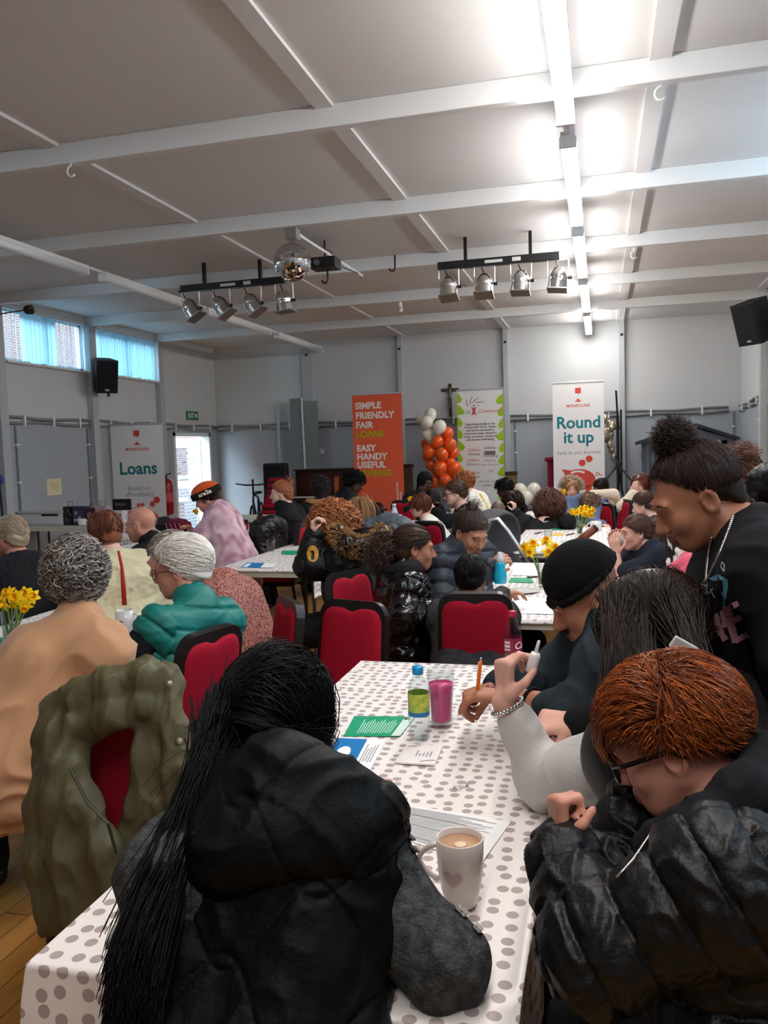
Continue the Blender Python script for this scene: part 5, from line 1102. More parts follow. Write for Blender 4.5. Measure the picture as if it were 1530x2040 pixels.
def strands(J, P, U, flow, length, r=0.002, segs=14, grav=0.25, curl=0.0, cfreq=40, jit=0.15, ob=None, sides=3, seed=2, hd=0.012, taper=0.35, lift=0.0, gdir=(0, 0, -1), hug=None):
    """hair drawn out from the scalp along flow(p, u) (head axes), then falling and draping over head and shoulders"""
    rr = np.random.RandomState(seed); s, R, Hc = J['s'], J['R'], J['Hc']; n = len(P); p = Hc + (P * s) @ R.T; d = np.array([flow(a, b) for a, b in zip(P, U)]) @ R.T
    d = d + rr.randn(n, 3) * jit; d /= np.linalg.norm(d, axis=1, keepdims=True); L = (length(P) if callable(length) else np.full(n, length)) * s * (1 + 0.15 * rr.randn(n)); st = (L / segs)[:, None]
    hug = (flow is not fl_out) if hug is None else hug
    out = [p.copy()]; el = np.array([0.076 + hd, 0.098 + hd, 0.086 + hd]) * s; c0 = Hc + R @ (np.array([0, -0.015, 0.032]) * s); g = np.array(gdir, float); lf = (1 + lift * rr.rand(n))[:, None]
    for i in range(segs):
        w = grav * min(1, i / (segs * 0.5) + 0.3); d = d * (1 - w) + g * w
        if hug:
            l = (p - c0) @ R / (el * lf); m = np.linalg.norm(l, axis=1); nn = (l / (el * lf)) @ R.T; nn /= np.linalg.norm(nn, axis=1, keepdims=True) + 1e-9
            dn = (d * nn).sum(1); near = (m < 1.5) & (dn > -0.05); d = d - nn * np.where(near, dn + 0.06 * (m > 1.03), 0)[:, None]
        d /= np.linalg.norm(d, axis=1, keepdims=True); q = p + d * st
        l = (q - c0) @ R / (el * lf); m = np.linalg.norm(l, axis=1); ins = m < 1
        if ins.any(): l[ins] /= m[ins][:, None]; q[ins] = c0 + (l[ins] * (el * lf[ins])) @ R.T
        for a, b, rad in (ob or []):
            ab = b - a; t = np.clip(((q - a) @ ab) / (ab @ ab), 0, 1); cl = a + t[:, None] * ab; e = q - cl; dist = np.linalg.norm(e, axis=1); rj = rad * (1 + 0.06 * rr.rand(n)); ins = dist < rj
            if ins.any(): q[ins] = cl[ins] + e[ins] / (dist[ins][:, None] + 1e-9) * rj[ins][:, None]
        d2 = q - p; d = d2 / (np.linalg.norm(d2, axis=1, keepdims=True) + 1e-9); p = q; out.append(p.copy())
    X = np.stack(out, 1)
    if curl:
        ph = rr.rand(n, 1) * 6.28; t = np.arange(segs + 1)[None] * st * cfreq; amp = curl * s * np.minimum(1, np.arange(segs + 1) / 3.0)[None]
        X = X + amp[..., None] * (np.cos(t + ph)[..., None] * np.array([1, 0.3, 0.2]) + np.sin(t + ph)[..., None] * np.array([-0.3, 1, 0.3]))
    rad = r * s * (1 - (1 - taper) * np.linspace(0, 1, segs + 1)[None]) * (0.7 + 0.6 * rr.rand(n, 1)); return tubes(X, rad, sides)
def fur(pts_n, r=0.0018, L=0.03, seed=3, droop=0.3):
    """short fur: list of (point, outward) -> tubes"""
    rr = np.random.RandomState(seed); P = np.array([a for a, b in pts_n]); N = np.array([b for a, b in pts_n]); d = N + rr.randn(*N.shape) * 0.45; d /= np.linalg.norm(d, axis=1, keepdims=True); X = [P]; p = P
    for i in range(3): d = d + np.array([0, 0, -droop * 0.4]); d /= np.linalg.norm(d, axis=1, keepdims=True); p = p + d * L / 3 * (0.7 + 0.6 * rr.rand(len(P), 1)); X.append(p)
    X = np.stack(X, 1); return tubes(X, r * np.array([1, 0.9, 0.6, 0.2])[None] * np.ones((len(P), 1)), 3)
def join(*vf):
    V = []; Fc = []; k = 0
    for v, f in vf: V.append(v); Fc.append(f + k); k += len(v)
    return np.concatenate(V), np.concatenate(Fc)
# flow fields in head axes
def fl_back(p, u): return nrm(np.array([p[0] * 1.5, -1.0, 0.25 - max(0, -p[1]) * 6]))
def fl_down(p, u): return nrm(np.array([np.sign(p[0]) * 0.55, -0.35, -0.35 if p[2] < 0.08 else 0.05]))
def fl_out(p, u): return u
def fl_fall(p, u): return nrm(np.array([p[0] * 6, -0.5, -0.4 if p[2] < 0.09 else 0.0]))
def fl_swirl(p, u): a = np.cross(u, (0.2, 0.3, 1)); return nrm(a + u * 0.5)
def fl_fwd(p, u): return nrm(np.array([p[0] * 2, 0.8 if p[1] > -0.05 else -0.5, 0.1 if p[1] > -0.05 else -0.9]))
def fl_bun(t):
    t = np.array(t)
    return lambda p, u: nrm(t - p - u * ((t - p) @ u))

def style(J, kind, m, n=260, r=0.004, **k):
    """hair for the people farther off: a shell plus locks"""
    s = J['s']; fz, nz = k.get('fz', 0.062), k.get('nz', -0.085); d = k.get('d', 0.012); P, U = roots(J, n, fz, nz); ob = obst(J, 0.03)
    def shell(F):
        if kind != 'shaved': hair_shell(F, J, d); hair_cut(F, J, fz + 0.006, nz + 0.03)
    if kind == 'shaved': ex = strands(J, P, U, fl_out, 0.007, r * 0.6, 2, 0.0, hd=-0.05)
    elif kind == 'short': ex = strands(J, P, U, k.get('flow', fl_back), k.get('L', 0.05), r, 5, 0.15, hd=d)
    elif kind == 'buzz': ex = strands(J, P, U, fl_back, 0.02, r * 0.7, 3, 0.1, hd=d * 0.8)
    elif kind == 'curly': ex = strands(J, P, U, k.get('flow', fl_swirl), k.get('L', 0.06), r, 8, 0.05, curl=0.006, cfreq=160, hd=d, lift=0.25)
    elif kind == 'afro': ex = strands(J, P, U, fl_out, k.get('L', 0.1), r, 9, k.get('grav', 0.06), curl=0.008, cfreq=150, hd=d, jit=0.35)
    elif kind in ('long', 'wavy', 'bob'):
        L = {'long': 0.42, 'wavy': 0.38, 'bob': 0.24}[kind]; ex = strands(J, P, U, k.get('flow', fl_down), k.get('L', L), r, 14, 0.35, curl=0.008 if kind == 'wavy' else k.get('curl', 0.0), cfreq=60, ob=ob, hd=d, lift=k.get('lift', 0.22))
    elif kind in ('bun', 'pony'):
        t = k.get('at', (0, -0.08, 0.1)); ex = strands(J, P, U, fl_bun(t), lambda Q: 0.9 * np.linalg.norm(Q - np.array(t), axis=1), r * 0.7, 8, 0.0, hd=d * 0.8, jit=0.08); b = hl(J, t); rr = np.random.RandomState(5)
        if kind == 'bun':
            bp = np.array([nrm(rr.randn(3)) for _ in range(90)]); R0 = k.get('br', 0.035); Pb = np.array(t) + bp * R0 * 0.7
            ex = join(ex, strands(J, Pb, bp, lambda p, u: nrm(np.cross(u, (0, 1, 0.3)) + u * 0.25), R0 * 1.6, r, 7, 0.0, curl=k.get('bc', 0.002), cfreq=180, hd=-0.03, hug=False))
        else:
            Pb = np.array(t) + rr.randn(90, 3) * 0.012; ex = join(ex, strands(J, Pb, Pb, lambda p, u: nrm((0, -1, 0.3)) + rr.randn(3) * 0.12, k.get('L', 0.28), r, 12, 0.3, ob=ob, hd=d, curl=k.get('curl', 0), hug=False))
        sh0 = shell
        def shell(F):
            sh0(F)
            if kind == 'bun': F.ell(b, k.get('br', 0.035) * s, None, 0.01 * s)
    return hair_mesh(J, m, shell, k.get('amp', 0.003), k.get('freq', 80), extra=ex, seed=int(abs(J['Hc'][0]) * 100) % 7)
def glasses(J, m, lens=True, r=0.0022, w=0.026, hgt=0.02):
    mb = MB(); s = J['s']; lm = MB()
    for q in (-1, 1):
        pts = [hl(J, (q * 0.033 + a, 0.107 - abs(q * 0.033 + a) * 0.12, -0.004 + b)) for a, b in rrect(-w, -hgt, w, hgt, 0.012, 3)]; mb.tube(pts + [pts[0]], r * s, 6)
        mb.tube([hl(J, (q * 0.06, 0.1, 0.004)), hl(J, (q * 0.079, 0.075, 0.006)), hl(J, (q * 0.085, 0.0, 0.006)), hl(J, (q * 0.083, -0.02, -0.012))], r * 1.25 * s, 6); lm.add(pts, [list(range(len(pts)))])
    mb.tube([hl(J, (-0.01, 0.105, 0.002)), hl(J, (0.0, 0.107, 0.005)), hl(J, (0.01, 0.105, 0.002))], r * s, 6); o = mb.build('glasses', m, J['root'], J['base'], True)
    if lens: lm.build('lens', pane_mat('spectacle_lens', (246, 248, 250)), o, J['base'])
    return o

# ------------------------------------------------------------------ cloth and hair colours
peach = cloth_m('peach_knit', (188, 142, 106), 0.98, 0.12, 300, sheen=0.3); black_puff = mat('black_nylon', (13, 14, 16), 0.47, 0.36, bump=0.5, bscale=45); navy_puff = mat('navy_nylon', (38, 43, 54), 0.5, 0.35, bump=0.4, bscale=40)
gloss_puff = mat('glossy_black_nylon', (14, 14, 16), 0.16, 0.6, bump=0.6, bscale=26); gilet_m = mat('dark_green_gilet', (7, 8, 9), 0.55, 0.16, bump=0.4, bscale=40); teal_puff = mat('teal_nylon', (16, 112, 106), 0.5, 0.4, bump=0.25, bscale=30)
grey_wool = cloth_m('grey_melange', (80, 82, 83), 0.95, 0.6, 220, col2=(50, 52, 54), vscale=60); light_grey = cloth_m('light_grey_sweat', (198, 194, 192), 0.95, 0.2, 120); dk_jumper = cloth_m('dark_teal_jumper', (38, 48, 54), 0.9, 0.25, 60); black_cot = cloth_m('black_cotton', (22, 22, 25), 0.9, 0.15, 50); navy_cot = cloth_m('navy_cotton', (36, 40, 54), 0.9, 0.15, 50)
black_coat = cloth_m('black_coat', (26, 26, 29), 0.75, 0.25, 30); jeans = cloth_m('dark_jeans', (36, 42, 56), 0.9, 0.2, 90); black_tr = cloth_m('black_trousers', (24, 24, 26), 0.9, 0.15, 60); grey_tr = cloth_m('grey_joggers', (120, 120, 124), 0.9, 0.15, 60)
def spots(name, c1, c2, scale, thr, c3=None):
    m = mat(name, c1, 0.85, 0.2); nt = m.node_tree; b = nt.nodes['Principled BSDF']; tc = nt.nodes.new('ShaderNodeTexCoord'); n = nt.nodes.new('ShaderNodeTexNoise'); n.inputs['Scale'].default_value = scale; n.inputs['Detail'].default_value = 1 if thr > 0.5 else 4
    r = nt.nodes.new('ShaderNodeValToRGB'); r.color_ramp.interpolation = 'CONSTANT' if c3 is None else 'LINEAR'; r.color_ramp.elements[0].color = (*lin(c1), 1); r.color_ramp.elements[1].color = (*lin(c2), 1); r.color_ramp.elements[0].position = 0 if c3 is None else 0.35; r.color_ramp.elements[1].position = thr
    nt.links.new(tc.outputs['Object'], n.inputs['Vector']); nt.links.new(n.outputs[0], r.inputs[0]); nt.links.new(r.outputs[0], b.inputs['Base Color']); return m
rose_print = spots('rose_brown_print', (168, 112, 104), (108, 66, 60), 110, 0.53); tie_dye = spots('pink_tie_dye', (226, 196, 202), (172, 122, 144), 9, 0.68, 1); cow = spots('cow_print', (30, 30, 32), (232, 226, 222), 10, 0.53)
cream_fl = cloth_m('cream_fleece', (226, 212, 192), 0.95, 0.5, 140); white_knit = cloth_m('white_knit', (232, 228, 220), 0.95, 0.2, 60); pink_cot = cloth_m('pink_cotton', (214, 84, 112), 0.9, 0.15, 50); blue_sw = cloth_m('blue_grey_sweat', (88, 106, 138), 0.95, 0.2, 70); blue_puff = mat('blue_nylon', (36, 74, 140), 0.45, 0.4, bump=0.2, bscale=30); red_cot = cloth_m('red_cotton', (180, 30, 40), 0.9, 0.1, 50); bright_blue = mat('bright_blue_nylon', (30, 138, 204), 0.5, 0.3)
olive = mat('olive_nylon', (84, 78, 54), 0.5, 0.35, bump=0.35, bscale=30); cream_coat = cloth_m('cream_mac', (206, 198, 164), 0.8, 0.2, 30); grey_puff = mat('grey_nylon', (84, 94, 102), 0.5, 0.35, bump=0.3, bscale=26); fur_tan = hairm('fur_tan', (150, 108, 66), (196, 158, 108), 0.7, 0.2)
H_black = hairm('black', (9, 8, 9), (15, 13, 14), 0.5, 0.22); H_soft = hairm('soft_black', (22, 17, 16), (46, 36, 33), 0.5); H_brown = hairm('brown', (58, 38, 30), (98, 66, 50)); H_dkbrown = hairm('dark_brown', (20, 14, 12), (62, 38, 30), 0.4, 0.3); H_auburn = hairm('auburn', (84, 44, 30), (138, 80, 54)); H_ginger = hairm('ginger', (92, 36, 14), (206, 108, 42), 0.36)
H_copper = hairm('copper', (140, 78, 40), (198, 130, 78)); H_blond = hairm('blond', (156, 112, 72), (214, 176, 128)); H_grey = hairm('grey', (104, 96, 92), (190, 184, 178), 0.4); H_white = hairm('white', (238, 232, 224), (255, 253, 248), 0.5); H_sandy = hairm('grey_blond', (150, 128, 106), (210, 194, 172))
brow_dk = hairm('brow_dark', (26, 20, 18), (40, 30, 28)); brow_lt = hairm('brow_light', (140, 100, 76), (168, 126, 98)); frame_dk = mat('spectacle_frame_black', (20, 18, 20), 0.25, 0.5); frame_gold = mat('spectacle_frame_gold', (130, 84, 60), 0.3, 0.5, metal=0.5); silver = mat('silver', (214, 212, 208), 0.2, 0.5, metal=1.0)
X = np.array([1.0, 0, 0]); Y = np.array([0, 1.0, 0]); Z = np.array([0, 0, 1.0])
ONLY = globals().get('ONLY', None)
def want(k): return ONLY is None or k in ONLY

# ------------------------------------------------------------------ the table in the foreground
if want('F1'):
    J = person(dict(label='person seen from behind with long black hair, black quilted gilet over grey jumper', head=atD(556, 1432, 1.42), yaw=4, pitch=20, byaw=2, skin='olive', h=0.006, s=0.93, w=0.84, hip=atD(478, 2150, 1.13), c7=atD(560, 1610, 1.27), eyes=False,
        shR=atD(716, 1738, 1.26), shL=atD(352, 1745, 1.20), elR=atD(882, 1915, 1.19), wrR=atD(720, 1835, 1.44), elL=atD(345, 1960, 1.30), wrL=atD(450, 1850, 1.46), armfat=1.22, browm=brow_dk))
    top(J, grey_wool, 0.016, sleeves=0.98, name='jumper', wr=0.005, wsc=24)
    top(J, gilet_m, 0.03, None, 0.0, 'gilet', 0.003, 0.14, k=0.05, armfat=1, qd=(0.006, 0.2, 0.1, 0.0035, 'ogee'), h=0.0045, shf=0.72)
    s = 1.0; C = J['C7']
    def hood(F):
        q = (0.008, 0.09, 0.3)
        a, b, c_, d_, e_ = atD(470, 1560, 1.25), atD(560, 1540, 1.20), atD(660, 1570, 1.20), atD(740, 1625, 1.22), atD(778, 1636, 1.25); lo = atD(560, 1668, 1.17); lo2 = atD(462, 1690, 1.17); lo3 = atD(668, 1680, 1.18)
        for p_, q_ in ((a, b), (b, c_), (c_, d_), (d_, e_)): F.cap(p_, q_, 0.032, 0.026, 0.03)
        for p_, q_ in ((a, lo2), (b, lo), (c_, lo3), (d_, lo3), (b, lo2)): F.cap(p_, q_, 0.036, 0.044, 0.07)
        for p_, q_ in ((lo2, lo), (lo, lo3)): F.cap(p_, q_, 0.044, None, 0.07)
    garment(J, 'hood', gilet_m, hood, 0.003, 26, qd=(0.004, 0.2, 0.1, 0.0035, 'ogee'), h=0.0045)
    mb = MB(); mb.tube([atD(560, 1488, 1.19), atD(640, 1512, 1.175), atD(720, 1560, 1.185), atD(790, 1622, 1.215), atD(797, 1645, 1.22)], 0.005, 6); mb.build('hood_seam', gilet_m, J['root'], J['base'], True)
    P, U = roots(J, 8000, 0.075, -0.09, 0.002); ob = obst(J, 0.05) + [(atD(470, 1640, 1.2), atD(650, 1650, 1.2), 0.085)]
    part = lambda p, u: nrm(np.array([np.sign(p[0] + 0.004) * 0.75 if p[1] > -0.03 else -0.15, -0.55, 0.1 if p[2] > 0.09 else -0.5]))
    lf_ = P[:, 0] < -0.015
    ex = join(strands(J, P[~lf_], U[~lf_], part, 0.36, 0.0012, 14, 0.32, ob=ob, hd=0.012, lift=0.1, gdir=nrm((0.02, -0.12, -1)), jit=0.04),
              strands(J, P[lf_], U[lf_], part, 0.62, 0.0012, 18, 0.36, ob=ob, hd=0.012, lift=0.1, gdir=nrm((-0.34, -0.22, -1)), jit=0.04))
    # the long fall over the left shoulder
    rr = np.random.RandomState(11); n = 4200; a = atD(455, 1450, 1.36); A = [a + rr.randn(3) * (0.018, 0.03, 0.03) for _ in range(n)]; t = np.linspace(0, 1, 16); E = []
    for k in range(n):
        u = rr.rand(); m1 = atD(428 - 40 * u, 1560 + 30 * rr.randn(), 1.22); m2 = atD(362 - 100 * u, 1720, 1.11 + 0.04 * rr.rand()); m3 = atD(312 - 100 * u + 8 * rr.randn(), 2010 + 60 * rr.randn(), 1.03 + 0.06 * rr.rand()); q = [A[k], m1 + rr.randn(3) * 0.007, m2 + rr.randn(3) * 0.006, m3]
        E.append([(1 - w) ** 3 * q[0] + 3 * w * (1 - w) ** 2 * q[1] + 3 * w * w * (1 - w) * q[2] + w ** 3 * q[3] for w in t])
    E = np.array(E); ex2 = tubes(E, 0.0012 * np.linspace(1, 0.6, 16)[None] * np.ones((n, 1)), 3)
    def shell(F): hair_shell(F, J, 0.010); hair_cut(F, J, 0.07, -0.1)
    hair_mesh(J, H_black, shell, 0.0, extra=join(ex, ex2))
    from mathutils.bvhtree import BVHTree
    ju = [c for c in J['root'].children if c.name.startswith('jumper')][0]; bv = BVHTree.FromPolygons([tuple(np.array(v.co) + J['base']) for v in ju.data.vertices], [tuple(p.vertices) for p in ju.data.polygons])
    for k, t in enumerate((0.22, 0.40, 0.58, 0.76, 0.92)):
        q = J['shR'] + (J['elR'] - J['shR']) * t; hit = bv.find_nearest(Vector(q + np.array([0.16, 0.06, 0.15]))); c = np.array(hit[0]); n_ = np.array(hit[1]); ax = nrm(J['elR'] - J['shR']); b_ = nrm(np.cross(ax, n_))
        MB().box((-0.007, -0.016, -0.001), (0.007, 0.016, 0.005), M=frame(ax, b_, n_, c), bev=0.002).build('sleeve_clasp', silver if k > 1 else black_metal, J['root'], J['base'])
    bottoms(J, black_tr)
if want('F2'):
    s2 = 0.91
    J = person(dict(label='person with short ginger hair and black glasses bowing over folded hands, black puffer jacket', head=atD(1338, 1474, 1.27), yaw=274, pitch=25, roll=-3, byaw=300, skin='ruddy', h=0.005, s=s2, c7=atD(1490, 1640, 1.20), hip=atD(1560, 2060, 1.14), w=1.0, browm=brow_lt, jaw=1.12,
        shL=atD(1445, 1765, 1.02), elL=atD(1188, 1895, 1.05), wrL=atD(1118, 1692, 1.20), shR=atD(1410, 1660, 1.36), elR=atD(1225, 1745, 1.30), wrR=atD(1268, 1602, 1.35), handL=dict(d=nrm((-0.05, 0.25, 1)), n=(0.9, 0.35, -0.1), curl='fist', s=0.86), handR=dict(d=nrm((0.1, 0.1, 0.9)), n=(-0.2, -1, 0), curl='fist'), armfat=1.05))
    top(J, black_puff, 0.03, None, 0.96, 'puffer_jacket', 0.0035, 0.12, wsc=48, k=0.045, qd=(0.0085, 0.085, 0.062, 0.0035, 'band'), h=0.0042)
    def collar(F):
        pts = [atD(1318, 1690, 1.14), atD(1400, 1660, 1.08), atD(1490, 1590, 1.10), atD(1540, 1520, 1.2), atD(1500, 1500, 1.32)]
        for a, b in zip(pts[:-1], pts[1:]): F.cap(a, b, 0.038, None, 0.03)
    garment(J, 'fleece_collar', black_cot, collar, 0.003, 40)
    mb = MB(); mb.tube([atD(1303, 1642, 1.10), atD(1292, 1668, 1.07), atD(1262, 1712, 1.04), atD(1228, 1748, 1.02)], 0.002, 6); mb.build('zip', silver, J['root'], J['base'], True)
    P, U = roots(J, 10000, 0.066, -0.01, 0.002)
    def fl(p, u):
        return nrm(np.array([p[0] * 3 + 0.1, 0.75 if p[1] > 0.0 else (0.1 if p[2] > 0.06 else -0.25), 0.15 if p[1] > -0.03 and p[2] > 0.06 else -0.8]))
    ex = strands(J, P, U, fl, lambda P: 0.028 + 0.055 * (P[:, 2] > 0.065), 0.0010, 8, 0.06, curl=0.002, cfreq=70, hd=0.014, lift=0.2, jit=0.2)
    def shell(F): hair_shell(F, J, 0.009); hair_cut(F, J, 0.068, -0.005)
    hair_mesh(J, H_ginger, shell, 0.003, 60, extra=ex); glasses(J, frame_dk, r=0.0032); bottoms(J, black_tr)
if want('F3'):
    J = person(dict(label='person with long straight dark hair and pale grey sleeve holding up a white glue bottle', s=0.95, head=atD(1298, 1254, 1.66), yaw=292, pitch=24, byaw=296, skin='pink', h=0.0055, c7=atD(1372, 1398, 1.54), hip=atD(1540, 1745, 1.54), eyes=False,
        shL=atD(1275, 1508, 1.46), elL=atZ(1090, 1555, 0.80), wrL=atD(1006, 1398, 1.80), shR=atD(1330, 1400, 1.70), elR=atD(1215, 1450, 1.80), wrR=atD(1155, 1440, 1.80), handL=dict(d=nrm((0.02, 0.12, 1)), n=(0.75, 0.5, 0.0), curl='pinch'), handR=dict(d=(-1, 0.1, -0.1), n=(0.1, 0.5, -1), curl='fist'), armfat=1.3))
    s = 1
    def slv(F): torso(F, J, 0.012); arm(F, J, 'L', 0.012, None, 0.76, fat=1.3)
    garment(J, 'sweatshirt', light_grey, slv, 0.005, 22)
    def slr(F): arm(F, J, 'R', 0.016, None, 0.9, fat=1.2)
    garment(J, 'dark_sleeve', black_cot, slr, 0.004, 26)
    top(J, mat('black_quilt', (30, 31, 32), 0.55, 0.35, bump=0.3, bscale=30), 0.034, (0.01, 0.075, 0), 0.0, 'gilet', 0.003, 0.1, armfat=1)
    MB().box((-0.024, -0.004, -0.012), (0.024, 0.004, 0.012), M=frame(nrm((0.8, 0.2, -0.5)), nrm((-0.2, 1, 0.2)), nrm((0.5, 0, 0.8)), atD(1362, 1290, 1.44)), bev=0.003).build('label_patch', mat('label_grey', (200, 200, 200), 0.6), J['root'], J['base'])
    P, U = roots(J, 7500, 0.07, -0.09, 0.002); ob = obst(J, 0.035)
    part = lambda p, u: nrm(np.array([np.sign(p[0]) * 0.8, -0.25, 0.05 if p[2] > 0.09 else -0.6]))
    ex = strands(J, P, U, part, lambda P: 0.5 + 0.0 * P[:, 0], 0.0011, 18, 0.34, ob=ob, hd=0.010, lift=0.08, jit=0.05, gdir=nrm((0.05, -0.02, -1)))
    rr = np.random.RandomState(12); n = 2600; t = np.linspace(0, 1, 16); E = []
    for k in range(n):
        u = rr.rand(); q = [atD(1345 + 18 * rr.randn(), 1215 + 18 * rr.randn(), 1.58), atD(1362 + 35 * u, 1310, 1.46) + rr.randn(3) * 0.008, atD(1400 + 60 * u, 1430, 1.38) + rr.randn(3) * 0.008, atD(1465 + 40 * u, 1590 + 40 * rr.randn(), 1.36)]
        E.append([(1 - w) ** 3 * q[0] + 3 * w * (1 - w) ** 2 * q[1] + 3 * w * w * (1 - w) * q[2] + w ** 3 * q[3] + 0 for w in t])
    for k in range(2000):
        u = rr.rand(); q = [atD(1225 + 12 * rr.randn(), 1200 + 15 * rr.randn(), 1.58), atD(1212 + 40 * u, 1290, 1.50) + rr.randn(3) * 0.01, atD(1200 + 60 * u, 1380, 1.46) + rr.randn(3) * 0.01, atD(1185 + 75 * u, 1470 + 30 * rr.randn(), 1.44)]
        E.append([(1 - w) ** 3 * q[0] + 3 * w * (1 - w) ** 2 * q[1] + 3 * w * w * (1 - w) * q[2] + w ** 3 * q[3] + 0 for w in t])
    for k in range(2200):
        u = rr.rand(); q = [atD(1264 + 16 * rr.randn(), 1236 + 16 * rr.randn(), 1.58), atD(1250 + 50 * u, 1310, 1.50) + rr.randn(3) * 0.01, atD(1248 + 55 * u, 1400, 1.45) + rr.randn(3) * 0.01, atD(1235 + 75 * u, 1500 + 30 * rr.randn(), 1.42)]
        E.append([(1 - w) ** 3 * q[0] + 3 * w * (1 - w) ** 2 * q[1] + 3 * w * w * (1 - w) * q[2] + w ** 3 * q[3] + 0 for w in t])
    E = np.array(E); ex2 = tubes(E, 0.0013 * np.linspace(1, 0.5, 16)[None] * np.ones((len(E), 1)), 3)
    def shell(F): hair_shell(F, J, 0.010); hair_cut(F, J, 0.07, -0.1)
    hair_mesh(J, H_dkbrown, shell, 0.0, extra=join(ex, ex2)); bottoms(J, black_tr)
    w = J['wrL']; d = nrm(J['elL'] - w); a = nrm(np.cross(d, Y)); b = np.cross(d, a); mb = MB()
    for k in range(26):
        t_ = 2 * math.pi * k / 26; mb.ball(w + d * 0.012 + (a * math.cos(t_) + b * math.sin(t_)) * 0.036, 0.0055, 8)
    mb.build('bracelet', silver, J['root'], J['base'], True)
    c = (J['tipsL'][0] + J['tipsL'][4]) / 2 + Z * 0.014; r = empty('glue_bottle', c - Z * 0.02); tag(r, 'small white glue bottle held up in the pale grey sleeved hand', 'bottle'); gp = mat('white_gloss_plastic', (236, 228, 226), 0.25, 0.5, coat=0.2)
    ax = nrm((0.28, 0.05, 1)); u_ = nrm(np.cross(ax, Y)); M = frame(u_, np.cross(ax, u_), ax, c - ax * 0.03)
    MB().lathe([(0.011, 0), (0.0125, 0.004), (0.0125, 0.038), (0.009, 0.046), (0.0, 0.046)], 16, M=M).build('body', gp, r, c - Z * 0.02, True); MB().lathe([(0.005, 0.045), (0.0035, 0.072), (0.001, 0.074)], 10, M=M).build('nozzle', gp, r, c - Z * 0.02, True); MB().box((-0.006, -0.0132, 0.008), (0.006, -0.0118, 0.036), M=M).build('label', mat('label_pinkish', (206, 170, 174), 0.4), r, c - Z * 0.02)
if want('F4'):
    J = person(dict(label='person in a black beanie writing with an orange pen, dark jumper', head=atD(1163, 1185, 2.2), yaw=244, pitch=30, byaw=276, skin='tan', h=0.006, c7=atD(1228, 1255, 2.12), hip=atD(1330, 1560, 2.05), browm=brow_dk, jaw=1.08, nose=1.15,
        shL=atD(1222, 1335, 1.95), elL=atD(1150, 1425, 1.93), wrL=atD(1022, 1390, 2.07), shR=atD(1190, 1270, 2.3), elR=atD(1095, 1345, 2.30), wrR=atD(990, 1366, 2.22), handR=dict(d=nrm((-0.9, -0.25, -0.3)), n=nrm((-0.25, -0.2, -1)), curl='pen'), handL=dict(d=nrm((-1, 0.2, -0.05)), n=(0, 0, -1), curl='relax')))
    def slv(F):
        torso(F, J, 0.018); arm(F, J, 'R', 0.022, None, 0.9); arm(F, J, 'L', 0.024, None, 0.35)
        F.cap(J['C7'], J['C7'] + (J['nk0'] - J['C7']) * 0.2, 0.072, 0.07, 0.02)
    garment(J, 'jumper', dk_jumper, slv, 0.005, 24)
    s_, R_ = J['s'], J['R']
    def cap_(F):
        F.ell(hl(J, (0, -0.018, 0.055)), np.array([0.085, 0.105, 0.094]), R_, 0.01); F.ell(hl(J, (0, -0.055, 0.02)), np.array([0.082, 0.075, 0.085]), R_, 0.02); F.plane(hl(J, (0, 0.09, 0.028)), R_ @ nrm((0, -0.13, -1)), 0.01)
    def ribs(v): return v
    garment(J, 'beanie', cloth_m('beanie_knit', (15, 15, 17), 0.95, 0.5, 160, sheen=0.5), cap_, 0, 0)
    def brim(F):
        for k in range(24):
            a, b = 2 * math.pi * k / 24, 2 * math.pi * (k + 1) / 24; F.cap(hl(J, (0.084 * math.cos(a), -0.016 + 0.104 * math.sin(a), 0.042 - 0.016 * math.sin(a))), hl(J, (0.084 * math.cos(b), -0.016 + 0.104 * math.sin(b), 0.042 - 0.016 * math.sin(b))), 0.009, None, 0.012)
    garment(J, 'beanie_cuff', cloth_m('beanie_knit', (15, 15, 17)), brim, 0, 0)
    P, U = roots(J, 500, 0.03, -0.09, 0.001); P2 = np.array([[random.uniform(-0.042, 0.042), 0.078 - abs(random.gauss(0, 0.01)), -0.085 + random.gauss(0, 0.008)] for _ in range(500)]); P2 = np.concatenate([P2, np.array([[random.uniform(-0.026, 0.026), 0.092, -0.048 + random.gauss(0, 0.002)] for _ in range(200)])])
    ex = strands(J, P2, P2, lambda p, u: nrm((0, 0.7, -0.7)), 0.012, 0.0009, 3, 0.1, hd=-0.05); npmesh('beard', ex[0], ex[1], H_soft, J['root'], J['base'], True)
    MB().ball(hl(J, (-0.085, 0.0, -0.034)), 0.0045, 8).build('ear_stud', silver, J['root'], J['base'], True)
    w = J['wrL']; e = J['elL']; d = nrm(e - w); a = nrm(np.cross(d, Z)); b = np.cross(d, a); q = w + (e - w) * 0.3; MB().tube([q + (a * math.cos(t) + b * math.sin(t)) * 0.036 for t in np.linspace(0, 6.28, 20)], 0.0045, 6).build('wrist_cord', black_cot, J['root'], J['base'], True); bottoms(J, black_tr)
    tp = atD(948, 1398, 2.16); tp[2] = max(tp[2], TZ + 0.008); tq = atD(958, 1316, 2.14); ax = nrm(tq - tp); u_ = nrm(np.cross(ax, Y)); M = frame(u_, np.cross(ax, u_), ax, tp); r = empty('pen', tp); tag(r, 'orange ballpoint pen in the hand of the beanie wearer', 'pen'); L = float(np.linalg.norm(tq - tp))
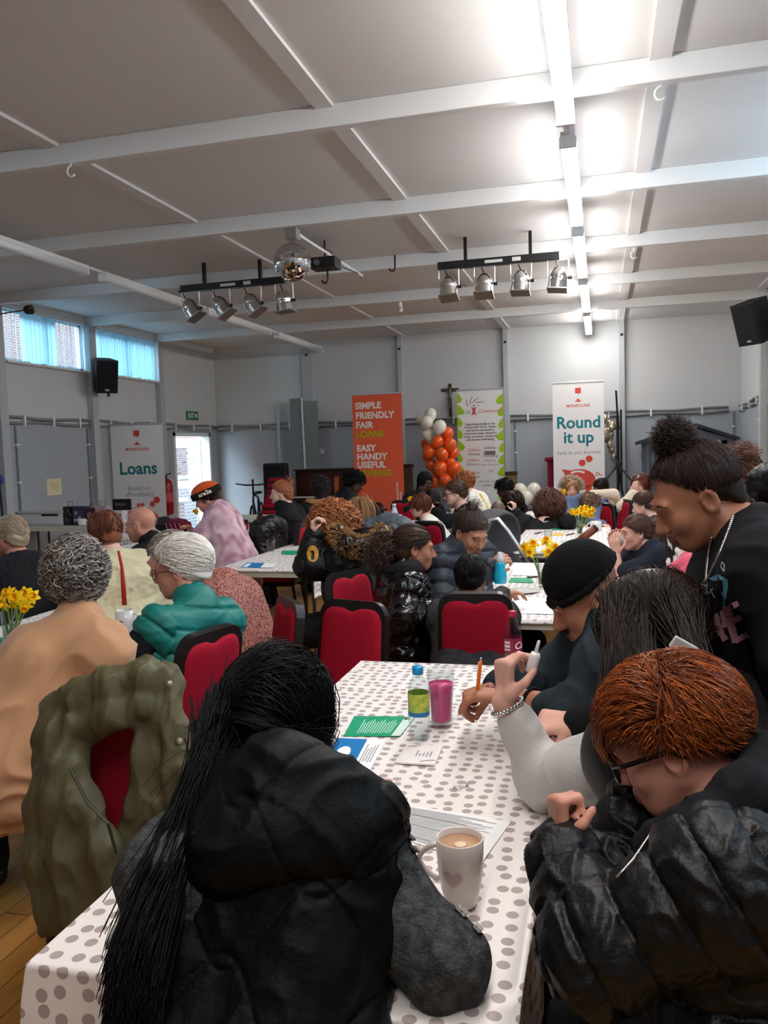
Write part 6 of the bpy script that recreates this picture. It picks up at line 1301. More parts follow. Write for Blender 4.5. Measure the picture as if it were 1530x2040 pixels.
    MB().lathe([(0.0035, 0.012), (0.0048, 0.02), (0.0048, L - 0.01), (0.003, L)], 12, M=M).build('barrel', mat('pen_orange', (244, 122, 20), 0.3, 0.5), r, tp, True); MB().lathe([(0.0006, 0), (0.0035, 0.012)], 10, M=M).build('tip', silver, r, tp, True); MB().box((0.004, -0.0015, L - 0.045), (0.0068, 0.0015, L - 0.006), M=M).build('clip', silver, r, tp); MB().lathe([(0.0028, L - 0.002), (0.0026, L + 0.008)], 10, M=M).build('button', silver, r, tp, True)
if want('F5'):
    J = person(dict(label='standing person with a curly top bun, black printed T-shirt and beaded necklace, looking down', head=atD(1384, 990, 1.76), yaw=256, pitch=27, byaw=262, stand=True, skin='brown', h=0.0055, c7=atD(1500, 1068, 1.72), hip=atD(1560, 1500, 1.78), browm=brow_dk, s=0.92, w=1.0, jaw=0.95,
        shL=atD(1535, 1145, 1.56), elL=atD(1600, 1330, 1.48), wrL=atD(1560, 1500, 1.55), shR=atD(1470, 1120, 1.88), elR=atD(1480, 1330, 1.95), wrR=atD(1440, 1480, 1.95)))
    top(J, black_cot, 0.026, None, 0.62, 'tshirt', 0.004, 0.14, wsc=20, armfat=1.15); bottoms(J, black_tr)
    P, U = roots(J, 6500, 0.108, -0.075, 0.001); bt = np.array([0.0, -0.02, 0.142]); ex = strands(J, P, U, fl_bun((0, -0.03, 0.12)), 0.13, 0.0013, 10, 0.0, hd=0.006, jit=0.1)
    rr = np.random.RandomState(4); bp = np.array([nrm(rr.randn(3)) for _ in range(3000)]); Pb = bt + bp * 0.026; ex2 = strands(J, Pb, bp, lambda p, u: nrm(np.cross(u, (0.1, 0.2, 1)) * 0.9 + u * 0.6), 0.032, 0.0011, 10, 0.0, curl=0.006, cfreq=220, hd=-0.03, jit=0.4, hug=False)
    Pe, Ue = roots(J, 500, 0.11, -0.06, 0.004, seed=8); ex3 = strands(J, Pe, Ue, fl_out, 0.018, 0.0008, 5, 0.0, curl=0.004, cfreq=200, hd=0.0, jit=0.6)
    def shell(F):
        hair_shell(F, J, 0.003); hair_cut(F, J, 0.125, -0.055); F.ell(hl(J, bt), 0.033, None, 0.01); F.cap(hl(J, (0, -0.03, 0.1)), hl(J, bt), 0.024, 0.03, 0.02)
    hair_mesh(J, hairm('bun_brown_black', (26, 18, 17), (74, 52, 50), 0.55, 0.35), shell, 0.001, 120, extra=join(ex, ex2, ex3))
    # the necklace lies on neck and shirt
    from mathutils.bvhtree import BVHTree
    VV = []; FF = []
    for ob in [J['root']] + [c for c in J['root'].children if c.name.startswith('tshirt')]:
        k0 = len(VV); VV += [tuple(np.array(v.co) + J['base']) for v in ob.data.vertices]; FF += [tuple(q + k0 for q in p.vertices) for p in ob.data.polygons]
    bv = BVHTree.FromPolygons(VV, FF); mb = MB(); last = None
    for a, b, m_ in (((1460, 1030), (1407, 1160), (1436, 1105)), ((1418, 1072), (1407, 1160), (1408, 1120))):
        for k in range(36):
            w = k / 35; px, py = [(1 - w) ** 2 * a[q] + 2 * w * (1 - w) * m_[q] + w * w * b[q] for q in (0, 1)]; rd = nrm(ray(px, py)); hit = bv.ray_cast(Vector(CAMP), Vector(rd)); p = np.array(hit[0]) if hit[0] is not None else atD(px, py, 1.6); last = p - rd * 0.004; mb.ball(last, 0.0042, 6)
    mb.build('necklace', silver, J['root'], J['base'], True); MB().ball(last - Z * 0.012, (0.005, 0.004, 0.01), 8).build('pendant', silver, J['root'], J['base'], True)
# small prints projected along a direction onto the garment that carries them
def project(o_parent, target, geo, mats, name, origin_px, d0, lift=0.002, base=None):
    """geo: list of (points in room space, faces, material index); each point slides along the view of a print press onto the cloth"""
    from mathutils.bvhtree import BVHTree
    me = target.data; og = np.array(target.parent.location); bv = BVHTree.FromPolygons([tuple(np.array(v.co) + og) for v in me.vertices], [tuple(p.vertices) for p in me.polygons]); mb = MB()
    for pts, faces, mi, nrml in geo:
        out = []
        for p in pts:
            hit = bv.ray_cast(Vector(p - nrml * 0.4), Vector(nrml)); q = np.array(hit[0]) if hit[0] is not None else p; out.append(q - nrml * lift)
        mb.add(out, faces, mi)
    return mb.build(name, mats, o_parent, base)
def ribbon(pts, w):
    """flat brush stroke in 2D -> points, faces"""
    P = [np.array(p, float) for p in pts]; V = []; 
    for i, p in enumerate(P):
        t = nrm(np.append(P[min(i + 1, len(P) - 1)] - P[max(i - 1, 0)], 0))[:2]; n = np.array([-t[1], t[0]]); ww = w * (0.8 + 0.4 * random.random()) if hasattr(w, '__float__') else w[i]; V += [p + n * ww, p - n * ww]
    return V, [(2 * i, 2 * i + 1, 2 * i + 3, 2 * i + 2) for i in range(len(P) - 1)]
def fine(pts, n=5):
    P = [np.array(p, float) for p in pts]; out = []
    for a, b in zip(P[:-1], P[1:]): out += [a + (b - a) * i / n for i in range(n)]
    return out + [P[-1]]
if want('F5'):
    ts = [c for c in J['root'].children if c.name.startswith('tshirt')][0]; nv = nrm(ray(1440, 1230)); geo = []
    def stroke(pts, w, mi, closed=False):
        V, Fc = ribbon(fine(pts + ([pts[0]] if closed else []), 4), w); geo.append(([atD(p[0], p[1], 1.6) for p in V], Fc, mi, nv))
    for k in range(7):                                     # blue swirling brush lines
        stroke([(1410 + 2 * k, 1150 + k), (1430 + 3 * k, 1146 + 2 * k), (1440 + 1.5 * k, 1160 + 2 * k), (1443 + 0.6 * k, 1185), (1442, 1215)], 0.9, 0)
    stroke([(1437, 1176), (1443, 1190), (1442, 1215)], 3.5, 0)
    stroke([(1438, 1122), (1443, 1128), (1442, 1142), (1436, 1132)], 0.7, 2, True)
    for a in range(0, 5): stroke([(1392 + a * 3, 1172 + 12 * a), (1396 + a * 2, 1152 + 8 * a), (1408, 1150 + 3 * a)], 0.6, 2)
    stroke([(1394, 1190), (1398, 1206), (1410, 1214)], 0.8, 2); stroke([(1404, 1172), (1412, 1182), (1420, 1170)], 0.7, 2); stroke([(1414, 1172), (1423, 1190)], 0.7, 2)
    stroke([(1424, 1222), (1432, 1255), (1446, 1276)], 6.5, 1); stroke([(1437, 1216), (1445, 1250)], 5, 1); stroke([(1448, 1208), (1456, 1245), (1466, 1280)], 7.5, 1); stroke([(1450, 1213), (1469, 1203)], 5.5, 1); stroke([(1456, 1241), (1474, 1229)], 5.5, 1); stroke([(1464, 1277), (1488, 1263)], 5.5, 1)
    project(J['root'], ts, geo, [mat('print_sky_blue', (92, 150, 178), 0.7), mat('print_dusty_pink', (196, 142, 158), 0.7), mat('print_pale', (190, 196, 204), 0.7)], 'shirt_print', None, 1.6, base=J['base'])

# ------------------------------------------------------------------ left-hand tables
def simple(key, hair, hm, jacket, **S):
    if not want(key): return None
    kw = S.pop('top', {}); hk = S.pop('hairk', {}); gl = S.pop('glasses', None); J = person(S); top(J, jacket, **kw)
    if hair: style(J, hair, hm, **hk)
    if gl is not None: glasses(J, gl)
    bottoms(J, S.get('legm', black_tr)); return J
J = simple('M1', None, None, peach, label='person with short grey curls seen from behind, peach jumper', head=atD(150, 1154, 2.85), yaw=318, pitch=4, byaw=322, skin='pink', h=0.007, w=1.0, fat=1.0, eyes=False, shL=atD(66, 1312, 2.76), shR=atD(206, 1304, 2.72), elL=atD(18, 1455, 2.74), wrL=atD(-70, 1480, 2.98), elR=atD(225, 1420, 2.85), wrR=atD(120, 1400, 3.1), hip=atD(40, 1520, 2.62), top=dict(d=0.016, name='jumper', wr=0.009, wsc=17, collar=0.4, k=0.085))
if J:
    P, U = roots(J, 1600, 0.055, -0.11, 0.004); ex = strands(J, P, U, fl_swirl, 0.07, 0.0028, 10, 0.05, curl=0.007, cfreq=150, hd=0.022, lift=0.2, jit=0.4)
    def shell(F): hair_shell(F, J, 0.020); hair_cut(F, J, 0.065, -0.035)
    hair_mesh(J, H_grey, shell, 0.006, 75, extra=ex)
J = simple('M2', None, None, teal_puff, label='white-haired person in glasses and a teal quilted gilet', head=atD(362, 1132, 3.21), yaw=256, pitch=8, byaw=286, skin='ruddy', h=0.006, w=1.02, fat=1.0, c7=atD(392, 1222, 3.14), hip=atD(360, 1470, 3.11), browm=brow_lt, jaw=1.12, shL=atD(318, 1252, 3.00), elL=atD(272, 1305, 2.96), wrL=atD(215, 1290, 3.16), elR=atD(340, 1380, 3.36), wrR=atD(260, 1330, 3.36), top=dict(d=0.028, qd=(0.012, 0.085, 0.08, 0.005, 'band'), sleeves=0.0, name='gilet', wr=0.002, collar=0.4, h=0.0055, shf=0.88))
if J:
    def slv(F):
        for g in 'LR': arm(F, J, g, 0.022, None, 0.93)
        F.cap(J['shL'], J['shR'], 0.05, None, 0.03)
    garment(J, 'sleeves', black_cot, slv, 0.004, 24); P, U = roots(J, 2200, 0.07, -0.075, 0.002); ex = strands(J, P, U, fl_back, lambda P: 0.05 + 0.02 * (P[:, 2] > 0.07), 0.0018, 7, 0.12, hd=0.011, lift=0.12)
    def shell(F): hair_shell(F, J, 0.008); hair_cut(F, J, 0.076, -0.04)
    hair_mesh(J, H_white, shell, 0.001, 70, extra=ex); glasses(J, frame_gold, r=0.0022)
J = simple('M3', 'short', H_grey, rose_print, label='person in a rose-brown patterned top leaning behind the white-haired person', head=atD(340, 1116, 3.65), yaw=262, pitch=18, byaw=272, skin='pink', h=0.009, w=1.1, fat=1.2, c7=atD(440, 1165, 3.63), hip=atD(480, 1345, 3.57), hairk=dict(L=0.08), top=dict(d=0.03, name='blouse', wr=0.003), shL=atD(430, 1215, 3.50), shR=atD(430, 1200, 3.80), elL=atD(425, 1330, 3.50), wrL=atD(380, 1350, 3.55), elR=atD(420, 1320, 3.85), wrR=atD(370, 1340, 3.85))
J = simple('M9', 'short', H_sandy, mat('dark_navy_coat', (24, 26, 32), 0.8), label='person with short grey-blond hair and a dark jacket at the left edge', head=atD(20, 1068, 5.0), yaw=278, pitch=6, byaw=290, skin='ruddy', h=0.009, w=1.25, fat=1.25, hairk=dict(L=0.06, n=700, r=0.003, amp=0.004), top=dict(d=0.03, name='jacket'))
J = simple('M10', 'bob', H_auburn, cream_coat, label='person with a chin-length auburn bob and a cream coat', head=atD(208, 1060, 4.8), yaw=292, pitch=8, byaw=300, skin='pale', h=0.009, eyes=False, hairk=dict(n=800, r=0.003, L=0.17, d=0.006, lift=0.1), top=dict(d=0.025, name='coat'))
J = simple('M11', 'shaved', H_sandy, black_coat, label='person with a shaved head and black jacket in front of the Loans banner', head=atD(280, 1045, 5.5), yaw=262, pitch=10, byaw=268, skin='ruddy', h=0.009, w=1.15, fat=1.15, hairk=dict(d=0.003, n=500, r=0.002), top=dict(d=0.025, name='jacket', collar=0.4))
if J: 
    def bib(F): b = J['C7'] + J['B'][:, 1] * 0.11 - J['ta'] * 0.12; F.ell(b, (0.07, 0.07, 0.1), J['B'])
    garment(J, 'shirt', red_cot, bib)
J = simple('M12', 'short', H_dkbrown, tie_dye, label='person in an orange knitted cap and pink tie-dye T-shirt', head=atD(412, 992, 7.0), yaw=248, pitch=22, byaw=252, skin='ruddy', h=0.009, w=1.3, fat=1.4, c7=atD(438, 1013, 6.95), hip=atD(470, 1128, 6.85), hairk=dict(L=0.14, flow=fl_down, n=300), top=dict(d=0.03, sleeves=0.45, name='tshirt', wr=0.006, hem=0.16, wsc=16), elL=atD(402, 1068, 6.7), wrL=atD(388, 1060, 6.95))
if J:
    def hat(F): F.ell(hl(J, (0, -0.012, 0.062)), np.array([0.105, 0.124, 0.078]), J['R'], 0.01); F.plane(hl(J, (0, 0.1, 0.062)), J['R'] @ nrm((0, 0.05, -1)), 0.004)
    garment(J, 'cap_crown', cloth_m('orange_knit', (214, 84, 24), 0.95, 0.5, 120), hat, h=0.007)
    def band(F):
        for k in range(20):
            a, b = 2 * math.pi * k / 20, 2 * math.pi * (k + 1) / 20
            for dz in (0.032, 0.056): F.cap(hl(J, (0.098 * math.cos(a), -0.012 + 0.118 * math.sin(a), dz)), hl(J, (0.098 * math.cos(b), -0.012 + 0.118 * math.sin(b), dz)), 0.016, None, 0.01)
    bo = garment(J, 'cap_band', cloth_m('cap_band_black', (34, 30, 28), 0.95), band, h=0.006); v, f = text_geo('ara2a', 0.046, 'CENTER', 0.002); mb = MB()
    mb.add([hl(J, (0.117 * math.sin(-math.pi / 2 - p_[0] / 0.115), -0.012 + 0.137 * math.cos(-math.pi / 2 - p_[0] / 0.115), 0.03 + p_[1])) for p_ in v], f); mb.build('cap_lettering', mat('cap_letter_white', (226, 214, 200), 0.8), J['root'], J['base'])
J = simple('M13', 'bun', hairm('ginger_blond', (150, 84, 52), (196, 128, 88)), black_coat, label='person with ginger hair in a small bun and a black hooded coat', head=atD(560, 983, 8.0), yaw=250, pitch=2, byaw=262, skin='pale', h=0.01, w=1.05, hairk=dict(at=(0, -0.09, 0.1), br=0.03, n=300), top=dict(d=0.03))
if J: hood_roll(J, black_coat, 0.06)
J = simple('M14', 'curly', H_soft, black_coat, label='person with short black curls in a black coat with a tan-lined hood', head=atD(640, 976, 8.8), yaw=350, pitch=0, byaw=330, skin='dark', h=0.01, eyes=False, hairk=dict(n=400, r=0.004, d=0.02), top=dict(d=0.03))
if J: hood_roll(J, fur_tan, 0.05, 0.08, 0.02)
J = simple('M15', 'curly', H_black, black_coat, label='person with black hair in a black coat beside the orange banner', head=atD(706, 962, 9.4), yaw=70, pitch=25, byaw=60, skin='dark', h=0.01, hairk=dict(n=400, r=0.004, d=0.02), top=dict(d=0.04), w=1.15)
if J:
    def bib(F): b = J['C7'] + J['B'][:, 1] * 0.1 - J['ta'] * 0.14; F.ell(b - J['B'][:, 0] * -0.08, (0.06, 0.08, 0.14), J['B'])
    garment(J, 'shirt', red_cot, bib)
J = simple('M4', None, None, black_puff, label='person with big copper curls in a black parka with a tan fur-trimmed hood', head=atD(660, 1052, 4.75), yaw=256, pitch=12, byaw=266, skin='pale', h=0.008, c7=atD(695, 1090, 4.7), hip=atD(708, 1245, 4.62), top=dict(d=0.038, qd=(0.01, 0.13, 0.11, 0.007, 'band'), name='parka', wr=0.005, hem=0.2), wrL=atD(624, 1072, 4.52), elL=atD(616, 1128, 4.5), wrR=atD(660, 1140, 4.95), handL=dict(d=(0.1, 0.1, 1), n=(1, 0, 0), curl='grip'), browm=brow_lt)
if J:
    P, U = roots(J, 900, 0.06, -0.1, 0.004); ex = strands(J, P, U, fl_down, 0.34, 0.0036, 16, 0.22, curl=0.013, cfreq=70, ob=obst(J, 0.05), hd=0.025, lift=0.35, jit=0.3)
    def shell(F): hair_shell(F, J, 0.02); hair_cut(F, J, 0.06, -0.1)
    hair_mesh(J, H_copper, shell, 0.006, 60, extra=ex); C, B, ta = J['C7'], J['B'], J['ta']; pts = []; rr = np.random.RandomState(5); path = [atD(672, 1062, 4.50), atD(690, 1084, 4.42), atD(722, 1092, 4.42), atD(752, 1084, 4.5), atD(760, 1062, 4.66)]
    def hd(F):
        for a, b in zip(path[:-1], path[1:]): F.cap(a, b, 0.05, None, 0.03)
        F.ell(C - B[:, 1] * 0.1 + ta * 0.02, (0.12, 0.12, 0.09), None, 0.05)
    garment(J, 'hood', gloss_puff, hd, 0.006, 30)
    for k in range(5000):
        t = rr.rand() * (len(path) - 1.001); i = int(t); p = path[i] + (path[i + 1] - path[i]) * (t - i); n = nrm(rr.randn(3)); pts.append((p + n * 0.045, n))
    ev, ef = fur(pts, 0.0018, 0.034, droop=0.2); npmesh('fur_trim', ev, ef, fur_tan, J['root'], J['base'], True)
    c = atD(623, 1103, 4.42); v, f = text_geo('3', 0.05, 'CENTER', 0.003); sh = [x for x in J['root'].children if x.name.startswith('parka')][0]; nv = nrm(ray(623, 1103)); rt = nrm(np.cross(nv, Z)); up_ = np.cross(rt, nv)
    project(J['root'], sh, [([c + rt * a * 0.032 + up_ * b * 0.045 for a, b in circle(0, 0, 1, 20)] + [c], [(i, (i + 1) % 20, 20) for i in range(20)], 0, nv)], [mat('badge_gold', (190, 140, 50), 0.5)], 'sleeve_badge', None, 0, base=J['base']); project(J['root'], sh, [([c + rt * p_[0] * 0.8 + up_ * (p_[1] - 0.018) * 0.9 for p_ in v], f, 0, nv)], [black_cot], 'badge_mark', None, 0, 0.005, base=J['base'])
J = simple('M8', 'pony', H_blond, black_coat, label='person with a blond ponytail behind the copper curls', s=1.05, head=atD(712, 1022, 7.0), yaw=318, pitch=14, byaw=318, skin='pale', h=0.01, eyes=False, hairk=dict(at=(0.0, -0.09, 0.075), n=500, r=0.0035, L=0.24), top=dict(d=0.02))
# ------------------------------------------------------------------ middle
J = simple('M5', None, None, gloss_puff, label='girl in a glossy black puffer coat facing right with a long curly ponytail', head=atD(826, 1092, 3.95), yaw=74, pitch=6, byaw=70, skin='brown', h=0.0065, s=0.93, c7=atD(800, 1145, 3.95), hip=atD(800, 1280, 3.93), hipz=0.5, browm=brow_dk, jaw=0.92, top=dict(d=0.032, qd=(0.012, 0.09, 0.075, 0.006, 'band'), name='puffer_coat', wr=0.005, hem=0.18, wsc=34, collar=0.3), wrR=atD(858, 1222, 3.75), elR=atD(806, 1232, 3.68), handR=dict(d=nrm((1, 0.1, 0.25)), n=(0, 0.6, -0.6), curl='relax'), wrL=atD(868, 1215, 4.0))
if J:
    t = (0, -0.1, 0.01); P, U = roots(J, 900, 0.062, -0.09, 0.002); ex = strands(J, P, U, fl_bun(t), lambda Q: 0.9 * np.linalg.norm(Q - np.array(t), axis=1), 0.0022, 9, 0.0, hd=0.006); rr = np.random.RandomState(6); Pb = np.array(t) + rr.randn(900, 3) * 0.02
    ex2 = strands(J, Pb, Pb, lambda p, u: nrm(np.array([rr.randn() * 0.6, -1, 0.1 + rr.randn() * 0.5 - 0.25])), 0.15, 0.0024, 14, 0.12, curl=0.012, cfreq=130, hd=0.006, jit=0.3, hug=False)
    def shell(F): hair_shell(F, J, 0.006); hair_cut(F, J, 0.062, -0.09)
    hair_mesh(J, hairm('dark_frizz', (30, 21, 18), (96, 66, 52), 0.5), shell, 0.001, extra=join(ex, ex2)); hood_roll(J, black_coat, 0.05, 0.07, 0.03, h=0.008)
    def bib(F): b = J['C7'] + J['B'][:, 1] * 0.135 - J['ta'] * 0.15; F.cap(b + J['ta'] * 0.09 - J['B'][:, 1] * 0.03, b - J['ta'] * 0.12 + J['B'][:, 1] * 0.02, 0.03)
    garment(J, 'scarf', cloth_m('grey_white_scarf', (176, 176, 176), 0.9, 0.2, 50, col2=(70, 70, 74), vscale=50), bib)
J = simple('M6', 'bun', hairm('pulled_brown', (52, 40, 36), (84, 66, 58)), navy_puff, label='person with a high bun in a navy puffer jacket looking down, holding a blue bottle', head=atD(938, 1060, 4.4), yaw=132, pitch=28, byaw=118, skin='olive', h=0.0065, browm=brow_dk, c7=atD(915, 1095, 4.45), hip=atD(905, 1255, 4.5), hairk=dict(at=(0, -0.05, 0.125), br=0.034, n=800, r=0.002, bc=0.004, d=0.008), top=dict(d=0.03, qd=(0.012, 0.09, 0.08, 0.006, 'band'), name='puffer_jacket', collar=0.75, wr=0.003), wrL=atD(975, 1132, 4.32), elL=atD(925, 1190, 4.25), handL=dict(d=nrm((0.75, 0.1, 0.55)), n=nrm((0.5, 0.8, -0.2)), curl='grip'), wrR=atD(970, 1190, 4.05))
if J:
    c = hl(J, (0, -0.05, 0.1)); mb = MB(); mb.tube([hl(J, (0.032 * math.cos(t), -0.05 + 0.032 * math.sin(t), 0.108 + 0.004 * math.sin(5 * t))) for t in np.linspace(0, 6.28, 24)], 0.008, 6); mb.build('hair_band', mat('satin_grey', (140, 130, 130), 0.3, 0.5), J['root'], J['base'], True)
    c = atD(996, 1128, 4.27); r = empty('drink_bottle', c - Z * 0.09); tag(r, 'bright blue sports bottle with a clear cap in the hand of the navy jacket wearer', 'bottle'); og = c - Z * 0.09; ax = nrm((0.0, 0, 1)); M = frame(X, Y, ax, og)
    MB().lathe([(0.03, 0), (0.034, 0.008), (0.034, 0.05), (0.026, 0.07), (0.027, 0.1), (0.022, 0.115)], 20, M=M).build('body', mat('aqua_plastic', (26, 168, 206), 0.2, 0.5, coat=0.3), r, og, True); MB().lathe([(0.023, 0.113), (0.023, 0.135), (0.012, 0.15), (0.01, 0.165), (0, 0.166)], 16, M=M).build('cap', mat('clear_cap', (206, 210, 216), 0.2, 0.5), r, og, True)
J = simple('M7', 'short', H_black, mat('dark_check', (58, 58, 60), 0.9, col2=(40, 40, 42), vscale=40), label='dark-haired boy seen from behind on the red chair', head=atD(937, 1150, 3.78), yaw=352, pitch=8, byaw=350, skin='tan', h=0.0075, s=0.84, eyes=False, hairk=dict(n=900, r=0.0022, L=0.05, d=0.014, nz=-0.075), top=dict(d=0.02, name='shirt', collar=0.1), wrR=atD(1000, 1183, 3.92), elR=atD(975, 1215, 3.7), handR=dict(d=(0.9, 0.4, 0), n=(0, 0, -1), curl='relax'))
J = simple('M17', 'bob', H_auburn, white_knit, label='child with auburn hair in profile beside the white cup', head=atD(836, 1008, 7.7), yaw=250, pitch=5, byaw=255, skin='pale', h=0.009, s=0.86, hairk=dict(n=350, L=0.15, r=0.004), top=dict(d=0.02), glasses=frame_gold)
J = simple('M18', 'bun', H_brown, black_cot, label='person in glasses and a black top in profile, brown hair tied low', head=atD(906, 982, 8.0), yaw=248, pitch=8, byaw=252, skin='pale', h=0.009, hairk=dict(at=(0, -0.11, -0.01), br=0.028, n=350), top=dict(d=0.02), wrL=atD(868, 1018, 7.9), elL=atD(890, 1040, 7.8), handL=dict(d=(-0.9, 0, 0.2), n=(0, 1, 0), curl='relax'), glasses=frame_dk)
J = simple('M19', 'long', H_copper, white_knit, label='person with long light copper hair and a white top with a yellow scarf', head=atD(924, 962, 9.3), yaw=285, pitch=16, byaw=285, skin='pale', h=0.01, eyes=False, hairk=dict(n=450, L=0.3, r=0.004), top=dict(d=0.03), hip=atD(975, 1075, 9.2))
if J:
    def sc(F): F.cap(J['C7'] - J['B'][:, 1] * 0.09, J['C7'] - J['B'][:, 1] * 0.12 - J['ta'] * 0.2, 0.03, 0.025)
    garment(J, 'scarf', cloth_m('yellow_scarf', (226, 196, 92), 0.9), sc)
if want('M16'):
    J = person(dict(label='person in a black headscarf resting chin on hand beside the orange balloons', head=atD(848, 962, 10.2), yaw=140, pitch=8, byaw=120, skin='dark', h=0.01, browm=brow_dk, wrR=atD(838, 985, 9.9), handR=dict(d=(0.2, 0, 1), n=(0, 1, 0), curl='fist'), w=1.1)); top(J, black_coat, 0.045); bottoms(J, black_tr)
    def scarf(F): F.ell(hl(J, (0, -0.02, 0.03)), np.array([0.098, 0.118, 0.112]), J['R'], 0.02); F.cap(J['nk0'], J['C7'], 0.085, 0.11, 0.05); F.ell(hl(J, (0, 0.1, -0.02)), np.array([0.058, 0.06, 0.085]), J['R'], 0.01, 'sub')
    garment(J, 'headscarf', black_cot, scarf, 0.006, 24)
J = simple('M20', 'curly', H_black, black_coat, label='child with black hair in profile in front of the brown wooden box', head=atD(1004, 974, 10.0), yaw=250, pitch=14, byaw=250, skin='dark', h=0.01, s=0.88, hairk=dict(n=300, d=0.02, r=0.004), top=dict(d=0.03))
J = simple('M21', 'long', H_dkbrown, black_coat, label='person with long dark hair in a black coat behind the pushchair, hand by ear', head=atD(1023, 1004, 8.2), yaw=12, pitch=4, byaw=20, skin='pale', h=0.0095, eyes=False, hairk=dict(n=500, r=0.004), top=dict(d=0.035), wrR=atD(1026, 1022, 8.0), elR=atD(1050, 1065, 8.0), handR=dict(d=(-0.1, 0, 1), n=(-1, 0.3, 0), curl='grip'))
J = simple('M22', 'buzz', hairm('mouse', (96, 78, 64), (140, 118, 100)), grey_puff, label='small child with cropped hair and a bright blue hood', head=atD(993, 1020, 7.5), yaw=10, pitch=4, byaw=15, skin='pale', h=0.009, s=0.8, eyes=False, hairk=dict(d=0.007, n=500, r=0.003), top=dict(d=0.03))
if J: hood_roll(J, bright_blue, 0.055, 0.06, 0.02)
J = simple('M23', 'wavy', hairm('chestnut', (74, 46, 34), (136, 90, 66)), black_coat, label='person with a big cloud of chestnut curls seen from behind', head=atD(1094, 1012, 8.0), yaw=345, pitch=2, byaw=350, skin='pale', h=0.01, eyes=False, hairk=dict(n=1400, L=0.36, r=0.0035, lift=0.6, d=0.025, curl=0.016, flow=fl_fall), top=dict(d=0.03), wrL=atD(1070, 1045, 7.8))
J = simple('M24', 'long', H_blond, black_coat, label='person with long fair hair and a pale fur headband facing the camera', head=atD(1138, 974, 10.0), yaw=172, pitch=8, byaw=175, skin='pink', h=0.0095, hairk=dict(n=400, L=0.32, r=0.004), top=dict(d=0.03))
if J:
    rr = np.random.RandomState(9); pts = []
    for k in range(900): t = math.pi * rr.rand(); n = nrm(rr.randn(3)); pts.append((hl(J, (0.115 * math.cos(t), -0.03, 0.02 + 0.1 * math.sin(t))) + n * 0.02, n))
    ev, ef = fur(pts, 0.004, 0.05, droop=0.0); npmesh('fur_headband', ev, ef, hairm('fur_pale', (176, 158, 138), (226, 216, 204), 0.7, 0.2), J['root'], J['base'], True)
J = simple('M25', 'bob', hairm('light_brown', (96, 68, 54), (146, 112, 90)), blue_sw, label='child with head bowed at the far table in a blue-grey sweatshirt', head=atD(1174, 1006, 8.45), yaw=200, pitch=52, byaw=195, skin='pale', h=0.009, s=0.9, hairk=dict(n=450, L=0.18, r=0.004), top=dict(d=0.022, name='sweatshirt', wr=0.006), c7=atD(1160, 995, 8.55), elL=atD(1180, 1042, 8.2), elR=atD(1120, 1042, 8.2), wrR=atD(1150, 1046, 8.02), wrL=atD(1200, 1046, 8.0))
J = simple('M26', 'short', H_dkbrown, blue_puff, label='dark-haired child resting head on a cream sleeve, blue puffer gilet', head=atD(1196, 972, 9.7), yaw=235, pitch=30, roll=25, byaw=230, skin='tan', h=0.0095, s=0.9, hairk=dict(n=350, L=0.08), top=dict(d=0.035, q=(0.01, 0.09, 0), sleeves=0), elL=atD(1222, 985, 9.1), wrL=atD(1180, 985, 9.0))
if J:
    def slv(F): arm(F, J, 'L', 0.025); arm(F, J, 'R', 0.025)
    garment(J, 'sleeves', cream_fl, slv, 0.003)
J = simple('M27', 'long', hairm('red_brown', (88, 40, 30), (140, 72, 54)), cream_fl, label='smiling person in a cream fleece with hand to cheek', head=atD(1276, 968, 9.2), yaw=212, pitch=-4, byaw=215, skin='pink', h=0.0095, hairk=dict(n=400, L=0.28, r=0.004), top=dict(d=0.035, name='fleece', wr=0.006), elR=atD(1243, 1010, 8.9), wrR=atD(1263, 985, 8.9), handR=dict(d=(0.1, 0, 1), n=(0.6, 0.8, 0), curl='relax'))
J = simple('M28', 'short', H_brown, mat('brown_knit', (74, 58, 52), 0.9), label='brown-haired boy behind the girl drinking from a cup', head=atD(1282, 1006, 6.7), yaw=285, pitch=14, byaw=275, skin='pale', h=0.009, s=0.88, hairk=dict(n=500, L=0.07, r=0.0035), top=dict(d=0.02))
J = simple('M29', 'pony', hairm('mid_brown', (78, 52, 42), (116, 84, 68)), navy_cot, label='girl with a brown ponytail drinking from a white cup, navy T-shirt', head=atD(1266, 1062, 5.0), yaw=250, pitch=2, byaw=248, skin='pink', h=0.0065, s=0.9, hairk=dict(at=(0, -0.1, 0.05), n=1100, r=0.0022, L=0.34), top=dict(d=0.02, sleeves=0.4, name='tshirt', wr=0.003), c7=atD(1296, 1092, 4.98), hip=atD(1318, 1200, 5.0), elL=atD(1232, 1150, 4.85), wrL=atD(1228, 1104, 4.9), elR=atD(1225, 1140, 5.12), wrR=atD(1224, 1096, 5.05), handL=dict(d=nrm((-0.1, 0.1, 1)), n=nrm((0.4, 0.9, 0)), curl='relax'), handR=dict(d=nrm((-0.1, 0, 1)), n=(0.4, -0.9, 0), curl='relax'))
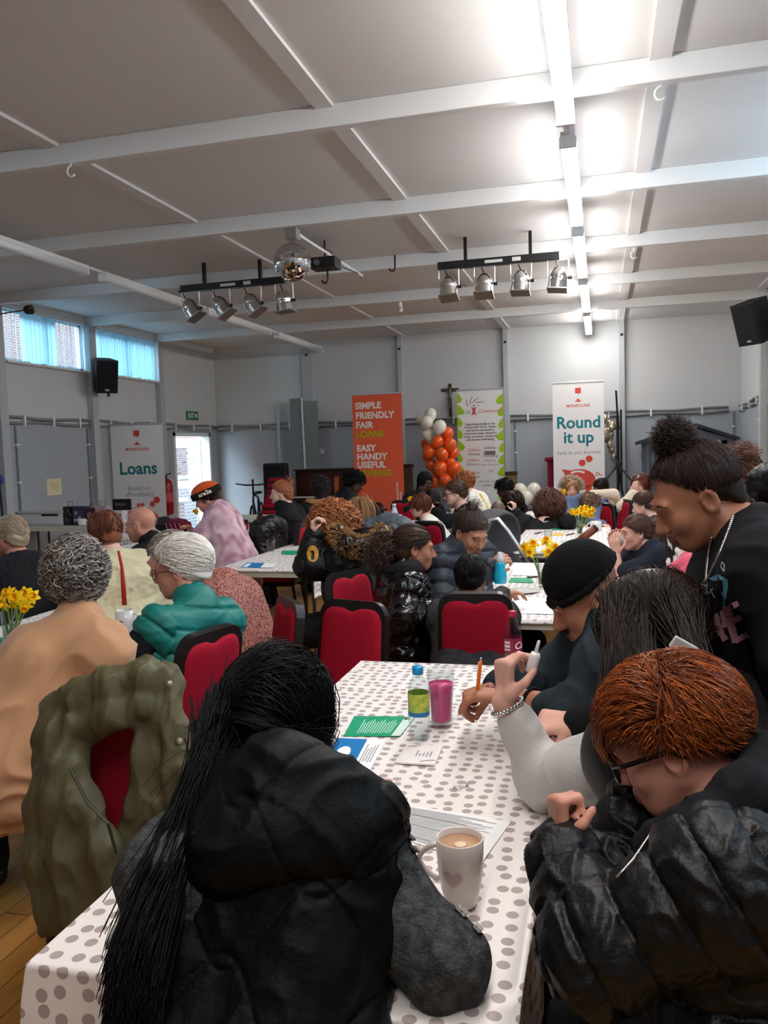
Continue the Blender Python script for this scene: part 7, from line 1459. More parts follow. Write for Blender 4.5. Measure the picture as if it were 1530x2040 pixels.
if J:
    c = atD(1229, 1078, 4.97); r = empty('cup', c - Z * 0.035); tag(r, 'white cup held up to the mouth by the girl in navy', 'cup'); og = c - Z * 0.035; ax = nrm((0.75, 0.1, 0.55)); u_ = nrm(np.cross(Y, ax)); M = frame(u_, np.cross(ax, u_), ax, c - ax * 0.035)
    MB().lathe([(0.024, 0), (0.03, 0.02), (0.037, 0.075), (0.034, 0.075), (0.027, 0.02), (0, 0.008)], 20, M=M).build('bowl', mat('white_china', (232, 230, 228), 0.2, 0.5, coat=0.3), r, og, True); MB().tube([M[:3, :3] @ np.array([0.03 + 0.022 * math.sin(t), 0, 0.04 + 0.022 * math.cos(t)]) + M[:3, 3] for t in np.linspace(0, 3.14, 9)], 0.004, 6).build('handle', mat('white_china', (232, 230, 228)), r, og, True)
J = simple('M30', 'long', H_dkbrown, cow, label='person in a black and white cow-print top half hidden behind the standing person', head=atD(1378, 985, 4.30), yaw=258, pitch=12, byaw=262, skin='pale', h=0.009, w=1.1, fat=1.15, c7=atD(1405, 1025, 4.25), hip=atD(1400, 1190, 4.20), hairk=dict(n=300, L=0.3, r=0.004), top=dict(d=0.04, wr=0.006, name='cow_print_top'), elL=atD(1410, 1150, 4.00), wrL=atD(1385, 1130, 4.20), wrR=atD(1390, 1120, 4.50))
J = simple('M31', None, None, black_coat, label='person in glasses with brown curls piled up, behind the shoulder of the standing person', s=1.08, head=atD(1478, 950, 4.95), yaw=238, pitch=6, byaw=245, skin='pink', h=0.0075, top=dict(d=0.035, name='coat'))
if J:
    P, U = roots(J, 700, 0.055, -0.09, 0.003); ex = strands(J, P, U, fl_bun((0, 0.0, 0.13)), 0.13, 0.003, 8, 0.0, hd=0.01); rr = np.random.RandomState(4); bp = np.array([nrm(rr.randn(3)) for _ in range(600)]); bt = np.array([0, 0.0, 0.125]); Pb = bt + bp * np.array([0.05, 0.055, 0.02]); ex2 = strands(J, Pb, bp, fl_out, 0.06, 0.003, 9, 0.05, curl=0.012, cfreq=140, hd=-0.03, jit=0.5); P3, U3 = roots(J, 250, 0.03, -0.09, 0.003, seed=4); ex3 = strands(J, P3, U3, fl_down, 0.4, 0.0035, 14, 0.35, ob=obst(J, 0.05), hd=0.015)
    def shell(F): hair_shell(F, J, 0.012); hair_cut(F, J, 0.055, -0.09); F.ell(hl(J, bt), np.array([0.08, 0.085, 0.045]), J['R'], 0.02)
    hair_mesh(J, H_auburn if False else hairm('warm_brown', (84, 52, 38), (138, 88, 64)), shell, 0.004, 70, extra=join(ex, ex2, ex3)); glasses(J, frame_dk, r=0.003)
    def sc(F): 
        for a, b in ((-0.1, -0.02), (-0.02, 0.07)): F.cap(J['C7'] + J['B'][:, 0] * a + J['B'][:, 1] * 0.06, J['C7'] + J['B'][:, 0] * b + J['B'][:, 1] * 0.1 - Z * 0.03, 0.04)
    garment(J, 'scarf', cloth_m('beige_scarf', (176, 156, 140), 0.9), sc)
J = simple('M32', 'long', H_brown, pink_cot, label='person in a pink T-shirt mostly hidden behind the standing person', head=atD(1435, 1040, 3.35), yaw=262, pitch=10, byaw=262, skin='pink', h=0.008, w=1.0, c7=atD(1442, 1095, 3.3), hip=atD(1430, 1320, 3.25), shL=atD(1395, 1150, 3.12), elL=atD(1400, 1270, 3.02), wrL=atD(1330, 1260, 3.15), hairk=dict(n=300, L=0.2, r=0.004), top=dict(d=0.025, sleeves=0.36, name='tshirt'))

# ================================================================== COATS OVER CHAIRS
def coat(name_px, d_, deg, m, label, h=0.009, w=0.21, length=0.55, hoodr=0.07, qd=None, sleeves=True, topz=0.93, seed=0, open_=0.0, wr=0.007, wsc=18):
    p = atD(name_px[0], name_px[1], d_); a = math.radians(deg); f = np.array([math.sin(a), math.cos(a), 0]); r = np.array([math.cos(a), -math.sin(a), 0]); c = np.array([p[0], p[1], 0.0])
    lo = c - np.array([0.45, 0.45, 0]); hi = c + np.array([0.45, 0.45, topz + 0.25]); lo[2] = 0.05; F = Field(lo, hi, h); P = lambda x, y, z: c + r * x + f * y + Z * z
    if hoodr: 
        pts = [P(x, -0.04 - 0.02 * math.cos(x * 8), topz - 0.02 - (x / w) ** 2 * 0.06) for x in np.linspace(-w, w, 7)]
        for q, s_ in zip(pts[:-1], pts[1:]): F.cap(q, s_, hoodr, None, 0.03)
    F.cap(P(-w * 0.9, 0.0, topz), P(w * 0.9, 0.0, topz), 0.035, None, 0.03)
    for sx in (-1, 1):
        for x0, x1 in ((w * 0.95, w * 1.05), (w * 0.6, w * (0.75 + open_ * 0.4))): F.cap(P(sx * x0, -0.05, topz - 0.06), P(sx * x1, -0.07, topz - length), 0.05, 0.06, 0.05, flat=(f, 1.5))
        if sleeves: F.cap(P(sx * w * 1.05, -0.06, topz - 0.05), P(sx * w * 1.2, -0.08, topz - length * 0.95), 0.055, 0.048, 0.03)
        F.cap(P(sx * w * 0.7, 0.05, topz - 0.02), P(sx * w * 0.75, 0.09, topz - length * 0.6), 0.035, 0.04, 0.03)
    if not open_:
        for x in (-0.3, 0.0, 0.3): F.cap(P(x * w, -0.06, topz - 0.08), P(x * w, -0.075, topz - length), 0.05, 0.055, 0.05, flat=(f, 1.6))
    v, fc = F.mesh(); v = wrinkle(v, fc, wr, wsc, seed); v = wrinkle(v, fc, wr * 0.5, wsc * 2.6, seed + 2); base = c + Z * (topz - length)
    o = npmesh('coat', v, fc, m, None, base); tag(o, label, 'coat'); return o, base, P
# olive coat: hung wide open over the chair back, drawn from its own outline
def olive_coat():
    F = Field(*[np.array(x) for x in ((0, 0, 0), (0, 0, 0))], 1) if False else None
    pts = dict(t0=(122, 1412, 2.02), t1=(170, 1392, 1.98), t2=(225, 1368, 1.97), t3=(285, 1350, 1.98), t4=(322, 1360, 2.02)); T_ = [atD(*pts[k]) for k in ('t0', 't1', 't2', 't3', 't4')]
    al = [(118, 1440, 1.98), (135, 1520, 1.92), (165, 1600, 1.90), (200, 1690, 1.88), (225, 1800, 1.88)]; bl = [(112, 1480, 1.98), (95, 1600, 1.94), (95, 1700, 1.92), (120, 1810, 1.92)]; ml = [(115, 1460, 1.95), (125, 1580, 1.92), (148, 1700, 1.89), (175, 1810, 1.89)]
    rl = [(330, 1380, 2.0), (345, 1450, 1.97), (355, 1520, 1.96), (345, 1570, 1.97)]; rl2 = [(305, 1390, 2.0), (296, 1500, 1.97), (290, 1600, 1.96), (275, 1670, 1.96)]
    allp = np.array(T_ + [atD(*q) for q in al + bl + ml + rl + rl2]); F = Field(allp.min(0) - 0.16, allp.max(0) + 0.16, 0.0065); nv = nrm(ray(200, 1550))
    for a, b in zip(T_[:-1], T_[1:]): F.cap(a, b, 0.042, 0.047, 0.02); F.cap(a - Z * 0.055 + Y * -0.02, b - Z * 0.06 - Y * 0.02, 0.04, 0.047, 0.012)
    for L_, r0, r1 in ((al, 0.034, 0.036), (bl, 0.045, 0.06), (ml, 0.042, 0.06), (rl, 0.034, 0.038), (rl2, 0.036, 0.05)):
        for i, (a, b) in enumerate(zip(L_[:-1], L_[1:])): q = i / (len(L_) - 1); F.cap(atD(*a), atD(*b), r0 + (r1 - r0) * q, r0 + (r1 - r0) * (q + 0.3), 0.03, flat=(nv, 1.5))
    v, f = F.mesh(); v = wrinkle(v, f, 0.009, 22, 2, st=(1, 1, 0.35)); v = wrinkle(v, f, 0.004, 52, 4, st=(1, 1, 0.35)); base = np.array([v[:, 0].mean(), v[:, 1].mean(), v[:, 2].min()]); o = npmesh('coat', v, f, olive, None, base)
    tag(o, 'olive green padded coat hung open over the back of a red chair', 'coat'); mb = MB()
    for px, py in ((357, 1476), (337, 1362)): mb.ball(atD(px, py, 1.945), 0.009, 10)
    mb.build('snap_button', mat('brass_dull', (150, 146, 120), 0.4, metal=0.7), o, base); mb = MB(); mb.tube([atD(140, 1530, 1.85), atD(175, 1600, 1.815), atD(215, 1640, 1.80), atD(232, 1700, 1.80)], 0.0035, 6); mb.build('zip', mat('zip_dark', (60, 60, 52), 0.4, metal=0.5), o, base)
if want('coats'):
    olive_coat()
    o, b_, P = coat((250, 1085), 4.2, 300, cream_coat, 'cream mac with a red trim hung over a chair at the left tables', length=0.5, hoodr=0.05, seed=3, topz=0.95)
    MB().tube([atD(236, 1098, 4.02), atD(243, 1130, 3.98), atD(246, 1170, 3.97), atD(248, 1205, 3.98)], [0.006, 0.008, 0.012, 0.012], 8).build('red_trim', mat('trim_red', (170, 40, 36), 0.6), o, b_, True)
    chair(*(atD(250, 1085, 4.2)[:2] + np.array([math.sin(math.radians(300)), math.cos(math.radians(300))]) * 0.2), 300, 'red chair under the cream mac at the left tables')
    coat((528, 1052), 7.4, 270, mat('wet_black_nylon', (22, 23, 27), 0.4, 0.4), 'black hooded rain jacket hung over a chair beside the tie-dye shirt', length=0.5, hoodr=0.075, seed=5, topz=0.92); chair(*(atD(528, 1052, 7.4)[:2] + np.array([-0.2, 0])), 270, 'red chair under the black hooded rain jacket')
    coat((768, 1040), 6.2, 215, grey_puff, 'grey padded jacket hung over a chair behind the blond ponytail', length=0.5, hoodr=0.085, seed=6, topz=0.98); chair(*(atD(768, 1040, 6.2)[:2] + np.array([math.sin(math.radians(215)), math.cos(math.radians(215))]) * 0.2), 215, 'red chair under the grey padded jacket')
    coat((1560, 975), 3.9, 250, black_puff, 'black padded jacket hung high at the right edge', length=0.6, hoodr=0.09, seed=7, topz=1.36)
    # maroon rucksack
    p = atZ(345, 1064, 0.75); p = np.array([p[0], p[1], 0.835]); F = Field(p - 0.25, p + 0.25, 0.008); F.ell(p + X * 0.06, (0.14, 0.1, 0.075), k=0.03); F.ell(p - X * 0.1 + Z * 0.02, (0.09, 0.09, 0.075), k=0.03); v, f = F.mesh(); v = wrinkle(v, f, 0.006, 26, 3); c = v[f].mean(1); o = npmesh('holdall', v, f, [mat('maroon_canvas', (104, 24, 44), 0.7), mat('holdall_black', (38, 34, 34), 0.7)], None, p - Z * 0.08, True, (c[:, 0] < p[0] - 0.02).astype(int)); tag(o, 'maroon and black soft bag on the table behind the white-haired person', 'bag')
    mb = MB()
    for k in range(4): mb.tube([p + np.array([-.02 + .05 * k, -.1, .03]), p + np.array([.0 + .05 * k, -.12, -.01]), p + np.array([.03 + .05 * k, -.11, -.04])], 0.004, 5)
    mb.build('piping', mat('piping_pink', (190, 120, 140), 0.6), o, p - Z * 0.08)
# ================================================================== PUSHCHAIR
if want('pram'):
    g0 = atD(1000, 1080, 5.95); r = empty('pushchair', (g0[0], g0[1], 0)); tag(r, 'grey pushchair with a raised hood and silver frame beside the navy jacket wearer', 'pushchair'); og = np.array([g0[0], g0[1], 0]); gfab = mat('pram_grey', (82, 82, 86), 0.85, 0.2); rim = mat('pram_silver', (196, 196, 198), 0.3, metal=0.7)
    F = Field(g0 - 0.5, g0 + 0.5, 0.009); hc = atD(985, 1078, 6.00); F.ell(hc, (0.2, 0.28, 0.24), basis(30), 0.03); F.ell(hc + np.array([0.13, -0.04, -0.03]), (0.16, 0.27, 0.23), basis(30), 0.03, 'sub'); F.plane(hc - Z * 0.16, (0, 0, -1)); v, f = F.mesh(); npmesh('hood', v, f, gfab, r, og)
    a, b = atD(975, 1042, 5.80), atD(1045, 1112, 5.75); MB().tube([atD(962, 1100, 5.85), atD(966, 1062, 5.83), atD(976, 1036, 5.81), atD(992, 1034, 5.81), atD(1012, 1058, 5.78), atD(1036, 1095, 5.75), atD(1052, 1122, 5.75)], 0.016, 8).build('hood_rim', rim, r, og, True)
    MB().tube([atD(1002, 1050, 5.95), atD(1032, 1085, 5.90), atD(1062, 1120, 5.85)], 0.014, 8).build('frame_tube', mat('pram_frame', (120, 120, 124), 0.4, metal=0.6), r, og, True)
    q = atD(1015, 1130, 5.90); F = Field(q - 0.4, q + 0.4, 0.011); F.cap(q + np.array([-.05, .1, .0]), q + np.array([.1, -.12, -.1]), 0.14, 0.13, 0.03, flat=((0, 0, 1), 1.4)); v, f = F.mesh(); npmesh('seat', v, f, mat('pram_dark', (44, 44, 48), 0.9), r, og)
    for k, (dx, dy) in enumerate(((-.2, .2), (.2, .15), (-.15, -.25), (.22, -.25))):
        w = MB(); w.tube([og + np.array([dx + 0.0, dy + 0.09 * math.cos(t), 0.1 + 0.09 * math.sin(t)]) for t in np.linspace(0, 6.28, 20)], 0.018, 8); w.build('wheel', black_metal, r, og, True); MB().tube([og + np.array([dx, dy, 0.1]), q + np.array([dx * .5, dy * .5, -0.1])], 0.012, 8).build('leg_tube', rim, r, og)
    # brown leather handle on its dark arm
    a, b = atD(1141, 1088, 4.60), atD(1186, 1052, 4.55); MB().tube([a, b], 0.022, 12).build('handle_grip', mat('tan_leather', (124, 62, 44), 0.45, 0.4), r, og, True); MB().tube([b, b + (b - a) * 0.06], [0.023, 0.016], 12).build('grip_end', black_metal, r, og, True); MB().tube([atD(1062, 1120, 5.85), atD(1100, 1112, 5.55), a], 0.014, 8).build('handle_arm', black_metal, r, og, True)
# ================================================================== THINGS ON THE TABLES
TT = TZ + 0.006
glass = pane_mat('clear_glass', (244, 247, 247)); china = mat('white_china', (232, 230, 228), 0.2, 0.5, coat=0.3)
stem_g = mat('stem_green', (112, 142, 62), 0.5); petal = mat('daffodil_yellow', (246, 212, 30), 0.6, 0.2); trumpet = mat('daffodil_deep', (248, 186, 10), 0.6, 0.2)
def daffodil(base, head, face, label, group):
    base = np.array(base); head = np.array(head); r = empty('daffodil', base); tag(r, label, 'flower', group); mid = (base + head) / 2 + np.array([0.006, 0, 0.01]); f = nrm(face)
    MB().tube([base, mid, head - f * 0.012, head], [0.004, 0.0035, 0.003, 0.004], 6).build('stem', stem_g, r, base, True); u = nrm(np.cross(f, (0.2, 0.3, 1))); w = np.cross(f, u); mb = MB()
    for k in range(6):
        a = k * math.pi / 3; d = u * math.cos(a) + w * math.sin(a); e = np.cross(f, d); q = [head, head + d * 0.014 + e * 0.011 + f * 0.002, head + d * 0.026 + e * 0.009, head + d * 0.038 - f * 0.004, head + d * 0.026 - e * 0.009, head + d * 0.014 - e * 0.011 + f * 0.002]; mb.add(q, [(0, 1, 2, 5), (5, 2, 4), (2, 3, 4)])
    mb.build('petals', petal, r, base); M = frame(u, w, f, head); n = 16; pr = [(0.007, 0.0), (0.010, 0.012), (0.012, 0.022), (0.0165, 0.028)]; mb = MB(); mb.lathe(pr, n, M=M, cap=(True, False)); mb.build('trumpet', trumpet, r, base, True)
def bunch(px, py, d_, scale, heads, place, vase_h=0.13, vr=0.032, zb=None):
    c = atZ(px, py, TT) if d_ is None else atD(px, py, d_); c = np.array(c); c[2] = TT; r = empty('vase', c); tag(r, 'clear glass vase of daffodils %s' % place, 'vase')
    MB().lathe([(vr * 0.8, 0.0), (vr * 0.85, 0.01), (vr, vase_h), (vr - 0.003, vase_h), (vr * 0.8 - 0.002, 0.012), (0, 0.012)], 24, c=c).build('glass', glass, r, c, True); MB().lathe([(0.0, 0.014), (vr * 0.8 - 0.003, 0.014), (vr * 0.92 - 0.003, vase_h * 0.6), (0, vase_h * 0.6)], 20, c=c).build('water', pane_mat('vase_water', (214, 226, 206)), r, c, True)
    for k, (hx, hy, dy, fx, fz) in enumerate(heads):
        dd = float(((RC.T @ (c - CAMP)))[2] * -1) + dy; hp = atD(hx, hy, dd); b = c + np.array([rng.uniform(-1, 1) * vr * 0.45, rng.uniform(-1, 1) * vr * 0.45, 0.016]); daffodil(b, hp, (fx, -0.8, fz), 'yellow daffodil in the vase %s' % place, 'daffodils %s' % place)
if want('items'):
    bunch(22, 1285, None, 1, [(4, 1192, 0, -.5, .1), (18, 1182, .03, -.1, .4), (34, 1190, -.03, .1, .2), (50, 1183, 0, .3, .3), (64, 1188, .02, .7, .2), (50, 1206, -.04, .4, -.6), (8, 1204, -.03, -.4, -.1), (-8, 1195, 0, -.6, 0), (30, 1200, .05, .2, .5)], 'at the left edge of the photo', 0.15, 0.036)
    bunch(1082, 1168, None, 1, [(1047, 1090, 0, -.5, .1), (1056, 1100, -.03, -.2, .0), (1062, 1084, .03, 0, .3), (1088, 1078, .02, 0, .6), (1092, 1100, -.03, .2, .1), (1103, 1090, 0, .5, .2), (1110, 1098, .03, .6, 0)], 'behind the black beanie', 0.13, 0.034)
    bunch(1155, 1066, None, 1, [(1140, 1019, 0, -.6, .1), (1150, 1021, -.03, -.2, .0), (1158, 1014, .03, .1, .3), (1167, 1012, .02, .2, .4), (1173, 1020, -.03, .5, .1), (1180, 1016, .03, .6, .2), (1177, 1026, 0, .4, -.3), (1164, 1024, 0, .1, -.1)], 'on the farthest right table', 0.12, 0.03)
    # lone daffodils on the hidden far tables
    for px, py, d_, lab in ((391, 1019, 7.4, 'single daffodil in front of the orange-capped person'), (817, 994, 9.0, 'single daffodil beside the auburn-haired child'), (1122, 979, 9.7, 'single daffodil in front of the fur headband')):
        h_ = atD(px, py, d_); b = np.array([h_[0] + 0.05, h_[1], TT]); daffodil(b, h_, (-.3, -.8, .2), lab, None)
    # latte mug with a heart
    c = atZ(919, 1800, TT); c[2] = TT; r = empty('latte_mug', c); tag(r, 'tall cream mug of milky coffee with a pink heart on the foreground table', 'mug'); mugm = mat('mug_cream', (214, 200, 192), 0.22, 0.5, coat=0.4)
    MB().lathe([(0.024, 0), (0.027, 0.003), (0.034, 0.03), (0.0385, 0.06), (0.0405, 0.09), (0.041, 0.118), (0.0395, 0.1195), (0.0375, 0.118), (0.036, 0.09), (0.03, 0.03), (0, 0.008)], 40, c=c).build('body', mugm, r, c, True)
    MB().lathe([(0.0, 0.108), (0.0372, 0.108), (0.036, 0.1), (0, 0.1)], 32, c=c).build('coffee', mat('milky_coffee', (196, 154, 116), 0.12, 0.5), r, c, True); MB().lathe([(0, 0.1085), (0.011, 0.1088), (0.010, 0.1095), (0, 0.1095)], 16, c=c + np.array([0.002, -0.006, 0])).build('froth', mat('froth', (224, 196, 166), 0.4), r, c, True)
    hd = nrm(np.array([-0.95, 0.1, 0])); MB().tube([c + hd * (0.0385 + 0.036 * math.sin(t) ** 0.8) + Z * (0.102 - 0.065 * (t / math.pi)) for t in np.linspace(0.0, math.pi, 13)], 0.0052, 8).build('handle', mugm, r, c, True)
    ht = []; fw = nrm(np.array([-c[0] - 0.02, -c[1], 0])); rt = nrm(np.cross(fw, Z)) * -1
    ang0 = math.atan2(fw[1], fw[0]) - 0.35; pts = []
    for t in np.linspace(0, 2 * math.pi, 28, endpoint=False):
        hx = 16 * math.sin(t) ** 3; hz = 13 * math.cos(t) - 5 * math.cos(2 * t) - 2 * math.cos(3 * t) - math.cos(4 * t); u_, z_ = hx * 0.00115, 0.062 + hz * 0.00115; rad = np.interp(z_, [0.003, 0.03, 0.06, 0.09, 0.118], [0.027, 0.034, 0.0385, 0.0405, 0.041]) + 0.0006; A = ang0 + u_ / rad; pts.append(c + np.array([rad * math.cos(A), rad * math.sin(A), z_]))
    hv = []
    for k in (1.0, 0.75, 0.5, 0.25, 0.02):
        for t in np.linspace(0, 2 * math.pi, 28, endpoint=False):
            hx = 16 * math.sin(t) ** 3 * k; hz = (13 * math.cos(t) - 5 * math.cos(2 * t) - 2 * math.cos(3 * t) - math.cos(4 * t)) * k; u_, z_ = hx * 0.00115, 0.062 + hz * 0.00115; rad = np.interp(z_, [0.003, 0.03, 0.06, 0.09, 0.118], [0.027, 0.034, 0.0385, 0.0405, 0.041]) + 0.0007; A = ang0 + u_ / rad; hv.append(c + np.array([rad * math.cos(A), rad * math.sin(A), z_]))
    MB().add(hv, [(q * 28 + i, q * 28 + (i + 1) % 28, (q + 1) * 28 + (i + 1) % 28, (q + 1) * 28 + i) for q in range(4) for i in range(28)]).build('heart', mat('heart_pink', (190, 160, 156), 0.3, 0.5), r, c)
    # fizzy water bottle, pint glass, cola bottle
    c = atZ(836, 1470, TT); c[2] = TT; r = empty('water_bottle', c); tag(r, 'clear plastic bottle with a blue cap and green lemon label on the foreground table', 'bottle'); pet = pane_mat('clear_pet', (240, 245, 246))
    MB().lathe([(0.02, 0.0), (0.027, 0.004), (0.029, 0.03), (0.0275, 0.04), (0.029, 0.05), (0.0285, 0.13), (0.024, 0.15), (0.016, 0.168), (0.0135, 0.175), (0.0135, 0.182)], 28, c=c).build('bottle_body', pet, r, c, True); MB().lathe([(0.0152, 0.178), (0.0156, 0.196), (0.014, 0.199)], 20, c=c).build('cap', mat('cap_blue', (22, 150, 206), 0.3, 0.5), r, c, True)
    MB().lathe([(0.0294, 0.075), (0.0292, 0.128)], 28, c=c, cap=(False, False)).build('label', mat('label_green', (116, 176, 62), 0.4, col2=(214, 206, 92), vscale=55), r, c, True); MB().lathe([(0.0296, 0.066), (0.0296, 0.078)], 28, c=c, cap=(False, False)).build('label_band', mat('label_blue', (46, 120, 176), 0.4), r, c, True)
    c = atZ(880, 1446, TT); c[2] = TT; r = empty('pint_glass', c); tag(r, 'pint glass of pink squash beside the blue-capped bottle', 'glass'); gp = [(0.031, 0), (0.0325, 0.012), (0.031, 0.03), (0.036, 0.1), (0.0385, 0.135), (0.0375, 0.165)]
    MB().lathe(gp + [(rr_ - 0.0022, z_) for rr_, z_ in gp[::-1][:-1]] + [(0.029, 0.016), (0, 0.014)], 32, c=c).build('glass_body', glass, r, c, True); MB().lathe([(0, 0.017), (0.0285, 0.017), (0.0285, 0.03), (0.0333, 0.1), (0.0352, 0.124), (0, 0.124)], 32, c=c).build('squash', mat('pink_squash', (236, 84, 146), 0.1, 0.4), r, c, True)
    c = atD(1021, 1336, 2.62); c = np.array([c[0], 2.74, TT]); q = atZ(1022, 1337, TT); c = np.array([q[0], q[1], TT]); r = empty('cola_bottle', c); tag(r, 'cola bottle with a cherry-red cap and label at the far end of the foreground table', 'bottle')
    MB().lathe([(0.02, 0.0), (0.03, 0.005), (0.032, 0.03), (0.0305, 0.055), (0.0325, 0.11), (0.0315, 0.13), (0.022, 0.165), (0.0135, 0.19), (0.0135, 0.198)], 28, c=c).build('bottle_body', pet, r, c, True); MB().lathe([(0.0153, 0.194), (0.0157, 0.211), (0.014, 0.214)], 20, c=c).build('cap', mat('cap_cherry', (176, 20, 62), 0.35, 0.5), r, c, True)
    MB().lathe([(0.0322, 0.072), (0.033, 0.122)], 28, c=c, cap=(False, False)).build('label', mat('label_cherry', (130, 26, 58), 0.35, 0.5), r, c, True)
    v, f = text_geo('Co', 0.034, 'LEFT', 0.0004, 0.3); A0 = math.atan2(-c[1], -c[0]) + 0.15; MB().add([c + np.array([0.0336 * math.cos(A0 + p[0] / 0.0336), 0.0336 * math.sin(A0 + p[0] / 0.0336), 0.086 + p[1]]) for p in v], f).build('lettering', white_ink, r, c)
    mb = MB()
    for z0, z1 in ((0.08, 0.086), (0.09, 0.1), (0.104, 0.112)): mb.add([c + np.array([0.0335 * math.cos(A0 - 1.1 + 0.7 * i / 6), 0.0335 * math.sin(A0 - 1.1 + 0.7 * i / 6), z]) for z in (z0, z1) for i in range(7)], [(i, i + 1, i + 8, i + 7) for i in range(6)])
    mb.build('small_print', mat('print_pinkish', (222, 190, 198), 0.5), r, c); MB().lathe([(0, 0.01), (0.028, 0.01), (0.03, 0.03), (0.029, 0.055), (0.0305, 0.06), (0, 0.06)], 24, c=c).build('cola', mat('cola_dregs', (150, 128, 128), 0.1, 0.5), r, c, True)
    # papers
    def leaflet(name, pxs, m, label, cat='leaflet', blocks=(), z=TT, th=0.0012):
        P4 = [atZ(px, py, z) for px, py in pxs]; b = np.mean(P4, 0); r = empty(name, b); tag(r, label, cat); mb = MB(); mb.add([p for p in P4] + [p + Z * th for p in P4], [(3, 2, 1, 0), (4, 5, 6, 7), (0, 1, 5, 4), (1, 2, 6, 5), (2, 3, 7, 6), (3, 0, 4, 7)]); mb.build('sheet', m, r, b)
        for nm, mm, polys in blocks:
            bm_ = MB()
            for poly in polys:
                q = []
                for u, v in poly: q.append((P4[0] * (1 - u) + P4[1] * u) * (1 - v) + (P4[3] * (1 - u) + P4[2] * u) * v + Z * (th + 0.0004 + (0.0003 if nm != 'panel' else 0)))
                bm_.add(q, [list(range(len(q)))])
            bm_.build(nm, mm, r, b)
        return r
    R4 = lambda a, b, c_, d_: [(a, b), (c_, b), (c_, d_), (a, d_)]
    lines = lambda u0, u1, v0, v1, n: [R4(u0 + (u1 - u0) * (i + 0.15) / n, v0 + 0.02 * (i % 3), u0 + (u1 - u0) * (i + 0.55) / n, v1 - 0.05 * ((i * 7) % 4)) for i in range(n)]
    green_p = mat('leaflet_green', (22, 158, 116), 0.5); mint_p = mat('leaflet_mint', (214, 236, 226), 0.5); pap = mat('paper_white', (244, 243, 243), 0.7); blue_p = mat('leaflet_blue', (18, 120, 186), 0.5); txt_g = mat('ink_grey', (150, 150, 158), 0.7); txt_w = mat('ink_pale', (190, 232, 214), 0.7); card_p = mat('card_pinkwhite', (242, 234, 232), 0.5); star = mat('leaf_dark', (18, 84, 60), 0.6)
    leaflet('leaflet', [(684, 1467), (797, 1467), (828, 1428), (706, 1427)], green_p, 'green leaflet lying beside the blue-capped bottle', blocks=(('panel', mint_p, [R4(0.84, 0, 1, 1)]), ('writing', txt_w, lines(0.2, 0.8, 0.12, 0.8, 14)), ('emblem', star, [[(0.84, 0.92), (0.95, 0.98), (0.88, 0.88), (0.97, 0.84), (0.86, 0.8)]])))
    leaflet('leaflet', [(640, 1530), (738, 1534), (770, 1474), (672, 1470)], pap, 'blue and white leaflet half hidden by the black hair', blocks=(('panel', blue_p, [R4(0, 0.06, 0.62, 0.98)]), ('emblem', pap, [[(0.28 + 0.14 * math.cos(t), 0.5 + 0.2 * math.sin(t)) for t in np.linspace(0, 6.28, 20, endpoint=False)]]), ('writing', txt_g, lines(0.68, 0.94, 0.2, 0.8, 5))))
    leaflet('leaflet', [(664, 1570), (716, 1578), (728, 1556), (680, 1550)], mint_p, 'small mint leaflet peeping out beside the black hood', blocks=(('panel', green_p, [R4(0, 0.2, 0.55, 1)]), ('emblem', star, [[(0.55, 0.7), (0.8, 0.9), (0.66, 0.6), (0.85, 0.45), (0.6, 0.4)]])))
    leaflet('card', [(786, 1521), (866, 1526), (882, 1489), (812, 1484)], card_p, 'white folded card with pink swirls in front of the blue-capped bottle', 'card', (('writing', txt_g, lines(0.4, 0.85, 0.35, 0.65, 5)), ('swirl', mat('swirl_pink', (196, 156, 158), 0.5), [[(0.05, 0.82), (0.25, 0.86), (0.4, 0.98), (0.36, 0.98), (0.22, 0.9), (0.05, 0.86)], [(0.6, 0.06), (0.8, 0.16), (0.97, 0.18), (0.97, 0.22), (0.78, 0.2), (0.6, 0.1)]])), th=0.004)
    leaflet('form', [(735, 1650), (958, 1722), (1018, 1638), (800, 1602)], pap, 'printed white form behind the latte mug', 'paper', (('writing', txt_g, [R4(0.04, 0.04 + i * 0.03, 0.9 - 0.1 * ((i * 5) % 4), 0.05 + i * 0.03) for i in range(30)] + []), ('heading', mat('ink_light', (214, 214, 218), 0.7), [R4(0.05, 0.12, 0.85, 0.16), R4(0.05, 0.42, 0.85, 0.46), R4(0.05, 0.7, 0.85, 0.74)])))
    leaflet('leaflet', [(1012, 1160), (1064, 1161), (1058, 1152), (1018, 1151)], green_p, 'green leaflet by the vase behind the black beanie'); leaflet('leaflet', [(1020, 1146), (1075, 1147), (1068, 1122), (1022, 1121)], pap, 'white sheet left of the vase behind the black beanie', 'paper'); leaflet('leaflet', [(1022, 1222), (1112, 1224), (1092, 1192), (1030, 1190)], pap, 'white sheet at the near end of the table behind the black beanie', 'paper')
    leaflet('leaflet', [(560, 1104), (594, 1105), (592, 1097), (562, 1097)], green_p, 'green leaflet on the table by the fur-trimmed parka'); leaflet('leaflet', [(478, 1131), (545, 1131), (552, 1122), (492, 1121)], blue_p, 'blue and white leaflet on the table by the fur-trimmed parka', blocks=(('panel', pap, [R4(0.6, 0, 1, 1), R4(0.05, 0.1, 0.2, 0.8)]),)); leaflet('leaflet', [(-30, 1292), (10, 1290), (12, 1270), (-28, 1272)], mat('leaflet_teal', (30, 130, 120), 0.5), 'teal leaflet beside the left edge daffodils')
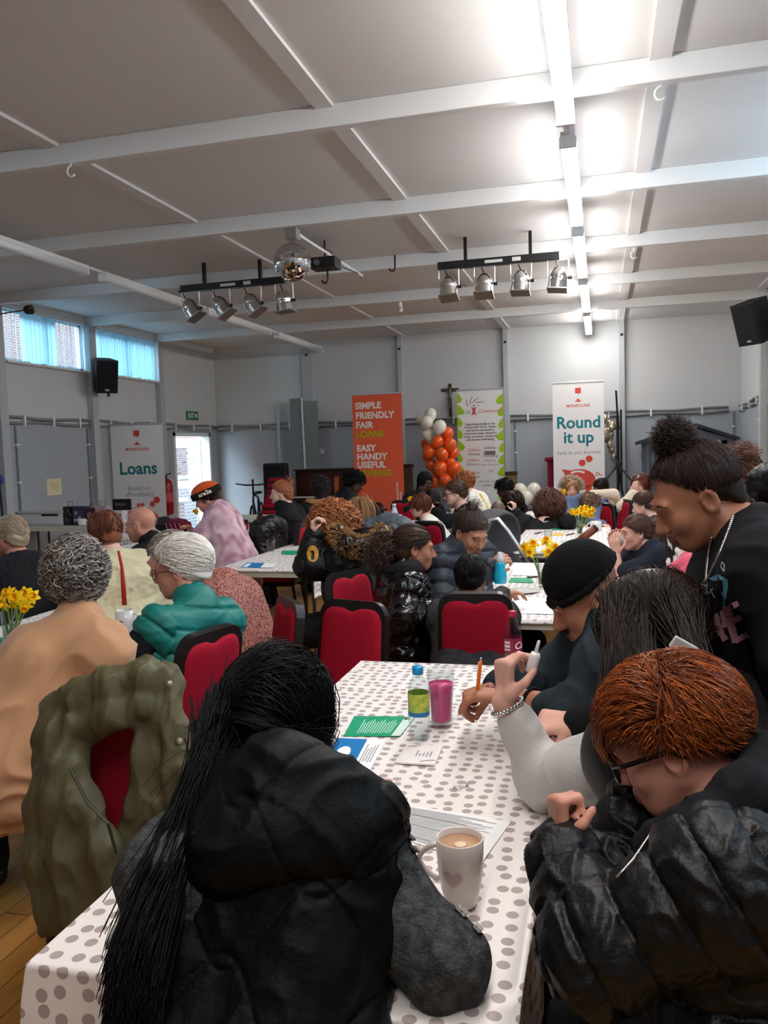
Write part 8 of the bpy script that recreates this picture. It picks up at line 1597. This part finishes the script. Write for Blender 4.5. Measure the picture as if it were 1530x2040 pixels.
    leaflet('leaflet', [(1100, 1056), (1130, 1055), (1128, 1052), (1100, 1053)], green_p, 'dark green pen-like strip on the farthest right table'); leaflet('leaflet', [(1096, 1068), (1124, 1067), (1122, 1062), (1098, 1062)], mat('leaflet_yellow', (222, 188, 74), 0.5), 'yellow leaflet on the farthest right table'); leaflet('leaflet', [(1118, 1082), (1150, 1081), (1146, 1076), (1118, 1077)], mat('leaflet_sage', (150, 186, 170), 0.5), 'sage green leaflet on the farthest right table')
    # small bits: clear box, keys and earring shapes
    c = atZ(766, 1563, TT); c[2] = TT; o = MB().box(c + np.array([-.018, -.01, 0]), c + np.array([.018, .01, .012]), bev=0.003).build('bead_packet', mat('packet_clear', (224, 206, 200), 0.15, 0.5, trans=0.5), None, c); tag(o, 'small clear packet on the foreground table', 'packet'); MB().box(c + np.array([-.012, -.008, .0122]), c + np.array([.012, .006, .0128])).build('contents', mat('packet_pink', (206, 170, 164), 0.5), o, c)
    def trinket(px, py, label):
        c = atZ(px, py, TT); c[2] = TT; r = empty('key_ring', c); tag(r, label, 'key ring'); MB().tube([c + np.array([0.009 * math.cos(t), 0.009 * math.sin(t), 0.0025]) for t in np.linspace(0, 6.28, 17)], 0.0012, 6).build('ring', silver, r, c, True)
        MB().tube([c + np.array([0.009, 0.004, 0.002]), c + np.array([0.016, 0.012, 0.002]), c + np.array([0.022, 0.012, 0.003])], 0.0014, 6).build('chain', silver, r, c, True); MB().ball(c + np.array([0.02, 0.016, 0.005]), (0.005, 0.005, 0.003), 10).build('charm', silver, r, c, True)
    trinket(912, 1570, 'silver key ring nearest the grey sleeve elbow'); trinket(962, 1416, 'silver key ring in front of the writing hand'); trinket(908, 1432, 'silver key ring beside the pint glass')
    # crockery
    def mug(c, label, rad=0.042, hh=0.095, hdir=(1, 0, 0), deco=False, m=china):
        c = np.array(c); r = empty('mug', c); tag(r, label, 'mug'); MB().lathe([(rad * 0.85, 0), (rad, 0.006), (rad, hh), (rad - 0.004, hh), (rad - 0.004, 0.01), (0, 0.008)], 28, c=c).build('body', m, r, c, True); h_ = nrm(hdir)
        MB().tube([c + h_ * (rad - 0.002 + 0.03 * math.sin(t)) + Z * (hh * 0.5 + hh * 0.32 * math.cos(t)) for t in np.linspace(0, math.pi, 11)], 0.0055, 8).build('handle', m, r, c, True); MB().lathe([(0, hh * 0.8), (rad - 0.005, hh * 0.8)], 20, c=c).build('tea', mat('tea_brown', (120, 76, 44), 0.1, 0.5), r, c)
        if deco: MB().tube([c + np.array([-0.3 * rad, -rad * 0.98, hh * .45]), c + np.array([0.1 * rad, -rad * 1.02, hh * .55]), c + np.array([0.35 * rad, -rad * 0.97, hh * .48])], 0.002, 5).build('drawing', black_metal, r, c)
    mug(atZ(250, 1256, TT), 'white mug with a small dark drawing beside the teal gilet', hdir=(0.9, 0.2, 0), deco=True); mug(atZ(1187, 1057, TT), 'white cup on the farthest right table', 0.05, 0.085, (-1, 0, 0)); c = atD(805, 1040, 8.4); c[2] = TT; mug(c, 'white mug beside the white bottle', 0.042, 0.09, (1, 0, 0))
    c = atD(786, 1036, 8.3); c[2] = TT; r = empty('steel_bottle', c); tag(r, 'tall white drinking bottle on the table in front of the orange banner', 'bottle'); MB().lathe([(0.034, 0), (0.036, 0.006), (0.036, 0.16), (0.02, 0.2), (0.018, 0.215)], 20, c=c).build('body', mat('bottle_white', (206, 214, 226), 0.3, 0.5), r, c, True); MB().lathe([(0.02, 0.213), (0.02, 0.24), (0.016, 0.244)], 16, c=c).build('cap', mat('bottle_cap_white', (220, 224, 230), 0.3), r, c, True)
    for px, py, lab in ((1092, 1078, 'clear plastic cup on the farthest right table'), (540, 1098, 'clear tumbler on the table by the fur-trimmed parka')):
        c = atZ(px, py, TT); c[2] = TT; r = MB().lathe([(0.028, 0), (0.036, 0.09), (0.035, 0.09), (0.027, 0.003), (0, 0.003)], 20, c=c).build('plastic_cup', glass, None, c, True); tag(r, lab, 'cup')
    for px, py, lab in ((1062, 1180, 'white plate left of the vase behind the black beanie'),):
        c = atZ(px - 20, py, TT); c[2] = TT; r = MB().lathe([(0.05, 0), (0.085, 0.012), (0.084, 0.014), (0.05, 0.004), (0, 0.004)], 28, c=c).build('plate', china, None, c, True); tag(r, lab, 'plate')
    for (x0, y0, x1, y1, lab, m) in ((1066, 1063, 1080, 1060, 'dark pen at the left side of the farthest right table', black_metal), (1128, 1066, 1146, 1062, 'black pen with an orange grip on the farthest right table', mat('pen_dark', (70, 50, 40), 0.5)), (1050, 1150, 1072, 1149, 'dark pen left of the vase behind the black beanie', black_metal)):
        a, b = atZ(x0, y0, TT + 0.005), atZ(x1, y1, TT + 0.005); r = MB().tube([a, a + (b - a) * 0.92, b], [0.005, 0.005, 0.001], 8).build('pen', m, None, a, True); tag(r, lab, 'pen')
    # ---- display table by the left wall
    tz = 0.74; r = table(-5.9, 8.72, 'folding display table against the left wall', 1.83, 0.7); 
    cloth(-5.75, -4.99, 8.37, 9.07, (0.0, 0.2, 0.25, 0.05), 'white patterned cloth on the right half of the display table', (3, 5))
    def on(px, py, y): p = atY(px, py, y); return np.array([p[0], p[1], tz + 0.006])
    a, b = atY(60, 1040, 8.8), atY(132, 1040, 8.8); c = np.array([(a[0] + b[0]) / 2, 8.8, tz + 0.001]); r = empty('drawer_unit', c); tag(r, 'white drawer unit on the left end of the display table', 'drawer unit'); w_ = (b[0] - a[0]) / 2 + 0.06; dm = mat('drawer_white', (204, 206, 208), 0.4)
    MB().box(c + np.array([-w_, -0.16, 0]), c + np.array([w_, 0.16, 0.16]), bev=0.006).build('case', dm, r, c); MB().box(c + np.array([-w_ + .02, -0.168, 0.02]), c + np.array([w_ - .02, -0.16, 0.14])).build('drawer', mat('drawer_front', (214, 216, 218), 0.4), r, c); MB().box(c + np.array([-w_ - .01, -0.18, 0.155]), c + np.array([w_ + .01, 0.17, 0.175]), bev=0.004).build('lid', dm, r, c); MB().box(c + np.array([.04, -0.172, 0.115]), c + np.array([w_ - .05, -0.166, 0.14])).build('handle_slot', black_metal, r, c)
    def bag(px, w_, h_, m, lab, mm2, y=8.72, nm='gift_bag'):
        c = on(px, 1035, y); r = empty(nm, c); tag(r, lab, 'bag'); MB().box(c + np.array([-w_ / 2, -.06, 0]), c + np.array([w_ / 2, .06, h_]), bev=0.006).build('bag_body', m, r, c); mb = MB()
        for k in range(5): q = c + np.array([rng.uniform(-w_ * .35, w_ * .35), -.062, h_ * rng.uniform(.2, .8)]); mb.box(q - np.array([.014, 0.001, .02]), q + np.array([.014, .001, .02]))
        mb.build('print', mm2, r, c); MB().tube([c + np.array([-w_ * .25, 0, h_]), c + np.array([-w_ * .2, 0, h_ + .06]), c + np.array([w_ * .2, 0, h_ + .06]), c + np.array([w_ * .25, 0, h_])], 0.004, 6).build('handle', mm2, r, c, True)
    bag(142, 0.14, 0.22, mat('bag_dark', (44, 44, 48), 0.6), 'dark box beside the white drawer unit', mat('bag_print_grey', (90, 90, 96), 0.6)); bag(161, 0.19, 0.22, mat('bag_navy', (58, 66, 92), 0.6), 'navy and white patterned gift bag on the display table', mat('bag_print_white', (180, 184, 200), 0.6)); bag(186, 0.16, 0.2, mat('bag_maroon', (70, 46, 52), 0.6), 'dark maroon gift bag on the display table', mat('bag_print_pink', (170, 130, 134), 0.6)); bag(206, 0.16, 0.22, mat('bag_floral', (176, 160, 162), 0.6), 'white and pink floral gift bag on the display table', mat('bag_print_rose', (150, 96, 104), 0.6)); bag(238, 0.16, 0.17, mat('bag_lace', (206, 200, 204), 0.6), 'white lacy gift bag below the black sign', mat('bag_print_dark', (90, 80, 88), 0.6), 8.6)
    c = on(164, 1040, 8.55); mug(c, 'small white pot in front of the navy gift bag', 0.05, 0.08, (1, 0, 0))
    p = atY(243, 1005, 8.9); r = empty('counter_sign', (p[0], p[1], tz)); tag(r, 'black sign with pale lettering in front of the Loans banner', 'sign'); og = np.array([p[0], p[1], tz]); MB().box(p + np.array([-.13, -.01, -.07]), p + np.array([.13, .01, .07]), bev=0.01).build('board', black_metal, r, og); MB().tube([(p[0], p[1], tz + .004), p], 0.008, 6).build('stand', black_metal, r, og); v, f = text_geo('Welcome', 0.05, 'CENTER'); MB().add([p + np.array([q[0] * .8 - .02, -.0115, q[1] - .01]) for q in v], f).build('lettering', mat('sign_grey', (160, 160, 164), 0.5), r, og)
